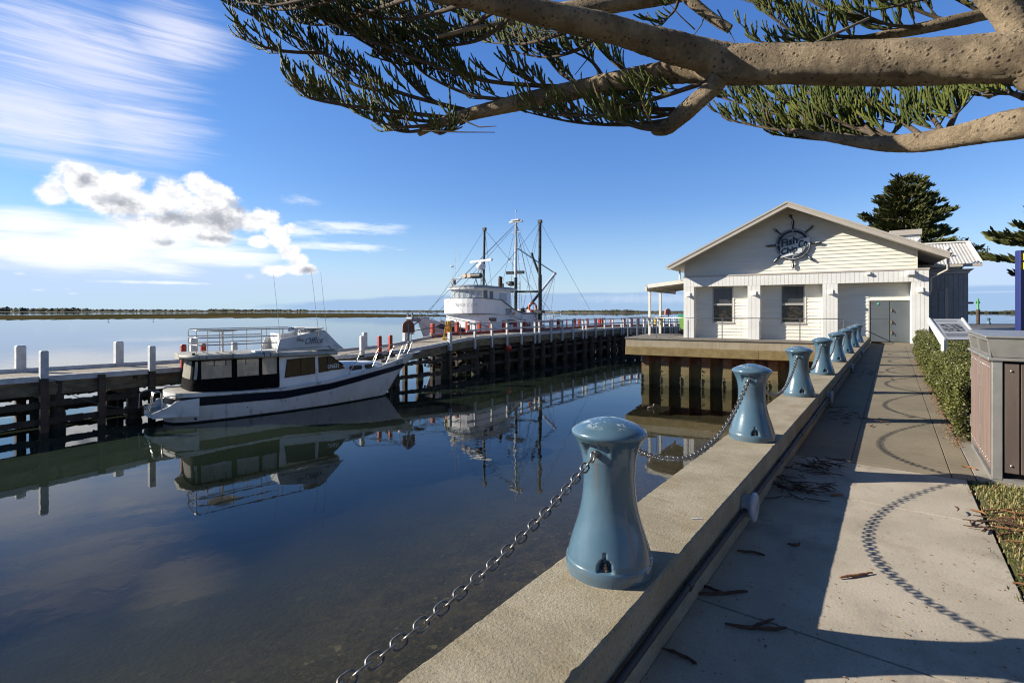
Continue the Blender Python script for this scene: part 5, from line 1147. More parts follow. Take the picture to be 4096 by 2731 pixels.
# ---------------------------------------------------------------- fishing trawler beyond the railed jetty (x to the bow, y to port, z above water)
HX = V((.58, .81, 0)).normalized(); TA = math.atan2(-HX.y, -HX.x); BOW = V((-7.3, 39.6, WATER)); TL = 19.5
tro = BOW + HX*TL                       # stern end on the centre line
tw = thing('fishing_trawler', 'white fishing trawler with tall black and white masts lying behind the red posts', 'boat', tro, TA)
tinv = tw.matrix_basis.inverted(); HXL = V((-1, 0, 0))
def onP(px, py, y=0.0):
    """sight line met with the fore-and-aft plane at port offset y, in boat coordinates"""
    a = tw.matrix_basis @ V((0, y, 0)); b = tw.matrix_basis @ V((1, y, 0)); return tinv @ PL(px, py, a, b)
q6 = lambda cx, cy: (1640 + cx*.2551, 1000 + cy*.2551)
q2 = lambda cx, cy: (1550 + cx*.3508, 850 + cy*.3508)
twh = M('trawler_white', (.83, .83, .83), (.78, .775, .76), .4, scale=1.0, grain=.03, gscale=30, extra=streaks((.48, .36, .24), (5, 5, .8), .64, .78, .45))
tgr = M('trawler_grey', (.24, .26, .29), (.20, .22, .25), .5, scale=2); tnv = M('trawler_navy', (.012, .018, .075), None, .35); tbk = M('mast_black', (.014, .022, .022), (.03, .035, .034), .5, scale=5)
tal = M('mast_white', (.66, .67, .68), (.52, .53, .54), .4, scale=5); trail = M('trawler_rail', (.28, .27, .26), (.20, .19, .18), .5, .4, scale=9)
SHT = [(0, 1.7), (4, 1.6), (8, 1.75), (12, 2.2), (15, 2.75), (17.5, 3.3), (TL, 3.85)]; HBT = [(0, 2.1), (1, 2.35), (6, 2.5), (11, 2.45), (14, 2.15), (16, 1.65), (18, .95), (19, .45), (TL, .08)]; KZT = [(0, -.8), (15, -1), (17, -.8), (17.6, -.2), (18.4, 1.2), (19, 2.5), (TL, 3.6)]
def hbt(x, z): k = ip(KZT, x); s = ip(SHT, x); return ip(HBT, x)*max(0, min(1.0, (z-k)/(s-k)))**ip([(0, .15), (11, .22), (15, .45), (TL, .8)], x)
def thull(mb, z0, z1, out=0, n=50, m=8):
    for sg in (-1, 1):
        rows = []
        for i in range(n+1):
            x = TL*i/n; lo = max(z0(x), ip(KZT, x)); hi = max(z1(x), lo+.001); rows.append([V((x, sg*(hbt(x, lo+(hi-lo)*(j/m)) + out), lo+(hi-lo)*(j/m))) for j in range(m+1)])
        mb.loft(rows if sg > 0 else rows[::-1], False, False, True)
mb = MB(); thull(mb, lambda x: -2, lambda x: ip(SHT, x)); mb.poly([V((0, y*2.1, 1.7)) for y in (-1, 1)] + [V((0, 2.0, -.6)), V((0, -2.0, -.6))]); thl = mb.build('hull', twh, tw)
mb = MB(); thull(mb, lambda x: ip(SHT, x)-.42, lambda x: ip(SHT, x)-.05 if x < 18.3 else ip(SHT, x)-.41, .02, 50, 2); mb.build('sheer_stripe', tnv, thl)
mb = MB(); rows = [[V((TL*i/40, ip(HBT, TL*i/40)*k/4, ip(SHT, TL*i/40)-.55)) for k in range(-4, 5)] for i in range(40)]; mb.loft(rows, False, False, True); mb.build('deck', tgr, tw)
mb = MB(); [mb.tube([V((TL*i/40, sg*ip(HBT, TL*i/40), ip(SHT, TL*i/40)+.02)) for i in range(41)], .055, 6) for sg in (-1, 1)]; mb.build('gunwale', twh, tw)
# houses: plan outlines as (x, half breadth) with a rounded front
def house(mb, xb, xf, hbk, hf, z0, z1, bulge=.9, n=9, slope0=0.0, slope1=0.0):
    out = [(xb, -hbk)] + [(xf + bulge*math.cos(a), hf*math.sin(a)) for a in [-math.pi/2 + math.pi*k/n for k in range(n+1)]] + [(xb, hbk)]
    r0 = [V((x, y, z0 + slope0*(x-xb))) for x, y in out]; r1 = [V((x, y, z1 + slope1*(x-xb))) for x, y in out]; mb.loft([r0, r1], True, True, False); return out
def zat(px, py, y): return onP(px, py, y)
c1 = zat(*q6(1130, 1100), 2.0); c2 = zat(*q6(1780, 1065), 2.1); c3 = zat(*q6(1140, 700), 1.75); c4 = zat(*q6(1585, 730), 1.75)
XF = c1.x; mb = MB(); house(mb, 6.2, XF, 2.0, 2.0, 1.2, 4.25, .55); lower = mb.build('deckhouse', twh, tw)
# bulwark bridge deck that sweeps down aft
zb, zt_ = 4.2, 5.42; xa = c2.x; mb = MB()
prof3 = [(xa, 3.55, 4.05), (xa+1.9, 3.95, 4.55), (xa+3.6, 4.1, 5.30), (XF, zb, zt_)]
rows = []; n = 12
for sgn_ in (1,):
    pts = []
    for x, lo, hi in prof3: pts.append((x, 2.12, lo, hi))
    for k in range(1, n): a = math.pi/2 - math.pi*k/n; pts.append((XF + .95*math.cos(a), 2.12*math.sin(a), zb, zt_))
    for x, lo, hi in prof3[::-1]: pts.append((x, -2.12, lo, hi))
    rows = [[V((x, y, lo)), V((x+.0, y*1.03, hi)), V((x-.04, y*.99, hi)), V((x-.04, y*.97, lo))] for x, y, lo, hi in pts]
mb.loft(rows, True, True, False); blw = mb.build('bridge_bulwark', twh, tw)
mb = MB(); mb.loft([[p[1] + Z*.0, p[1] + V((.0, p[1].y*.06, .07)), p[2] + Z*.05] for p in rows], True, False, False); mb.build('bulwark_cap', tgr, blw)
mb = MB(); house(mb, 5.6, XF+.0, 2.05, 2.1, 4.08, 4.22, .9); mb.build('bridge_deck', tgr, tw)
# wheelhouse with slanted windows
WB, WF = c4.x, c3.x; mb = MB(); wo = house(mb, WB, WF, 1.72, 1.72, 4.2, 6.30, .75); whs = mb.build('wheelhouse', twh, tw)
mb = MB(); house(mb, WB-.6, WF, 1.98, 2.02, 6.31, 6.43, 1.05, 12, .0, .02); house(mb, WB-.4, WF-.2, 1.7, 1.75, 6.43, 6.50, .9, 12, 0, .02); rf_ = mb.build('wheelhouse_roof', tgr, tw)
mb = MB(); house(mb, WB-.58, WF+.02, 1.99, 2.03, 6.26, 6.33, 1.06, 12, .0, .0); mb.build('roof_edge', twh, rf_)
pale_w = M('blind_window', (.36, .41, .44), None, .15); dk_w = M('dark_window', (.02, .02, .018), None, .06); brn_w = M('brown_ports', (.14, .085, .06), (.10, .06, .045), .2, scale=3)
fr_pts = [V((WF + .75*math.cos(a), 1.72*math.sin(a), 0)) for a in [math.pi/2 - math.pi*k/9 for k in range(10)]]
for k in range(9):
    a, b = fr_pts[k], fr_pts[k+1]; nn = ((a+b)/2 - V((WF-.6, 0, 0))).normalized(); a_, b_ = a.lerp(b, .10), a.lerp(b, .90)
    mb = MB(); mb.tube([a_+Z*5.38+nn*.02, b_+Z*5.38+nn*.02, b_+Z*6.10+nn*.02, a_+Z*6.10+nn*.02], .022, 5, closed=True); f = mb.build('front_window', tal, whs)
    mb = MB(); mb.quad(a_+Z*5.38+nn*.012, b_+Z*5.38+nn*.012, b_+Z*6.10+nn*.012, a_+Z*6.10+nn*.012); mb.build('pane', pale_w, f)
def portside(cx0, cy0, cx1, cy1, y, par, mat, nm):
    a = zat(*q6(cx0, cy1), y); b = zat(*q6(cx1, cy0), y); x0, x1, z0, z1 = a.x, b.x, a.z, zat(*q6(cx0, cy0), y).z
    for sg in (1, -1):
        P_ = [V((x0, sg*y, z0)), V((x1, sg*y, z0)), V((x1, sg*y, z1)), V((x0, sg*y, z1))]; mb = MB(); mb.tube(P_, .025, 5, closed=True); f = mb.build(nm, tal, par); mb = MB(); mb.poly([p + V((0, sg*.008, 0)) for p in P_]); mb.build('pane', mat, f)
portside(1150, 630, 1215, 755, 1.735, whs, dk_w, 'side_window'); portside(1248, 645, 1305, 765, 1.735, whs, dk_w, 'side_window'); portside(1400, 675, 1512, 800, 1.735, whs, pale_w, 'side_window')
portside(1235, 1060, 1355, 1140, 2.015, lower, brn_w, 'deckhouse_window'); portside(1515, 1090, 1625, 1170, 2.015, lower, brn_w, 'deckhouse_window'); portside(1830, 1140, 1885, 1210, 2.015, lower, dk_w, 'deckhouse_window')
tin = M('trawler_letters', (.10, .11, .11), None, .5); gold = M('name_grey', (.52, .53, .55), None, .4)
def tl(txt, cx, cy, hgt, wid, mat, y=2.19, shear=0, nm='lettering', bold=.0): p = zat(*q6(cx, cy), y); k = MB(); text_mesh(k, txt, V((p.x, y, p.z)), V((-1, 0, 0)), V((0, 0, 1)), hgt, wid, shear, .01, bold=bold); k.build(nm, mat, blw)
tl('YDE', 1545, 946, .36, 1.0, tin, 2.18, bold=.03); tl('450596', 1542, 1000, .20, .9, tin, 2.17, bold=.02)
k = MB(); p = zat(*q6(1628, 994), 2.17); k.obox((p.x-.2, 2.165, p.z-.13), (.42, 0, 0), (0, .012, 0), (0, 0, .26)); k.build('orange_plate', M('plate_orange', (.55, .33, .14), (.40, .22, .10), .5, scale=30), blw)
# name round the curved front: one letter after the other on the front plating
nm_ = 'CHARISSA'
for i, ch in enumerate(nm_):
    a = R(-8 + 9.0*i); c = V((XF + .97*math.cos(a), 2.17*math.sin(a), 4.93)); tg_ = V((-.97*math.sin(a), 2.17*math.cos(a), 0)).normalized(); k = MB(); text_mesh(k, ch, c, tg_, Z, .30, None, .12, .012); k.build('name_letter', gold, blw)
p = zat(*q6(1170, 765), 1.74); k = MB(); text_mesh(k, 'UN678F', V((p.x, 1.74, p.z)), V((-1, 0, 0)), Z, .16, .6, 0, .012, bold=.03); k.build('lettering', tin, whs)
# bow gear
mb = MB(); mb.tube([V((x, ip(HBT, x)-.05, ip(SHT, x)+.62)) for x in (10.5, 13, 15.5, 17, 18, 18.9)] + [V((19.2, 0, 4.5))] + [V((x, -ip(HBT, x)+.05, ip(SHT, x)+.62)) for x in (18.9, 18, 17, 15.5, 13)], .028, 6)
brl = mb.build('bow_rail', trail, tw)
for x in (12, 13.6, 15.2, 16.6, 17.9, 18.9):
    for sg in (-1, 1): mb = MB(); mb.tube([V((x, sg*(ip(HBT, x)-.05), ip(SHT, x)-.05)), V((x, sg*(ip(HBT, x)-.05), ip(SHT, x)+.62))], .025, 6); mb.build('stanchion', trail, brl)
mb = MB(); mb.bar((18.4, 0, 3.75), (20.3, 0, 3.72), .35, .3); mb.bar((20.2, -.25, 3.7), (20.35, -.25, 4.25), .12, .12); mb.bar((20.2, .25, 3.7), (20.35, .25, 4.25), .12, .12); mb.tube([(20.3, -.3, 3.8), (20.3, .3, 3.8)], .14, 10); mb.build('bow_roller', tgr, tw)
mb = MB(); mb.tube([(19.2, .05, 3.7), (20.4, .0, 3.1), (20.6, 0, 2.95)], .06, 8); mb.prism([(20.1, 0, 2.75), (20.75, 0, 3.25), (20.85, 0, 2.9), (20.5, 0, 2.6), (19.9, 0, 2.62)], (0, .08, 0)); mb.build('anchor', tgr, tw)
mb = MB()
for y in (-.55, .55): mb.tube([(16.2, y-.03, 3.15), (16.2, y+.03, 3.15)], .48, 18)
mb.tube([(16.2, -.55, 3.15), (16.2, .55, 3.15)], .2, 12); mb.box((16.2, 0, 2.75), (.6, 1.3, .4)); mb.build('anchor_winch', M('winch_steel', (.36, .35, .33), (.25, .24, .22), .5, .5, scale=8), tw)
# masts
def up_mast(px_b, px_t, y, py_t, z0, r, n=8): b = onP(px_b, 1200, y); t_ = onP(px_t, py_t, y); return V((b.x, y, z0)), V((t_.x, y, t_.z))
wm0, wm1 = up_mast(2062, 2064, 0, 882, 3.6, .13); mid = wm0.lerp(wm1, .42)
mb = MB(); mb.tube([mid, wm1], [.145, .10], 10); mb.bar(wm1 + V((0, -.75, -.12)), wm1 + V((0, .75, -.12)), .28, .16); mb.box(wm1 + V((0, 0, .02)), (.5, .9, .12)); mb.tube([wm1, wm1 + Z*.85], .02, 6); mb.ball(wm1 + Z*.95, .09, 8, 6); mm = mb.build('white_mast', tal, tw)
mb = MB(); mb.tube([wm0, mid], .17, 10); mb.build('mast_foot', tbk, tw)
mb = MB()
for f, w in ((.88, .5), (.72, .4), (.58, .85)): p = wm0.lerp(wm1, f); mb.bar(p + V((0, -w, 0)), p + V((0, w, 0)), .05, .05); mb.tube([p + V((0, w, 0)), p + V((0, w, .25))], .02, 6)
p = wm0.lerp(wm1, .58) + V((0, -.8, .25)); mb.lathe([(0, .05), (.06, .28), (.1, .2), (.12, .001)], 14, p); mb.build('mast_fitting', tal, mm)
for y in (-.62, .62): mb = MB(); p = wm0.lerp(wm1, .47) + V((.1, y, 0)); mb.box(p, (.35, .75, .28), .2); mb.build('floodlight', tbk, mm)
mb = MB(); p = wm0.lerp(wm1, .36) + V((-.1, -.6, 0)); mb.ball(p, .42, 10, 7, (1, 1, .6)); mb.tube([p + V((0, -.6, .1)), p + V((0, .4, .1))], .1, 8); mb.build('winch_head', tbk, mm)
mb = MB()
for y in (-.28, .28): mb.tube([wm0 + V((-.35, y, 0)), wm0.lerp(wm1, .38) + V((-.3, y, 0))], .022, 5)
for k in range(10): p = wm0.lerp(wm1, .03 + .036*k); mb.tube([p + V((-.33, -.28, 0)), p + V((-.33, .28, 0))], .016, 5)
mb.build('mast_ladder', trail, mm)
lb0, lb1 = up_mast(1934, 1938, -1.9, 916, 6.4, .1); rb0, rb1 = up_mast(2158, 2160, 2.35, 886, 2.3, .1)
mb = MB(); mb.tube([lb0, lb1], .115, 8); mb.box(lb1, (.3, .3, .25)); mb.tube([lb0 + Z*.9 + V((0, -.1, 0)), lb0 + V((-.6, -.5, 2.6)), lb0 + V((-.7, -.6, 2.9))], .11, 8); mb.build('outrigger_boom', tbk, tw)
mb = MB(); mb.tube([rb0, rb1], .15, 8); mb.tube([rb0 + V((-.22, .0, 0)), rb0 + V((-.22, 0, 5.6))], .12, 8); mb.box(rb1, (.34, .34, .3)); mb.tube([rb0 + V((-.2, -.1, 5.5)), rb0 + V((.35, -.6, 7.4)), rb0 + V((.3, -.7, 7.7))], .12, 8); mb.box(rb0 + Z*.6, (.7, .7, .3)); mb.box(rb0 + Z*2.0, (.7, .8, .25)); mb.build('outrigger_boom', tbk, tw)
mb = MB(); mb.bar(V((wm0.x, -1.6, 6.3)), V((rb0.x, 2.35, 6.25)), .16, .2); mb.build('cross_beam', tbk, tw)
g1 = onP(*q6(2275, 370), 0); g0 = V((wm0.x-1.2, 0, 4.0)); gm2 = g0.lerp(g1, .5)
mb = MB(); mb.tube([g0, gm2], .14, 8); mb.ball(g0 + V((.2, .2, .3)), .42, 9, 7); mb.build('derrick_foot', tbk, tw); mb = MB(); mb.tube([gm2, g1], [.14, .12], 8); mb.ball(g1, .18, 8, 6); mb.build('derrick', tal, tw)
# roof gear: radar, light bar, exhausts
rx = onP(*q6(1115, 250), -.3); mb = MB(); fz = V((rx.x, -.3, 0))
for dx, dy in ((-.6, -.5), (.6, -.5), (.0, .7)): mb.tube([V((rx.x+dx, -.3+dy, 6.45)), V((rx.x+dx*.2, -.3+dy*.2, rx.z-.25))], .035, 6)
mb.build('radar_tripod', tbk, tw)
mb = MB(); mb.lathe([(-.3, .3), (-.12, .42), (.1, .42), (.2, .25), (.3, .12), (.38, .12)], 16, V((rx.x, -.3, rx.z))); dv = V((.25, 1.0, .0)).normalized(); mb.bar(V((rx.x, -.3, rx.z+.45)) - dv*1.6, V((rx.x, -.3, rx.z+.45)) + dv*1.6, .2, .18); mb.build('radar', twh, tw)
lx = onP(*q6(830, 455), 0).x; z_ = onP(*q6(950, 450), 0).z; mb = MB(); mb.tube([V((lx, -1.2, 6.5)), V((lx, -1.2, z_)), V((lx, 1.4, z_)), V((lx-.3, 1.4, 6.5))], .05, 8); mb.box((lx, -1.1, 6.9), (.35, .3, .4)); lbr = mb.build('light_bar', trail, tw)
for y in (.2, .75): mb = MB(); mb.tube([V((lx+.1, y, z_+.2)), V((lx-.1, y, z_+.2))], .2, 14); mb.build('lamp', M('lamp_cream', (.62, .50, .36), None, .3), lbr)
mb = MB(); mb.tube([V((lx-.1, 1.0, z_+.15)), V((lx-.1, 1.9, z_+.15))], .23, 12); mb.build('canister', tbk, lbr)
for y, h in ((-1.2, 2.2), (-.9, 3.8), (-.5, 3.2)): mb = MB(); mb.tube([V((lx, y, z_)), V((lx-.1, y, z_+h-1.0))], .014, 5); mb.build('whip_antenna', tal, lbr)
mb = MB(); mb.lathe([(0, .02), (.05, .2), (.1, .17), (.12, .001)], 12, V((lx, -1.25, z_+1.0))); mb.build('dome_antenna', twh, lbr)
ex_ = onP(*q6(1415, 580), .6); mb = MB(); mb.tube([V((ex_.x, .6, 6.3)), V((ex_.x, .6, 7.35)), V((ex_.x-.08, .6, 7.5))], .19, 10); mb.tube([V((ex_.x-.7, .4, 6.3)), V((ex_.x-.7, .4, 6.95))], .08, 8); mb.build('exhaust_stack', M('rusty_stack', (.10, .055, .035), (.05, .035, .03), .8, scale=6), tw)
# after rails and deck boxes
mb = MB()
for z in (.5, .95): mb.tube([V((5.8, 2.0, 3.55+z)), V((1.2, 2.1, 3.35+z)), V((1.2, -2.1, 3.35+z)), V((5.8, -2.0, 3.55+z))], .03, 6)
arl = mb.build('after_rail', tal, tw)
for x, y in ((5.6, 2.0), (4.2, 2.04), (2.6, 2.08), (1.2, 2.1), (1.2, 0), (1.2, -2.1), (3.4, -2.06)): mb = MB(); mb.tube([V((x, y, 2.4)), V((x, y, 4.4))], .03, 6); mb.build('stanchion', tal, arl)
mb = MB(); mb.obox((1.0, -2.1, 3.25), (5.0, 0, 0), (0, 4.2, 0), (0, 0, .14)); mb.build('shelter_deck', tgr, tw)
mb = MB(); mb.obox((3.9, -1.0, 3.4), (1.6, 0, 0), (0, 2.4, 0), (0, 0, 1.15)); mb.build('deck_box', twh, tw)
# stays and ropes
ropeb = M('blue_rope', (.05, .16, .24), None, .8); wire = M('wire_stay', (.10, .10, .10), None, .5, .5)
T = wm1 - Z*.3; S_ = [(T, V((19.1, 0, 3.9)), wire), (T + V((0, .2, 0)), V((18.6, .6, 3.7)), wire), (T, V((WF, -1.6, 6.5)), wire), (T, V((WB, 1.7, 6.4)), wire), (T, V((6, 2.1, 3.7)), ropeb), (T, V((4, 2.2, 3.4)), wire), (T, V((2, -2.1, 3.4)), wire), (T, V((wm0.x-.4, 2.2, 3.5)), wire), (T, rb0 + Z*6, ropeb), (T, V((7, -2.0, 4.2)), ropeb),
    (lb1, V((18.2, -.9, 3.5)), ropeb), (lb1, V((1.5, 1.8, 3.6)), wire), (lb1, V((lb0.x-2, -2.0, 4)), wire), (lb1, lb0 + V((-.6, -.5, 2.8)), ropeb), (rb1, V((WB, -1.5, 6.5)), ropeb), (rb1, V((-4.5, 3.8, 2.6)), wire), (rb1, V((9.0, 2.3, 3.0)), ropeb), (rb1, rb0 + V((.3, -.7, 7.7)), wire),
    (T - Z*2.4, g1, wire), (T - Z*2.3, g1 + Z*.05, tbk), (g1, V((.5, .3, 2.5)), wire), (g1, V((1.0, -.8, 2.8)), wire), (g1, V((3.0, .6, 3.6)), wire), (V((10.5, 2.3, 2.2)), V((WB, 1.9, 6.35)), ropeb), (V((8.2, 2.4, 2.2)), g1, wire)]
for a, b, m_ in S_:
    sag = random.uniform(.02, .25) if m_ is ropeb else .02
    mb = MB(); mb.tube([a.lerp(b, i/10) - Z*sag*4*(i/10)*(1-i/10) for i in range(11)], .018 if m_ is not tbk else .045, 4); mb.build('stay', m_, tw)
# life ring hung on the rail
lr = tw.matrix_basis @ V((5.75, 1.6, 4.75)); lth = thing('life_ring', 'orange life ring hung on the after rail of the trawler', 'life ring', lr, R(205)); orm = M('ring_orange', (.62, .11, .025), None, .5); mb = MB(); mb.tube([V((.40*math.cos(a), 0, .40*math.sin(a))) for a in [2*math.pi*k/24 for k in range(24)]], .10, 8, closed=True); mb.build('ring', orm, lth)
for k in range(4): mb = MB(); a = math.pi/4 + k*math.pi/2; mb.tube([V((.40*math.cos(a+e), 0, .40*math.sin(a+e))) for e in (-.12, .12)], .108, 8); mb.build('tape_band', twh, lth)
# ---------------------------------------------------------------- litter bins, hedges, signs on the right
stl = M('bin_steel', (.42, .40, .37), (.35, .335, .31), .42, .6, scale=5, grain=.08, gscale=60); slat = M('bin_slat', (.120, .090, .076), (.092, .068, .057), .55, scale=3, sc=(5, 5, .5), grain=.12, gscale=60, bump=.15, bscale=90)
slatL = M('bin_door_slat', (.24, .165, .135), (.19, .13, .105), .6, scale=3, sc=(6, 6, .4), grain=.15, gscale=50); blk = M('bin_inside', (.008, .008, .008), None, .9); screw = M('bolt_head', (.5, .48, .45), None, .3, .9)
# local frame: x along the front (away from the path), y towards the building
bo = W(6.52, .745); BR = math.atan2(RV.y, RV.x); bin_ = thing('bin_enclosure', 'brown slatted litter bin enclosure with steel hood and two openings beside the path', 'litter bin', bo, BR)
BW, BD, BH = 1.35, 1.57, 1.135
mb = MB(); mb.obox((.0, .0, .03), (.075, 0, 0), (0, .06, 0), (0, 0, BH)); mb.build('corner_post', stl, bin_, bevel=.006)
for x, y in ((BW-.09, 0), (0, BD-.05), (BW-.09, BD-.05)): mb = MB(); mb.obox((x, y, .03), (.09, 0, 0), (0, .05, 0), (0, 0, BH)); mb.build('corner_post', stl, bin_)
mb = MB(); mb.obox((.03, BD/2-.03, .10), (-.035, 0, 0), (0, .06, 0), (0, 0, BH-.08)); mb.build('middle_post', stl, bin_)
mb = MB(); mb.obox((.0, .005, .0), (BW, 0, 0), (0, BD-.01, 0), (0, 0, .045)); mb.build('base_plate', stl, bin_)
mb = MB(); mb.obox((.03, .075, .05), (BW-.06, 0, 0), (0, BD-.13, 0), (0, 0, BH-.06)); mb.build('inner_box', blk, bin_)
x = .084
while x < BW - .12: mb = MB(); mb.obox((x, .012, .10), (.104, 0, 0), (0, .03, 0), (0, 0, BH-.12)); s_ = mb.build('front_slat', slat, bin_, bevel=.004); mb = MB(); [mb.ball((x+.05, .010, z), .011, 8, 5) for z in (.17, BH-.09)]; mb.build('bolt_head', screw, s_); x += .115
for k in range(2):
    y0 = .065 + k*(BD/2-.03); y1 = y0 + BD/2 - .10; mb = MB(); mb.obox((.012, y0, .11), (.03, 0, 0), (0, y1-y0, 0), (0, 0, BH-.14)); n = 6
    for i in range(n): mb.obox((-.002, y0 + (y1-y0)*i/n + .004, .11), (.015, 0, 0), (0, (y1-y0)/n-.009, 0), (0, 0, BH-.14))
    dr2 = mb.build('bin_door', slatL, bin_); mb = MB()
    for z in (.25, .80): mb.obox((-.014, y1-.004, z), (.012, 0, 0), (0, .035, 0), (0, 0, .14))
    mb.build('hinge', stl, dr2); mb = MB()
    for i in range(n):
        for z in (.16, BH-.07): mb.ball((-.003, y0 + (y1-y0)*(i+.5)/n, z), .009, 6, 4)
    mb.build('bolt_head', screw, dr2)
# hood: sloping face on the path side with a chute opening for each bin
mb = MB(); z0, z1 = BH+.035, 1.345; A = lambda x, y, z: V((x, y, z))
mb.add([A(-.005, -.012, z0), A(BW, -.012, z0), A(BW, -.03, z1), A(-.03, -.03, z1)], [(0, 1, 2, 3)]); mb.add([A(-.03, -.03, z1), A(BW, -.03, z1), A(BW, BD, z1+.01), A(-.03, BD, z1+.01)], [(0, 1, 2, 3)])
mb.add([A(BW, -.012, z0), A(BW, BD, z0), A(BW, BD, z1+.01), A(BW, -.03, z1)], [(0, 1, 2, 3)]); mb.add([A(-.005, BD, z0), A(BW, BD, z0), A(BW, BD, z1+.01), A(-.03, BD, z1+.01)], [(0, 1, 2, 3)])
def hs(y, w): return V((-.005 - .025*w, y - (.0)*w, z0 + (z1-z0)*w))
ys = [-.02, .10, BD/2-.10, BD/2+.06, BD-.12, BD]
for i in range(5):
    a, b = ys[i], ys[i+1]
    if i in (1, 3):
        mb.quad(hs(a, 0), hs(b, 0), hs(b, .12), hs(a, .12)); mb.quad(hs(a, .82), hs(b, .82), hs(b, 1), hs(a, 1))
        for p, q in ((hs(a, .12), hs(b, .12)), (hs(a, .82), hs(b, .82)), (hs(a, .12), hs(a, .82)), (hs(b, .12), hs(b, .82))): mb.quad(p, q, q + V((.16, 0, -.09)), p + V((.16, 0, -.09)))
    else: mb.quad(hs(a, 0), hs(b, 0), hs(b, 1), hs(a, 1))
hood_ = mb.build('hood', stl, bin_)
mb = MB(); mb.obox(A(-.05, -.045, z1+.002), (BW+.06, 0, 0), (0, BD+.06, 0.01), (0, 0, .02)); mb.obox(A(-.03, -.02, z0-.035), (BW+.04, 0, 0), (0, BD+.03, 0), (0, 0, .03)); mb.build('hood_lip', stl, hood_, bevel=.006)
mb = MB(); mb.obox((.16, .04, z0), (.5, 0, 0), (0, BD-.08, 0), (0, 0, z1-z0-.03)); mb.build('chute_dark', blk, hood_)
# hedges
m, t, b = new_mat('hedge_leaf'); rp = t.node('ShaderNodeNewGeometry').outputs['Random Per Island']; nz_ = t.step(t.noise(t.obj(), 3.0, 4), .35, .65)
t.l.new(t.mix(t.step(rp, .965, .98), t.mix(t.math('ADD', t.math('MULTIPLY', rp, .6), t.math('MULTIPLY', nz_, .4)), (.046, .056, .014), (.150, .150, .036)), (.30, .28, .16)), b.inputs['Base Color']); b.inputs['Roughness'].default_value = .45; b.inputs['Specular IOR Level'].default_value = .3; HEDGE = m
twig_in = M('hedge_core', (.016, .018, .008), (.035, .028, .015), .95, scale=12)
LFV = np.array([[0, 0, 0], [.5, -.32, .05], [1, 0, 0], [.5, .32, .05]]); LFF = np.array([[0, 1, 2, 3]])
def hedge(name, s0, s1, q0, q1, h0, h1, n, size, label):
    mid = W((s0+s1)/2, (q0+q1)/2); th = thing(name, label, 'hedge', (mid.x, mid.y, 0), WA); L = s1-s0; B = q1-q0
    def bound(x, y):   # noise on the clipped outline
        return .05*np.sin(x*3.1+y*2) + .035*np.sin(x*7.3+1) + .03*np.sin(y*6.1+x*2.2)
    face_ = RNG.choice(4, n, p=[.40, .12, .36, .12]); u = RNG.uniform(-.5, .5, n); v = RNG.random(n)**.8; dep = np.abs(RNG.normal(0, .035, n))
    x = np.where(face_ == 0, u*L, np.where(face_ == 1, -L/2 + dep, np.where(face_ == 2, u*L, L/2 - dep))); yl = np.where(face_ == 0, B/2 - dep, np.where(face_ == 2, RNG.uniform(-.5, .5, n)*B, RNG.uniform(-.5, .5, n)*B))
    hh = h0 + (h1-h0)*(x/L+.5); z = np.where(face_ == 2, hh - dep, v*hh)
    rnd = np.clip((z-hh+.18)/.18, 0, 1)**2*.10; k = bound(x, z)
    yl = np.where(face_ == 0, yl + bound(x, z*3) - rnd - .10*np.clip(1-z/.25, 0, 1), yl); x = np.where(face_ == 1, x - bound(yl, z*3) + rnd + .05*np.clip(1-z/.25, 0, 1), x); z = np.where(face_ == 2, z + bound(x, yl)*.9, z) + .01
    loc = np.stack([x, yl, z], 1); Rm = rand_rot(n) * (size*RNG.uniform(.7, 1.4, n))[:, None, None]
    vv, ff = scatter(LFV, LFF, Rm, loc); arrays_mesh('foliage', vv, ff, HEDGE, th)
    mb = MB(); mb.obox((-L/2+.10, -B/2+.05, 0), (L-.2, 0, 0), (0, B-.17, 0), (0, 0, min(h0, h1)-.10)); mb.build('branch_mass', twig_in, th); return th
hedge('hedge', 8.45, 12.15, .63, 2.3, .80, .78, 60000, .027, 'clipped green hedge nearer the camera, right behind the litter bins')
hedge('hedge', 12.35, 21.3, .60, 2.6, .74, .92, 60000, .030, 'farther clipped hedge running on towards the building doors')
m, t, b = new_mat('leaf_litter'); rp = t.node('ShaderNodeNewGeometry').outputs['Random Per Island']; t.l.new(t.mix(rp, (.13, .060, .028), (.34, .20, .10)), b.inputs['Base Color']); b.inputs['Roughness'].default_value = .8; LITTER = m
n = 2600; s = RNG.uniform(7.9, 21.5, n); q = .66 - np.abs(RNG.normal(0, .055, n)); loc = np.stack([s, -q, RNG.uniform(.004, .02, n)], 1); vv, ff = scatter(LFV, LFF, rand_rot(n)*np.array([1, 1, .35])[None, :, None]*(.03*RNG.uniform(.5, 1.3, n))[:, None, None], loc)
tag(along_wall(arrays_mesh('leaf_litter', vv, ff, LITTER)), 'brown leaf litter lying along the foot of the hedges', 'leaves', kind='stuff')
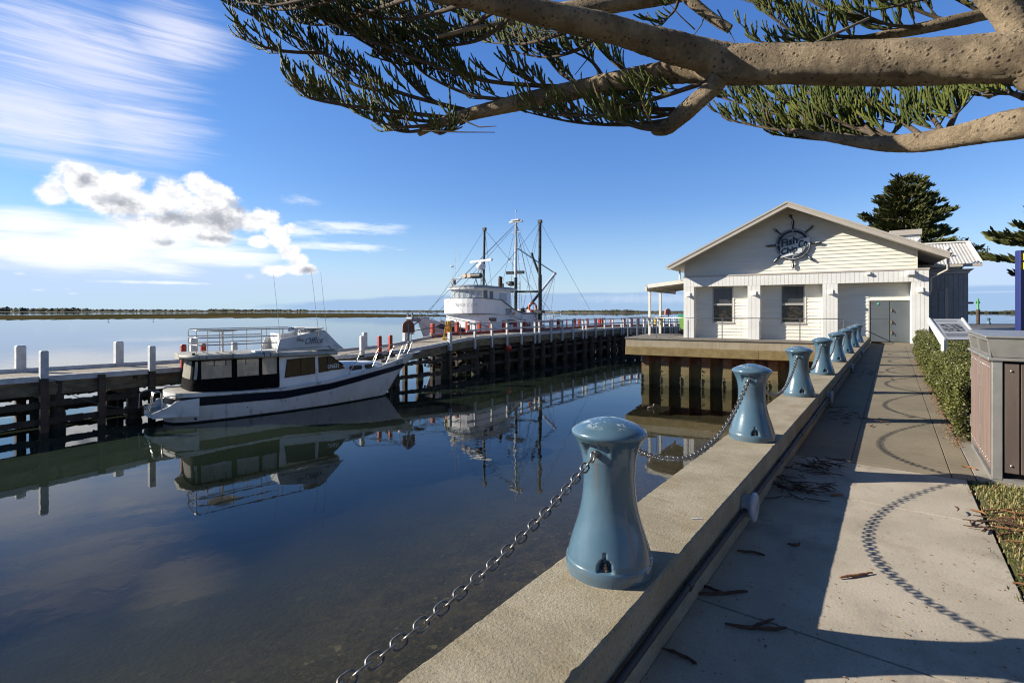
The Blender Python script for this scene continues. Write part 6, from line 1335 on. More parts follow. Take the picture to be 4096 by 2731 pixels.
# interpretive sign
D1, D2 = 10.0, 10.43; tlp, trp, blp, brp = P(3720, 1276, D2), P(3846, 1276, D2), P(3784, 1357, D1), P(3910, 1357, D1)
isg = thing('information_panel', 'tilted white information panel with an old picture standing in the hedge', 'sign', (blp.x, blp.y, 0)); wp = M('sign_white_metal', (.80, .79, .76), None, .4); pan = M('panel_face', (.52, .53, .55), (.48, .49, .51), .35, scale=3)
o_ = V((blp.x, blp.y, 0)); A_ = [p - o_ for p in (blp, brp, trp, tlp)]; nrm = (A_[1]-A_[0]).cross(A_[3]-A_[0]).normalized()
mb = MB(); mb.prism([p - nrm*.03 for p in A_], nrm*.03); bdd = mb.build('board', wp, isg)
cen = sum(A_, V())/4; mb = MB(); mb.poly([cen + (p-cen)*.93 + nrm*.003 for p in A_]); mb.build('printed_face', pan, bdd)
exs = (A_[1]-A_[0]).normalized(); eys = (A_[3]-A_[0]).normalized(); mb = MB(); c = cen + eys*.03 + nrm*.006; mb.poly([c - exs*.22 - eys*.10, c + exs*.20 - eys*.10, c + exs*.20 + eys*.11, c - exs*.22 + eys*.11])
mb.build('picture', M('old_picture', (.04, .04, .042), (.36, .36, .37), .5, scale=14, sc=(1, 2, 2), lo=.42, hi=.58), bdd)
mb = MB()
for k in range(5): c = cen - eys*(.13 + .022*k) + nrm*.006; mb.poly([c - exs*.26, c + exs*(.24 - .1*(k == 4)), c + exs*(.24 - .1*(k == 4)) + eys*.007, c - exs*.26 + eys*.007])
c = cen + eys*.22 + nrm*.006; mb.poly([c - exs*.24, c + exs*.2, c + exs*.2 + eys*.012, c - exs*.24 + eys*.012]); mb.build('text_lines', M('text_grey', (.14, .14, .15), None, .5), bdd)
for b0, t0, dx in ((A_[0], A_[3], -.035), (A_[1], A_[2], .0)): mb = MB(); mb.prism([b0 + V((dx, 0, .012)), t0 + V((dx, 0, .03)), t0 + V((dx, .03, -.05)), b0 + V((dx, .09, -.10))], V((.035, 0, 0))); mb.bar(V((b0.x+dx+.0175, .03, 0)), V((b0.x+dx+.0175, .03, b0.z-.02)), .07, .055); mb.build('side_frame', wp, isg)
# blue finger-post sign at the right edge
bp0 = P(4076, 1250, 9.0); bs = thing('finger_post', 'tall blue sign post with yellow direction plates at the right edge', 'sign', (bp0.x+.085, bp0.y, 0), .08); blue = M('sign_blue', (.008, .018, .12), None, .4); yl = M('plate_yellow', (.80, .52, .02), None, .45)
mb = MB(); mb.box((0, 0, 1.33), (.24, .10, 2.66)); mb.build('blue_post', blue, bs, bevel=.015)
for z, tx in ((2.545, 'JETTY'), (2.385, 'PARK')): mb = MB(); mb.prism([(-.075, -.075, z-.06), (.62, -.075, z-.04), (.70, -.075, z+.02), (.62, -.075, z+.08), (-.075, -.075, z+.06)], (0, .02, 0)); pl = mb.build('direction_plate', yl, bs)
# far wharf edge with its own bollards, channel marker
conc = M('far_wharf', (.22, .19, .14), (.15, .13, .10), .9, scale=2)
fw = thing('wharf_edge', 'low concrete wharf edge along the water right of the building', 'wall', (60, 60.6, 0)); mb = MB(); mb.obox((-36, 0, -3), (86, 0, 0), (0, .5, 0), (0, 0, 3.05)); mb.build('kerb', conc, fw)
for i, px in enumerate((3955, 4068)): p = P(px, 1280, 59.5); copy_thing(bol, 'far dark bollard on the wharf edge right of the building, %s' % ('first from the building corner', 'by the blue sign', 'hidden behind the building corner')[i], (p.x, p.y, .05), 0)
for a, b, lab in ((3955, 4068, 'far chain sagging between two bollards beyond the information panel'), (3850, 3955, 'far chain running from the building corner to a bollard')):
    pa, pb2 = P(a, 1262, 59.5), P(b, 1262, 59.5); pa.z = pb2.z = .62; tag(chain_mesh('chain', pa, pb2, .30, .10), lab, 'chain')
mk = P(3912, 1240, 75); mth = thing('channel_marker', 'green topped channel marker pile standing in the water right of the building', 'marker', (mk.x, mk.y, WATER)); mb = MB(); mb.tube([(0, 0, -2), (0, 0, 4.6)], .22, 10); mb.build('pile', brownp, mth)
mgr = M('marker_green', (.10, .36, .10), None, .5); mb = MB(); mb.tube([(0, 0, 4.6), (0, 0, 6.1)], .14, 10); mb.prism([(-.35, 0, 5.5), (.35, 0, 5.5), (0, 0, 6.3)], (0, .05, 0)); mb.build('green_top', mgr, mth)
pm = M('road_paint', (.55, .55, .53), None, .7); mb = MB()
for x in (46, 52, 58): mb.quad(V((x*.92, 47, -.046)), V((x*.92+5, 47, -.046)), V((x*.92+5, 48.0, -.046)), V((x*.92, 48.0, -.046)))
tag(mb.build('parking_lines', pm), kind='structure')
# little grebe on the water
gp = G(2604, 1633, WATER); gb = thing('water_bird', 'small brown grebe swimming by the sheet piles', 'bird', gp, .4); mb = MB(); mb.loft([[V((x, w*math.cos(a), z + h*math.sin(a))) for a in [2*math.pi*k/12 for k in range(12)]] for x, w, h, z in ((-.19, .012, .01, .06), (-.16, .05, .045, .045), (-.08, .075, .065, .035), (.02, .075, .065, .03), (.09, .05, .05, .035), (.115, .032, .038, .07), (.125, .026, .03, .115), (.135, .026, .028, .15), (.155, .034, .032, .175), (.18, .028, .026, .175), (.20, .012, .012, .168), (.235, .003, .004, .163))], True, True, True)
mb.build('body', M('bird_brown', (.085, .06, .045), (.22, .18, .14), .8, scale=14), gb)
for i, (px, py) in enumerate(((434, 1283.5), (614, 1282.5))):
    gp = G(px, py, WATER); mb = MB(); mb.loft([[V((x, w*math.cos(a), z + h*math.sin(a))) for a in [2*math.pi*k/8 for k in range(8)]] for x, w, h, z in ((-.45, .03, .02, .45), (-.2, .14, .13, .48), (.1, .13, .13, .52), (.22, .06, .07, .66), (.28, .07, .07, .78), (.36, .03, .03, .78), (.6, .008, .008, .74))], True, True, True); [mb.tube([(0, y, .45), (.03, y, 0)], .02, 5) for y in (-.05, .05)]
    w_ = thing('wading_bird', 'tiny dark wading bird at the edge of the mudflat, %s one' % ('left', 'right')[i], 'bird', gp, .6); mb.build('body', M('wader_dark', (.05, .05, .05), None, .8), w_)
# ---------------------------------------------------------------- dead pine twigs on the path
twm = M('dead_twig', (.17, .065, .028), (.27, .13, .05), .85, scale=14, grain=.3, gscale=200, bump=1.0, bscale=260, bdist=.003); twd = M('dead_twig_dark', (.06, .028, .017), (.11, .055, .03), .9, scale=14, bump=1.0, bscale=260, bdist=.003)
def twig_geo(mb, o, ang, L, r, curve, fork=False):
    pts = []; p = V(o); a = ang; n = 10
    for i in range(n+1): pts.append(p.copy()); p = p + V((math.cos(a), math.sin(a), 0))*L/n; p.z = o[2] + random.uniform(-.001, .004); a += curve/n
    mb.tube(pts, [r*(.55+.45*min(1, 3*min(i, n-i)/n+.2))*random.uniform(.85, 1.15) for i in range(n+1)], 7)
    if fork: twig_geo(mb, pts[4], ang + random.choice((-.8, .8)), L*.55, r*.85, random.uniform(-.8, .8))
tws = [(3360, 2315, .24, .2, 'single brown twig lying half in the sun on the near slab', .1), (3060, 2225, .17, 2.4, 'short curled twig in the wall shade beside the round light', .9), (2990, 2370, .34, 3.3, 'long forked twig in the wall shade level with the first bollard', -.2), (2900, 2500, .30, -.35, 'dark curved twig near the lower joint of the path', .5), (3150, 2180, .10, -.5, 'small hooked twig in the wall shade', 1.4), (3320, 1985, .13, .1, 'thin twig lying along the upper slab joint', .2), (2785, 2660, .16, 2.2, 'thin curved twig at the very bottom of the path in shade', .6), (3905, 1882, .16, .9, 'orange brown curled twig against the bin base', 2.2),
       (3930, 2045, .36, .05, 'long twig lying from the slab into the grass, uppermost of the pile', .1), (3990, 2075, .30, -.1, 'twig sticking out of the grass below the uppermost one', .1), (3975, 2110, .26, -.5, 'brown twig pointing down the slab edge', .0), (3990, 2150, .18, .5, 'dark reddish twig pointing at the slab', -.4), (4020, 2165, .32, -.35, 'thick orange twig lowest in the grass pile', .2), (4070, 2300, .2, -.4, 'twig at the right edge near the lower grass', .1), (4050, 2335, .22, -.4, 'straight twig at the right edge lowest of all', .0), (3945, 2062, .12, 1.2, 'short upright curl of twig on the slab edge', 1.6)]
for px, py, L, ang, lab, cv_ in tws:
    g = G(px, py, .0); mb = MB(); r = .0085; twig_geo(mb, (0, 0, r+.001), ang, L, r, cv_, L > .28); o = mb.build('pine_twig', twm if px > 3300 else twd, None, loc=None); o.location = (g.x, g.y, 0); tag(o, lab, 'twig', 'dead pine twigs on the path')
def clump(px, py, rs, rq, n, lab):
    g = G(px, py, 0); mb = MB()
    for _ in range(n): twig_geo(mb, (random.gauss(0, rs)*DV.x + random.gauss(0, rq)*RV.x, random.gauss(0, rs)*DV.y + random.gauss(0, rq)*RV.y, random.uniform(.008, .045)), random.uniform(0, 6.3), random.uniform(.07, .22), .005, random.uniform(-1, 1), random.random() < .4)
    o = mb.build('twig_heap', twd); o.location = (g.x, g.y, 0); tag(o, lab, 'twigs', 'heaps of dead twigs', kind='stuff')
clump(3190, 1950, .16, .09, 46, 'nearest heap of dead twigs at the wall foot'); clump(3255, 1868, .16, .09, 36, 'second heap of dead twigs at the wall foot'); clump(3330, 1655, .5, .10, 40, 'farther heap of dead twigs at the wall foot'); clump(3420, 1490, .7, .12, 40, 'farthest heap of dead twigs at the wall foot'); clump(4010, 2110, .13, .10, 18, 'heap of reddish dead twigs on the edge of the grass')
n = 420; px_ = RNG.uniform(2800, 4096, n); py_ = RNG.uniform(1900, 2731, n); loc = []
for a, b_ in zip(px_, py_):
    g = G(a, b_, .0)
    if (g.x*RV.x + g.y*RV.y) > QR + .05: loc.append((g.x, g.y, .004))
loc = np.array(loc); n = len(loc); vv, ff = scatter(LFV, LFF, rand_rot(n)*np.array([1, 1, .3])[None, :, None]*(.016*RNG.uniform(.4, 1.5, n))[:, None, None], loc); tag(arrays_mesh('path_debris', vv, ff, LITTER), 'tiny scraps of dead leaf scattered over the near path slabs', 'debris', kind='stuff')
# white scrap on the wall
g = G(2787, 2072, WT+.003); mb = MB(); mb.poly([V((-.035, -.004, 0)), V((0, -.008, 0)), V((.035, -.003, 0)), V((.036, .005, 0)), V((.0, .004, .002)), V((-.034, .006, 0))]); o = mb.build('paper_scrap', lw); o.location = g; tag(o, 'small white scrap lying on top of the wall past the first bollard', 'litter')
# ---------------------------------------------------------------- overhanging pine at the right
bark, t, b = new_mat('bark'); vec = t.obj(); nn_ = t.noise(vec, 5.0, 6, .65)
vo = t.node('ShaderNodeTexVoronoi'); vo.inputs['Scale'].default_value = 34; vo.inputs['Randomness'].default_value = 1; t.l.new(vec, vo.inputs['Vector'])
knob = t.step(vo.outputs['Distance'], .42, .12); knob = t.math('MULTIPLY', knob, t.step(t.noise(vec, 11, 3), .42, .6))
c = t.mix(t.step(nn_, .40, .60), (.44, .335, .215), (.25, .185, .115)); c = t.mix(t.math('MULTIPLY', t.step(t.noise(vec, 42, 6, .75), .50, .72), .6), c, (.12, .092, .062)); c = t.mix(t.math('MULTIPLY', knob, .8), c, (.048, .036, .025)); c = t.mix(t.math('MULTIPLY', t.step(t.noise(t.scaled(vec, (1, 1, 1), (7, 1, 3)), 2.4, 5, .6), .56, .74), .6), c, (.065, .050, .035))
t.l.new(c, b.inputs['Base Color']); b.inputs['Roughness'].default_value = .9
hgt = t.math('ADD', t.math('MULTIPLY', knob, 1.0), t.math('MULTIPLY', t.noise(vec, 38, 8, .8), 1.6)); t.l.new(t.bump(hgt, 1.0, .022), b.inputs['Normal']); BARK = bark
twigm = M('pine_twig_bark', (.060, .043, .028), (.095, .070, .045), .9, scale=20, bump=.8, bscale=160, bdist=.003); drym = M('dry_stick', (.30, .25, .19), (.20, .16, .12), .9, scale=12)
m, t, b = new_mat('pine_needles'); geo = t.node('ShaderNodeNewGeometry'); rp = geo.outputs['Random Per Island']; vec = t.obj()
c = t.mix(rp, (.042, .058, .011), (.095, .115, .019)); c = t.mix(t.math('MULTIPLY', t.step(t.noise(vec, 3.0, 4), .48, .7), .7), c, (.19, .20, .03)); c = t.mix(t.step(rp, .955, .97), c, (.13, .085, .035)); b.inputs['Specular IOR Level'].default_value = .22
t.l.new(c, b.inputs['Base Color']); b.inputs['Roughness'].default_value = .5
wv = t.noise(vec, 190, 2, .6); t.l.new(t.bump(wv, 1.0, .006), b.inputs['Normal']); NEEDLE = m
pine = thing('norfolk_pine', 'big Norfolk pine at the right whose knobbly boughs hang across the top of the view', 'tree', (6.2, -1.2, 0))
TR = V((6.2, -1.2, 0))
def pp(lst): return [P(x, y, D) for x, y, D, r in lst], [r for *_, r in lst]
def smooth(pts, rs, k=6):
    out, ro = [], []; n = len(pts)
    for i in range(n-1):
        p0, p1, p2, p3 = pts[max(i-1, 0)], pts[i], pts[i+1], pts[min(i+2, n-1)]
        for j in range(k):
            u = j/k; out.append(.5*((2*p1) + (p2-p0)*u + (2*p0-5*p1+4*p2-p3)*u*u + (3*p1-p0-3*p2+p3)*u**3)); ro.append(rs[i] + (rs[i+1]-rs[i])*u)
    return out + [pts[-1]], ro + [rs[-1]]
def limb(lst, name='branch', n=20, lead=None):
    pts, rs = pp(lst)
    if lead is not None: pts = lead[0] + pts; rs = lead[1] + rs
    pts, rs = smooth(pts, rs, 16); n = int(n*1.5); mb = MB()
    t0 = (pts[1]-pts[0]).normalized(); u = t0.cross(Z).normalized(); rings = []
    for i, p in enumerate(pts):
        tg = (pts[min(i+1, len(pts)-1)] - pts[max(i-1, 0)]).normalized(); u = (u - tg*u.dot(tg)).normalized(); w = tg.cross(u); ph = i*.2
        rings.append([p + (u*math.cos(2*math.pi*k/n) + w*math.sin(2*math.pi*k/n))*rs[i]*(1 + random.uniform(-.035, .035) + .035*math.sin(3*2*math.pi*k/n + ph*.4) + .03*math.sin(ph)) for k in range(n)])
    mb.loft(rings, True, True, True); mb.build(name, BARK, pine, world=True); return pts
# trunk out of the frame to the right
mb = MB(); rough = []
for i in range(19): z = -.2 + .7*i; r = .62*(1-.02*i) + (.25 if i == 0 else 0); rough.append([TR + V((r*math.cos(a)*random.uniform(.97, 1.03), r*math.sin(a)*random.uniform(.97, 1.03), z)) for a in [2*math.pi*k/24 for k in range(24)]])
mb.loft(rough, True, True, True); mb.build('trunk', BARK, pine, world=True)
lead1 = ([TR + V((-.3, .2, 3.0)), TR + V((-1.9, 2.0, 2.96))], [.20, .165])
limb([(4560, 205, 2.42, .142), (4096, 222, 2.68, .131), (3700, 248, 2.96, .126), (3300, 258, 3.2, .125), (3000, 262, 3.38, .125), (2850, 262, 3.48, .115), (2790, 262, 3.55, .07)], lead=lead1, n=28)
limb([(3000, 262, 3.40, .10), (2890, 243, 3.44, .112), (2740, 205, 3.42, .101), (2600, 163, 3.38, .091), (2400, 105, 3.30, .084), (2100, 40, 3.22, .073), (1850, -15, 3.16, .066), (1500, -95, 3.1, .055), (1150, -190, 3.02, .034), (820, -290, 2.95, .010)], n=22)
limb([(2980, 285, 3.44, .07), (2880, 290, 3.50, .084), (2700, 290, 3.64, .080), (2450, 330, 3.84, .076), (2250, 372, 4.0, .070), (2000, 428, 4.25, .061), (1850, 466, 4.40, .053), (1740, 500, 4.52, .043), (1675, 533, 4.6, .028)], n=18)
limb([(2880, 310, 3.42, .06), (2850, 352, 3.46, .062), (2790, 405, 3.52, .062), (2715, 470, 3.62, .062), (2670, 508, 3.7, .054), (2625, 524, 3.76, .036), (2612, 522, 3.78, .014)], n=16)
limb([(4560, 425, 2.2, .072), (4096, 490, 2.6, .073), (3900, 530, 2.8, .066), (3700, 566, 3.02, .059), (3500, 574, 3.28, .044), (3300, 548, 3.52, .027), (3150, 520, 3.7, .013)], lead=([TR + V((-.3, .3, 2.35))], [.10]), n=16)
limb([(4110, 190, 2.70, .075), (4070, 130, 2.70, .074), (4020, 50, 2.72, .067), (3900, -80, 2.75, .06)], n=16)
limb([(2760, -40, 4.6, .088), (2400, 24, 4.7, .080), (2200, 45, 4.8, .055), (2000, 100, 4.85, .048), (1850, 150, 4.9, .028)], n=14)
limb([(4300, -20, 4.1, .055), (4096, 22, 4.2, .052), (3800, 90, 4.3, .05), (3600, 130, 4.4, .044), (3350, 172, 4.5, .028), (3100, 176, 4.6, .012)], n=12)
limb([(2920, 118, 4.3, .035), (2850, 75, 4.35, .04), (2770, 10, 4.4, .045), (2700, -60, 4.45, .045)], n=10)
# ---- sprays: side branches carrying twigs and rope-like upturned shoots
def shoot_tmpl(curv, jag):
    n, k = 9, 6; vs = []; fs = []
    for i in range(n):
        u = i/(n-1); x = u; zc = curv*u*u; r = (1.0 if i % 2 else .74)*jag*(1.0 - .35*u) if i < n-1 else .18*jag
        if i == 0: r = .45*jag
        for j in range(k): a = 2*math.pi*j/k + (i % 2)*.5; vs.append((x, r*math.cos(a), zc + r*math.sin(a)))
    for i in range(n-1):
        for j in range(k): fs.append((i*k+j, i*k+(j+1) % k, (i+1)*k+(j+1) % k, (i+1)*k+j))
    return np.array(vs), np.array(fs)
TM = [shoot_tmpl(c_, 1.0) for c_ in (.05, .18, .32, .45)]
shoots = [[] for _ in TM]; TW = MB()
def frame_from(d, upv):
    d = d.normalized(); s_ = d.cross(upv);
    if s_.length < 1e-4: s_ = d.cross(V((1, 0, 0)))
    s_.normalize(); w = s_.cross(d); return d, s_, w
def add_shoot(p, d, L, r, upv):
    d, s_, w = frame_from(d, upv); shoots[random.randrange(len(TM))].append((p, d*L, s_*r, w*r, w*L))
def rnd(): return V((random.gauss(0, 1), random.gauss(0, 1), random.gauss(0, 1))).normalized()
UPV = V((-.15, .1, 1)).normalized()
def spray(lst, dens=1.0, tw=.34, r0=.019, bare=.15, dead=False, sh=(.10, .21)):
    D0, D1 = lst[0][2], lst[-1][2]; pts = [P(*q) for q in lst]; pts, _ = smooth(pts, [0]*len(pts), 8); n = len(pts)
    TW.tube(pts, [r0*(1-.72*i/(n-1)) for i in range(n)], 7)
    L = sum((b_-a).length for a, b_ in zip(pts, pts[1:])); k = int(L/.040*dens); side = 1
    for i in range(k):
        u = bare + (1-bare)*(i+random.random())/k; f = u*(n-1); j = min(int(f), n-2); p = pts[j].lerp(pts[j+1], f-j); tg = (pts[j+1]-pts[j]).normalized(); side = -side
        lat = tg.cross(UPV).normalized()*side; d = (tg*random.uniform(.55, .95) + lat*random.uniform(.25, .75) + UPV*random.uniform(.0, .40)).normalized(); l = tw*random.uniform(.5, 1.1)*(1-.45*u)
        q = [p + d*l*a + UPV*l*.16*a*a for a in (0, .35, .7, 1)]; TW.tube(q, [.0055, .005, .0045, .004], 5); m_ = max(3, int(l/.034)); UU = (UPV + rnd()*.5).normalized()
        for h in range(m_):
            a = .18 + .82*(h+random.random())/m_; pos = q[0].lerp(q[3], a); sd = lat if h % 2 else d.cross(UPV)*side
            dd = (d*random.uniform(.2, 1.05) + UU*random.uniform(.45, 1.0) + sd.normalized()*random.uniform(-.6, .6) + rnd()*.24); add_shoot(pos, dd, random.uniform(*sh)*(1-.25*a), random.uniform(.0088, .0118), UPV)
        add_shoot(q[3], d + UPV*.3, random.uniform(*sh)*.9, .011, UPV)
    for h in range(int(L/.05*dens)):     # shoots straight on the branch
        u = .25 + .75*random.random(); f = u*(n-1); j = min(int(f), n-2); p = pts[j].lerp(pts[j+1], f-j); tg = (pts[j+1]-pts[j]).normalized(); add_shoot(p, tg*random.uniform(.2, 1.0) + UPV*.8 + rnd()*.35, random.uniform(*sh), random.uniform(.0095, .012), UPV)
    add_shoot(pts[-1], pts[-1]-pts[-2], .14, .011, UPV)
S3 = [
 [(2280, 350, 3.7), (1950, 325, 3.8), (1700, 250, 3.85), (1450, 150, 3.95), (1250, 60, 4.05), (1080, -40, 4.15)],
 [(1860, 440, 3.85), (1600, 372, 3.9), (1400, 275, 3.95), (1200, 165, 4.0), (1030, 75, 4.05), (860, -10, 4.1)],
 [(1850, 445, 3.85), (1700, 385, 3.9), (1540, 225, 4.0), (1400, 135, 4.1), (1290, 40, 4.2)],
 [(1800, 472, 3.85), (1520, 440, 3.75), (1340, 415, 3.7), (1240, 392, 3.65), (1185, 350, 3.62)],
 [(1760, 490, 3.88), (1640, 478, 3.95), (1420, 440, 4.05), (1260, 375, 4.1)],
 [(1740, 500, 3.85), (1600, 508, 3.75), (1490, 480, 3.7)],
 [(1700, 520, 3.9), (1620, 528, 4.05), (1540, 512, 4.15)],
 [(1720, 515, 3.88), (1760, 535, 3.7), (1800, 520, 3.62)],
 [(1290, 212, 4.0), (1150, 207, 3.95), (1040, 183, 3.9), (975, 140, 3.88)],
 [(1600, 372, 3.9), (1450, 350, 4.05), (1330, 300, 4.15), (1270, 260, 4.2)],
 [(2100, 400, 3.75), (1900, 385, 3.8), (1720, 310, 3.9), (1640, 240, 3.95)],
 [(1950, 325, 3.8), (1850, 290, 3.9), (1740, 230, 4.0), (1690, 170, 4.05)],
 [(1700, 250, 3.85), (1600, 255, 3.95), (1500, 230, 4.05)],
 [(1900, 0, 4.0), (1650, 75, 4.2), (1430, 65, 4.35), (1200, 30, 4.5)], [(2000, 30, 3.95), (1800, 140, 4.2), (1600, 155, 4.4), (1350, 140, 4.6)],
 [(2050, 60, 3.9), (1900, 165, 4.2), (1650, 185, 4.4), (1430, 120, 4.6)], [(1700, -30, 4.2), (1500, 40, 4.4), (1300, 100, 4.6), (1180, 90, 4.7)], [(1500, -60, 4.3), (1300, 10, 4.4), (1120, 40, 4.5), (1000, 20, 4.6)],
 [(1400, -60, 4.3), (1250, -10, 4.2), (1100, 20, 4.1), (960, 10, 4.05)], [(1850, 150, 4.9), (1700, 120, 4.8), (1560, 60, 4.7)], [(1980, 105, 4.85), (1850, 60, 4.8), (1750, 20, 4.7)],
 [(2350, 95, 3.75), (2200, 150, 3.9), (2080, 178, 4.0), (1950, 170, 4.1)], [(2420, 110, 3.72), (2330, 190, 3.85), (2200, 230, 3.9), (2080, 215, 3.95)],
 [(2420, 325, 3.62), (2370, 250, 3.7), (2290, 205, 3.75)], [(2560, 300, 3.6), (2480, 270, 3.7), (2400, 200, 3.8)], [(2250, 370, 3.7), (2150, 340, 3.6), (2050, 260, 3.55)], [(2350, 350, 3.65), (2250, 300, 3.75), (2180, 220, 3.85)],
 [(2820, 330, 3.45), (2600, 402, 3.6), (2360, 462, 3.75), (2130, 440, 3.85)], [(2700, 478, 3.1), (2510, 500, 3.3), (2300, 490, 3.5), (2110, 450, 3.6)], [(2660, 508, 3.0), (2500, 492, 3.2), (2370, 430, 3.35)], [(2700, 440, 3.15), (2560, 430, 3.3), (2430, 380, 3.45)], [(2640, 520, 2.95), (2560, 512, 2.9), (2450, 480, 2.9)], [(2750, 430, 3.2), (2620, 470, 3.4), (2480, 460, 3.55)],
 [(3520, 572, 3.4), (3300, 545, 3.55), (3080, 515, 3.7), (2930, 485, 3.8)], [(3470, 565, 3.42), (3250, 505, 3.65), (3050, 440, 3.85), (2880, 390, 4.0)], [(3560, 560, 3.38), (3350, 485, 3.6), (3170, 415, 3.8), (3000, 375, 3.95)],
 [(3700, 555, 3.3), (3600, 485, 3.5), (3450, 410, 3.7), (3300, 365, 3.85)], [(3780, 545, 3.25), (3720, 460, 3.4), (3640, 380, 3.5)], [(3640, 560, 3.32), (3500, 520, 3.2), (3380, 450, 3.1), (3300, 390, 3.05)], [(3800, 505, 3.22), (3840, 420, 3.35), (3870, 350, 3.45)], [(3400, 560, 3.45), (3250, 555, 3.6), (3100, 540, 3.75)], [(3600, 565, 3.35), (3480, 545, 3.2), (3350, 530, 3.1)], [(3500, 550, 3.4), (3400, 450, 3.6), (3280, 400, 3.75)],
 [(4200, 300, 3.0), (4110, 330, 2.9), (4020, 345, 2.85)], [(4096, 390, 3.0), (4020, 370, 2.9), (3960, 390, 2.85)],
 [(3500, 150, 4.42), (3320, 140, 4.5), (3180, 70, 4.6), (3040, 15, 4.7)], [(3600, 130, 4.4), (3420, 85, 4.5), (3270, 20, 4.6), (3180, -40, 4.7)], [(3350, 172, 4.5), (3180, 190, 4.6), (3030, 165, 4.7)], [(3800, 90, 4.3), (3660, 40, 4.4), (3500, -20, 4.5)], [(3700, 110, 4.35), (3560, 100, 4.2), (3440, 50, 4.1)], [(3950, 60, 4.25), (3850, 10, 4.3), (3750, -40, 4.4)], [(4096, 30, 4.2), (4000, -10, 4.1), (3900, -40, 4.0)], [(3450, 160, 4.45), (3330, 180, 4.35), (3200, 150, 4.25)], [(3300, 165, 4.5), (3160, 120, 4.6), (3080, 60, 4.65)], [(3900, -60, 3.1), (3720, -10, 3.3), (3560, 30, 3.4)],
 [(2720, -30, 4.5), (2700, 40, 4.5), (2650, 90, 4.5)],
]
def dlow(px): return max(0, min(1, (2880-px)/1205))*.70
def dupp(px): return -max(0, min(1, (2890-px)/1390))*.85
def drgt(px): return -.48*max(0, min(1.2, (px-3150)/946))
for i, l in enumerate(S3):
    x0, y0, _ = l[0]; n = len(l) - 1
    if x0 > 3350 and y0 > 250: l = [(x, y, l[0][2] + abs(D-l[0][2]) + drgt(x0) + (.25 + .55*k/n)) for k, (x, y, D) in enumerate(l)]
    elif x0 < 2430 and y0 < 130 and i not in (8,): l = [(x, y, D + dupp(x0)*(1-k/n) + .25*k/n) for k, (x, y, D) in enumerate(l)]
    elif 2600 < x0 < 2780 and y0 > 420: l = [(x, y, D + .60) for x, y, D in l]
    elif x0 < 2830 and y0 > 130: l = [(x, y, D + dlow(x0)) for x, y, D in l]
    spray(l, .47, tw=.36)
# bare hanging twiglets
for a, b_ in (((2870, 40, 4.35), (2940, 170, 4.3)), ((2820, 60, 4.35), (2770, 150, 4.3)), ((2640, 100, 4.4), (2560, 200, 4.3)), ((2420, 120, 4.2), (2300, 300, 4.0)), ((2060, 160, 4.2), (2000, 330, 4.0)), ((1700, 170, 4.1), (1660, 220, 4.0)), ((2650, 330, 3.6), (2450, 430, 3.7)), ((1690, 525, 3.9), (1980, 530, 3.7)), ((1850, 480, 3.85), (1985, 505, 3.7)), ((2120, 390, 3.75), (2050, 250, 3.8)), ((2780, 120, 4.4), (2680, 20, 4.4))):
    p, q = P(*a), P(*b_); TW.tube([p, p.lerp(q, .5) + rnd()*.03, q], [.006, .005, .003], 5)
TW.build('twigs', twigm, pine, world=True)
mb = MB(); mb.tube([P(1750, 148, 3.6), P(1870, 118, 3.65), P(2010, 92, 3.7)], [.010, .014, .012], 7); mb.build('dry_stick', drym, pine, world=True); mb = MB(); mb.tube([P(3255, 176, 3.9), P(3360, 128, 3.95), P(3475, 74, 4.0)], [.011, .012, .010], 7); mb.build('dry_stick', drym, pine, world=True)
vv, ff, off = [], [], 0
for (tv, tf), ss_ in zip(TM, shoots):
    if not ss_: continue
    p = np.array([s_[0][:] for s_ in ss_]); dx = np.array([s_[1][:] for s_ in ss_]); sy = np.array([s_[2][:] for s_ in ss_]); wz = np.array([s_[3][:] for s_ in ss_]); wl_ = np.array([s_[4][:] for s_ in ss_])
    # curve uses the long axis, thickness the short ones
    xs = tv[:, 0]; k = 6; cv_ = np.repeat(np.array([tv[i*k:(i+1)*k, 2].mean() for i in range(len(tv)//k)]), k); th_ = tv[:, 2] - cv_
    v = p[:, None, :] + xs[None, :, None]*dx[:, None, :] + tv[None, :, 1, None]*sy[:, None, :] + th_[None, :, None]*wz[:, None, :] + cv_[None, :, None]*wl_[:, None, :]
    f = tf[None] + (np.arange(len(p))*len(tv))[:, None, None] + off; vv.append(v.reshape(-1, 3)); ff.append(f.reshape(-1, 4)); off += len(p)*len(tv)
vv = np.concatenate(vv) - np.array(TR[:])[None]; arrays_mesh('foliage', vv, np.concatenate(ff), NEEDLE, pine, smooth=True)
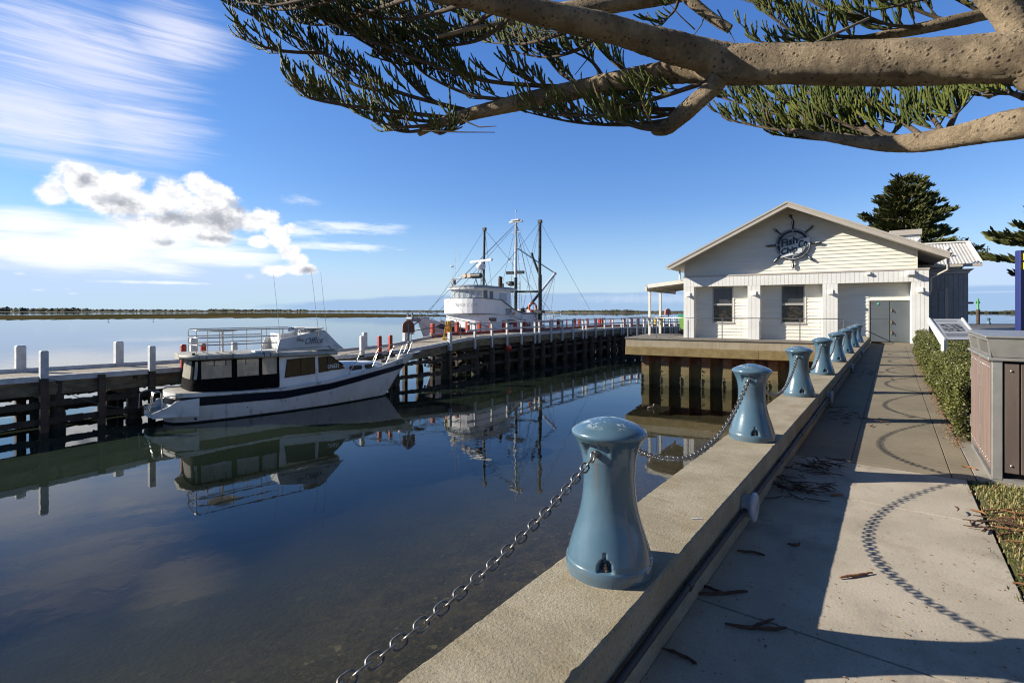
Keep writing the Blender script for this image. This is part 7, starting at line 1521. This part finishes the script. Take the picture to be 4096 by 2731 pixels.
# ---------------------------------------------------------------- pines behind the building
m, t, b = new_mat('far_needles'); rp = t.node('ShaderNodeNewGeometry').outputs['Random Per Island']; t.l.new(t.mix(rp, (.044, .056, .018), (.145, .145, .044)), b.inputs['Base Color']); b.inputs['Roughness'].default_value = .7; b.inputs['Specular IOR Level'].default_value = .2; FARN = m
LV = np.array([[0, -.13, 0], [.5, -.16, .12], [1, 0, .32], [.5, .16, .12], [0, .13, 0]]); LF2 = np.array([[0, 1, 2, 3, 4]])
LV = np.array([[0, -.10, 0], [.7, -.10, .16], [1, .03, .34], [0, .10, 0], [.5, .0, -.08], [.6, 0, .32]]); LF2 = np.array([[0, 1, 2, 3], [0, 4, 2, 5]])
def far_pine(name, label, base, H, crown0, Rmax, gap, nb, seed, trunks=((0, 0),), gapf=None, mat=FARN, leafk=1.0, shape=1.15):
    rng = np.random.default_rng(seed); th = thing(name, label, 'tree', base); L, Mx = [], []; br = MB(); tips = []
    for tx, ty in trunks: br_t = MB(); br_t.tube([V((tx, ty, 0)), V((tx*.8, ty*.8, H*.5)), V((tx*.6, ty*.6, H*.97))], [H*.022, H*.015, H*.004], 10); br_t.build('trunk', BARK, th)
    z = crown0
    while z < H:
        u = (z-crown0)/(H-crown0); R_ = Rmax*max(.05, (1-u)**.6*shape)*(.82 + .3*rng.random()) if u > .04 else Rmax*.8; R_ = min(R_, Rmax*1.1)
        for k in range(nb):
            a = 2*math.pi*(k + rng.random()*.7)/nb + z*1.7; r1 = R_*rng.uniform(.62, 1.12); rise = rng.uniform(.02, .22)*r1; n = max(3, int(r1/.16*leafk)); tx, ty = trunks[k % len(trunks)]; o = np.array([tx*.8, ty*.8, z + rng.uniform(-gap*.35, gap*.35)])
            br.tube([V(o), V(o + np.array([math.cos(a), math.sin(a), 0])*r1*.5 + np.array([0, 0, rise*.3])), V(o + np.array([math.cos(a), math.sin(a), 0])*r1*.96 + np.array([0, 0, rise]))], [.05*H/14, .035*H/14, .012*H/14], 5)
            for i in range(n):
                f = .22 + .78*(i+rng.random())/n; w = (.5*math.sin(math.pi*min(1, f*.92+.05))+.10)*R_*.42; m_ = 4
                for j in range(m_):
                    off_ = rng.uniform(-1, 1)*w; p = o + np.array([math.cos(a)*r1*f - math.sin(a)*off_, math.sin(a)*r1*f + math.cos(a)*off_, rise*f*f + rng.uniform(-.02, .16)*min(1, R_)])
                    aa = a + math.copysign(.6, off_)*abs(off_)/max(w, .01) + rng.uniform(-.4, .4); s_ = rng.uniform(.34, .68)*(.75+.25*R_/Rmax); tl = rng.uniform(.0, .5); ca, sa = math.cos(aa), math.sin(aa); ct, st = math.cos(tl), math.sin(tl); ro = rng.uniform(-.7, .7); cr, sr = math.cos(ro), math.sin(ro)
                    ex = np.array([ca*ct, sa*ct, st]); ey = np.array([-sa, ca, 0]); ez = np.cross(ex, ey); Mx.append(np.stack([ex, ey*cr+ez*sr, ez*cr-ey*sr], 1)*s_); L.append(p)
        z += gap*(1-.35*u)*rng.uniform(.85, 1.15)
    v, f = scatter(LV, LF2, np.array(Mx), np.array(L)); arrays_mesh('foliage', v, f, mat, th); br.build('limbs', BARK, th); return th
b1 = P(3620, 1280, 46); b1.z = -.05; top1 = P(3620, 688, 46).z
far_pine('norfolk_pine', 'broad dark Norfolk pine with layered branches rising behind the building roof', b1, top1 - .2, 4.2, 4.05, .62, 10, 21, ((-.25, 0), (.75, .3)), shape=1.25)
b2 = P(4330, 1280, 27); b2.z = -.05
far_pine('norfolk_pine', 'open Norfolk pine whose tiered branches reach in at the right edge', b2, 8.2, 3.2, 4.3, .95, 5, 33, leafk=1.5, shape=1.1)
m, t, b = new_mat('shrub_leaf'); rp = t.node('ShaderNodeNewGeometry').outputs['Random Per Island']; t.l.new(t.mix(rp, (.040, .055, .014), (.11, .12, .03)), b.inputs['Base Color']); b.inputs['Roughness'].default_value = .6
for px, D, top, rx, lab in ((3770, 52, 958, 3.2, 'rounded green tree crown peeping over the corrugated roof'),):
    p = P(px, 1280, D); p.z = -.05; H = P(px, top, D).z; th = thing('round_tree', lab, 'tree', p); mb = MB(); mb.tube([(0, 0, 0), (.2, 0, H*.5), (0, 0, H*.8)], [.22, .16, .08], 8); mb.build('trunk', BARK, th); n = 9000
    cs = np.array([[RNG.normal(0, rx*.5), RNG.normal(0, rx*.4), H - 1.3 + RNG.normal(0, .5)] for _ in range(26)]); cs[:, 2] = np.minimum(cs[:, 2], H-.75); which = RNG.integers(0, 26, n); d_ = RNG.normal(size=(n, 3)); d_ /= np.linalg.norm(d_, axis=1)[:, None]; loc = cs[which] + d_*np.array([1.1, 1.1, .7])*RNG.uniform(.6, 1, n)[:, None]
    v, f = scatter(LFV, LFF, rand_rot(n)*.22, loc); arrays_mesh('foliage', v, f, m, th)
# the pine's unseen upper crown, added to block sky light (boughs from 4.6 m up)
tv, tf = TM[2]; Mx, L = [], []; UPB = MB(); rng = np.random.default_rng(5)
for zi, z in enumerate(np.arange(4.9, 13.0, .62)):
    for k in range(9):
        a = 2*math.pi*(k + rng.random()*.6)/9 + zi*1.9; Rb = (6.6 - .36*(z-4.6))*rng.uniform(.8, 1.1); d_ = np.array([math.cos(a), math.sin(a), 0]); o = np.array([TR.x, TR.y, z]); ok = lambda p: not (p[1] > .3 and (p[2]-1.6) < .78*math.hypot(p[1], .25*p[0]) and abs(p[0]/p[1]) < 1.25)
        tip = o + d_*Rb + np.array([0, 0, .5])
        f1 = 1.0
        while f1 > .1 and not all(ok(o + (tip-o)*f1*j/6) for j in range(1, 7)): f1 -= .05
        if f1 < .25: continue
        UPB.tube([V(o), V(o + (tip-o)*f1*.5), V(o + (tip-o)*f1)], [.09, .06, .02], 6)
        for i in range(int(46*f1*Rb/6)):
            u = rng.uniform(.12, 1)*f1; off_ = rng.normal(0, .42)*(1-.4*u); p = o + (tip-o)*u + np.array([-d_[1], d_[0], 0])*off_ + np.array([0, 0, rng.uniform(-.05, .3)])
            if not ok(p + np.array([0, 0, -.15])): continue
            for j in range(4):
                e = d_*.6 + rng.normal(0, .5, 3) + np.array([0, 0, .5]); e /= np.linalg.norm(e); s_ = np.cross(e, [0, 0, 1.0]); s_ /= np.linalg.norm(s_) + 1e-6; w_ = np.cross(s_, e); Mx.append(np.stack([e*rng.uniform(.25, .5), s_*.035, w_*.035], 1)); L.append(p + rng.normal(0, .1, 3))
UPB.build('upper_branches', BARK, pine, world=True)
fl = np.array([[-.0, -1, 0], [1, -.3, .25], [1, .3, .25], [0, 1, 0]]); v, f = scatter(fl*np.array([1, 1.6, 1]), np.array([[0, 1, 2, 3]]), np.array(Mx), np.array(L)); arrays_mesh('upper_foliage', v - np.array(TR[:])[None], f, NEEDLE, pine)
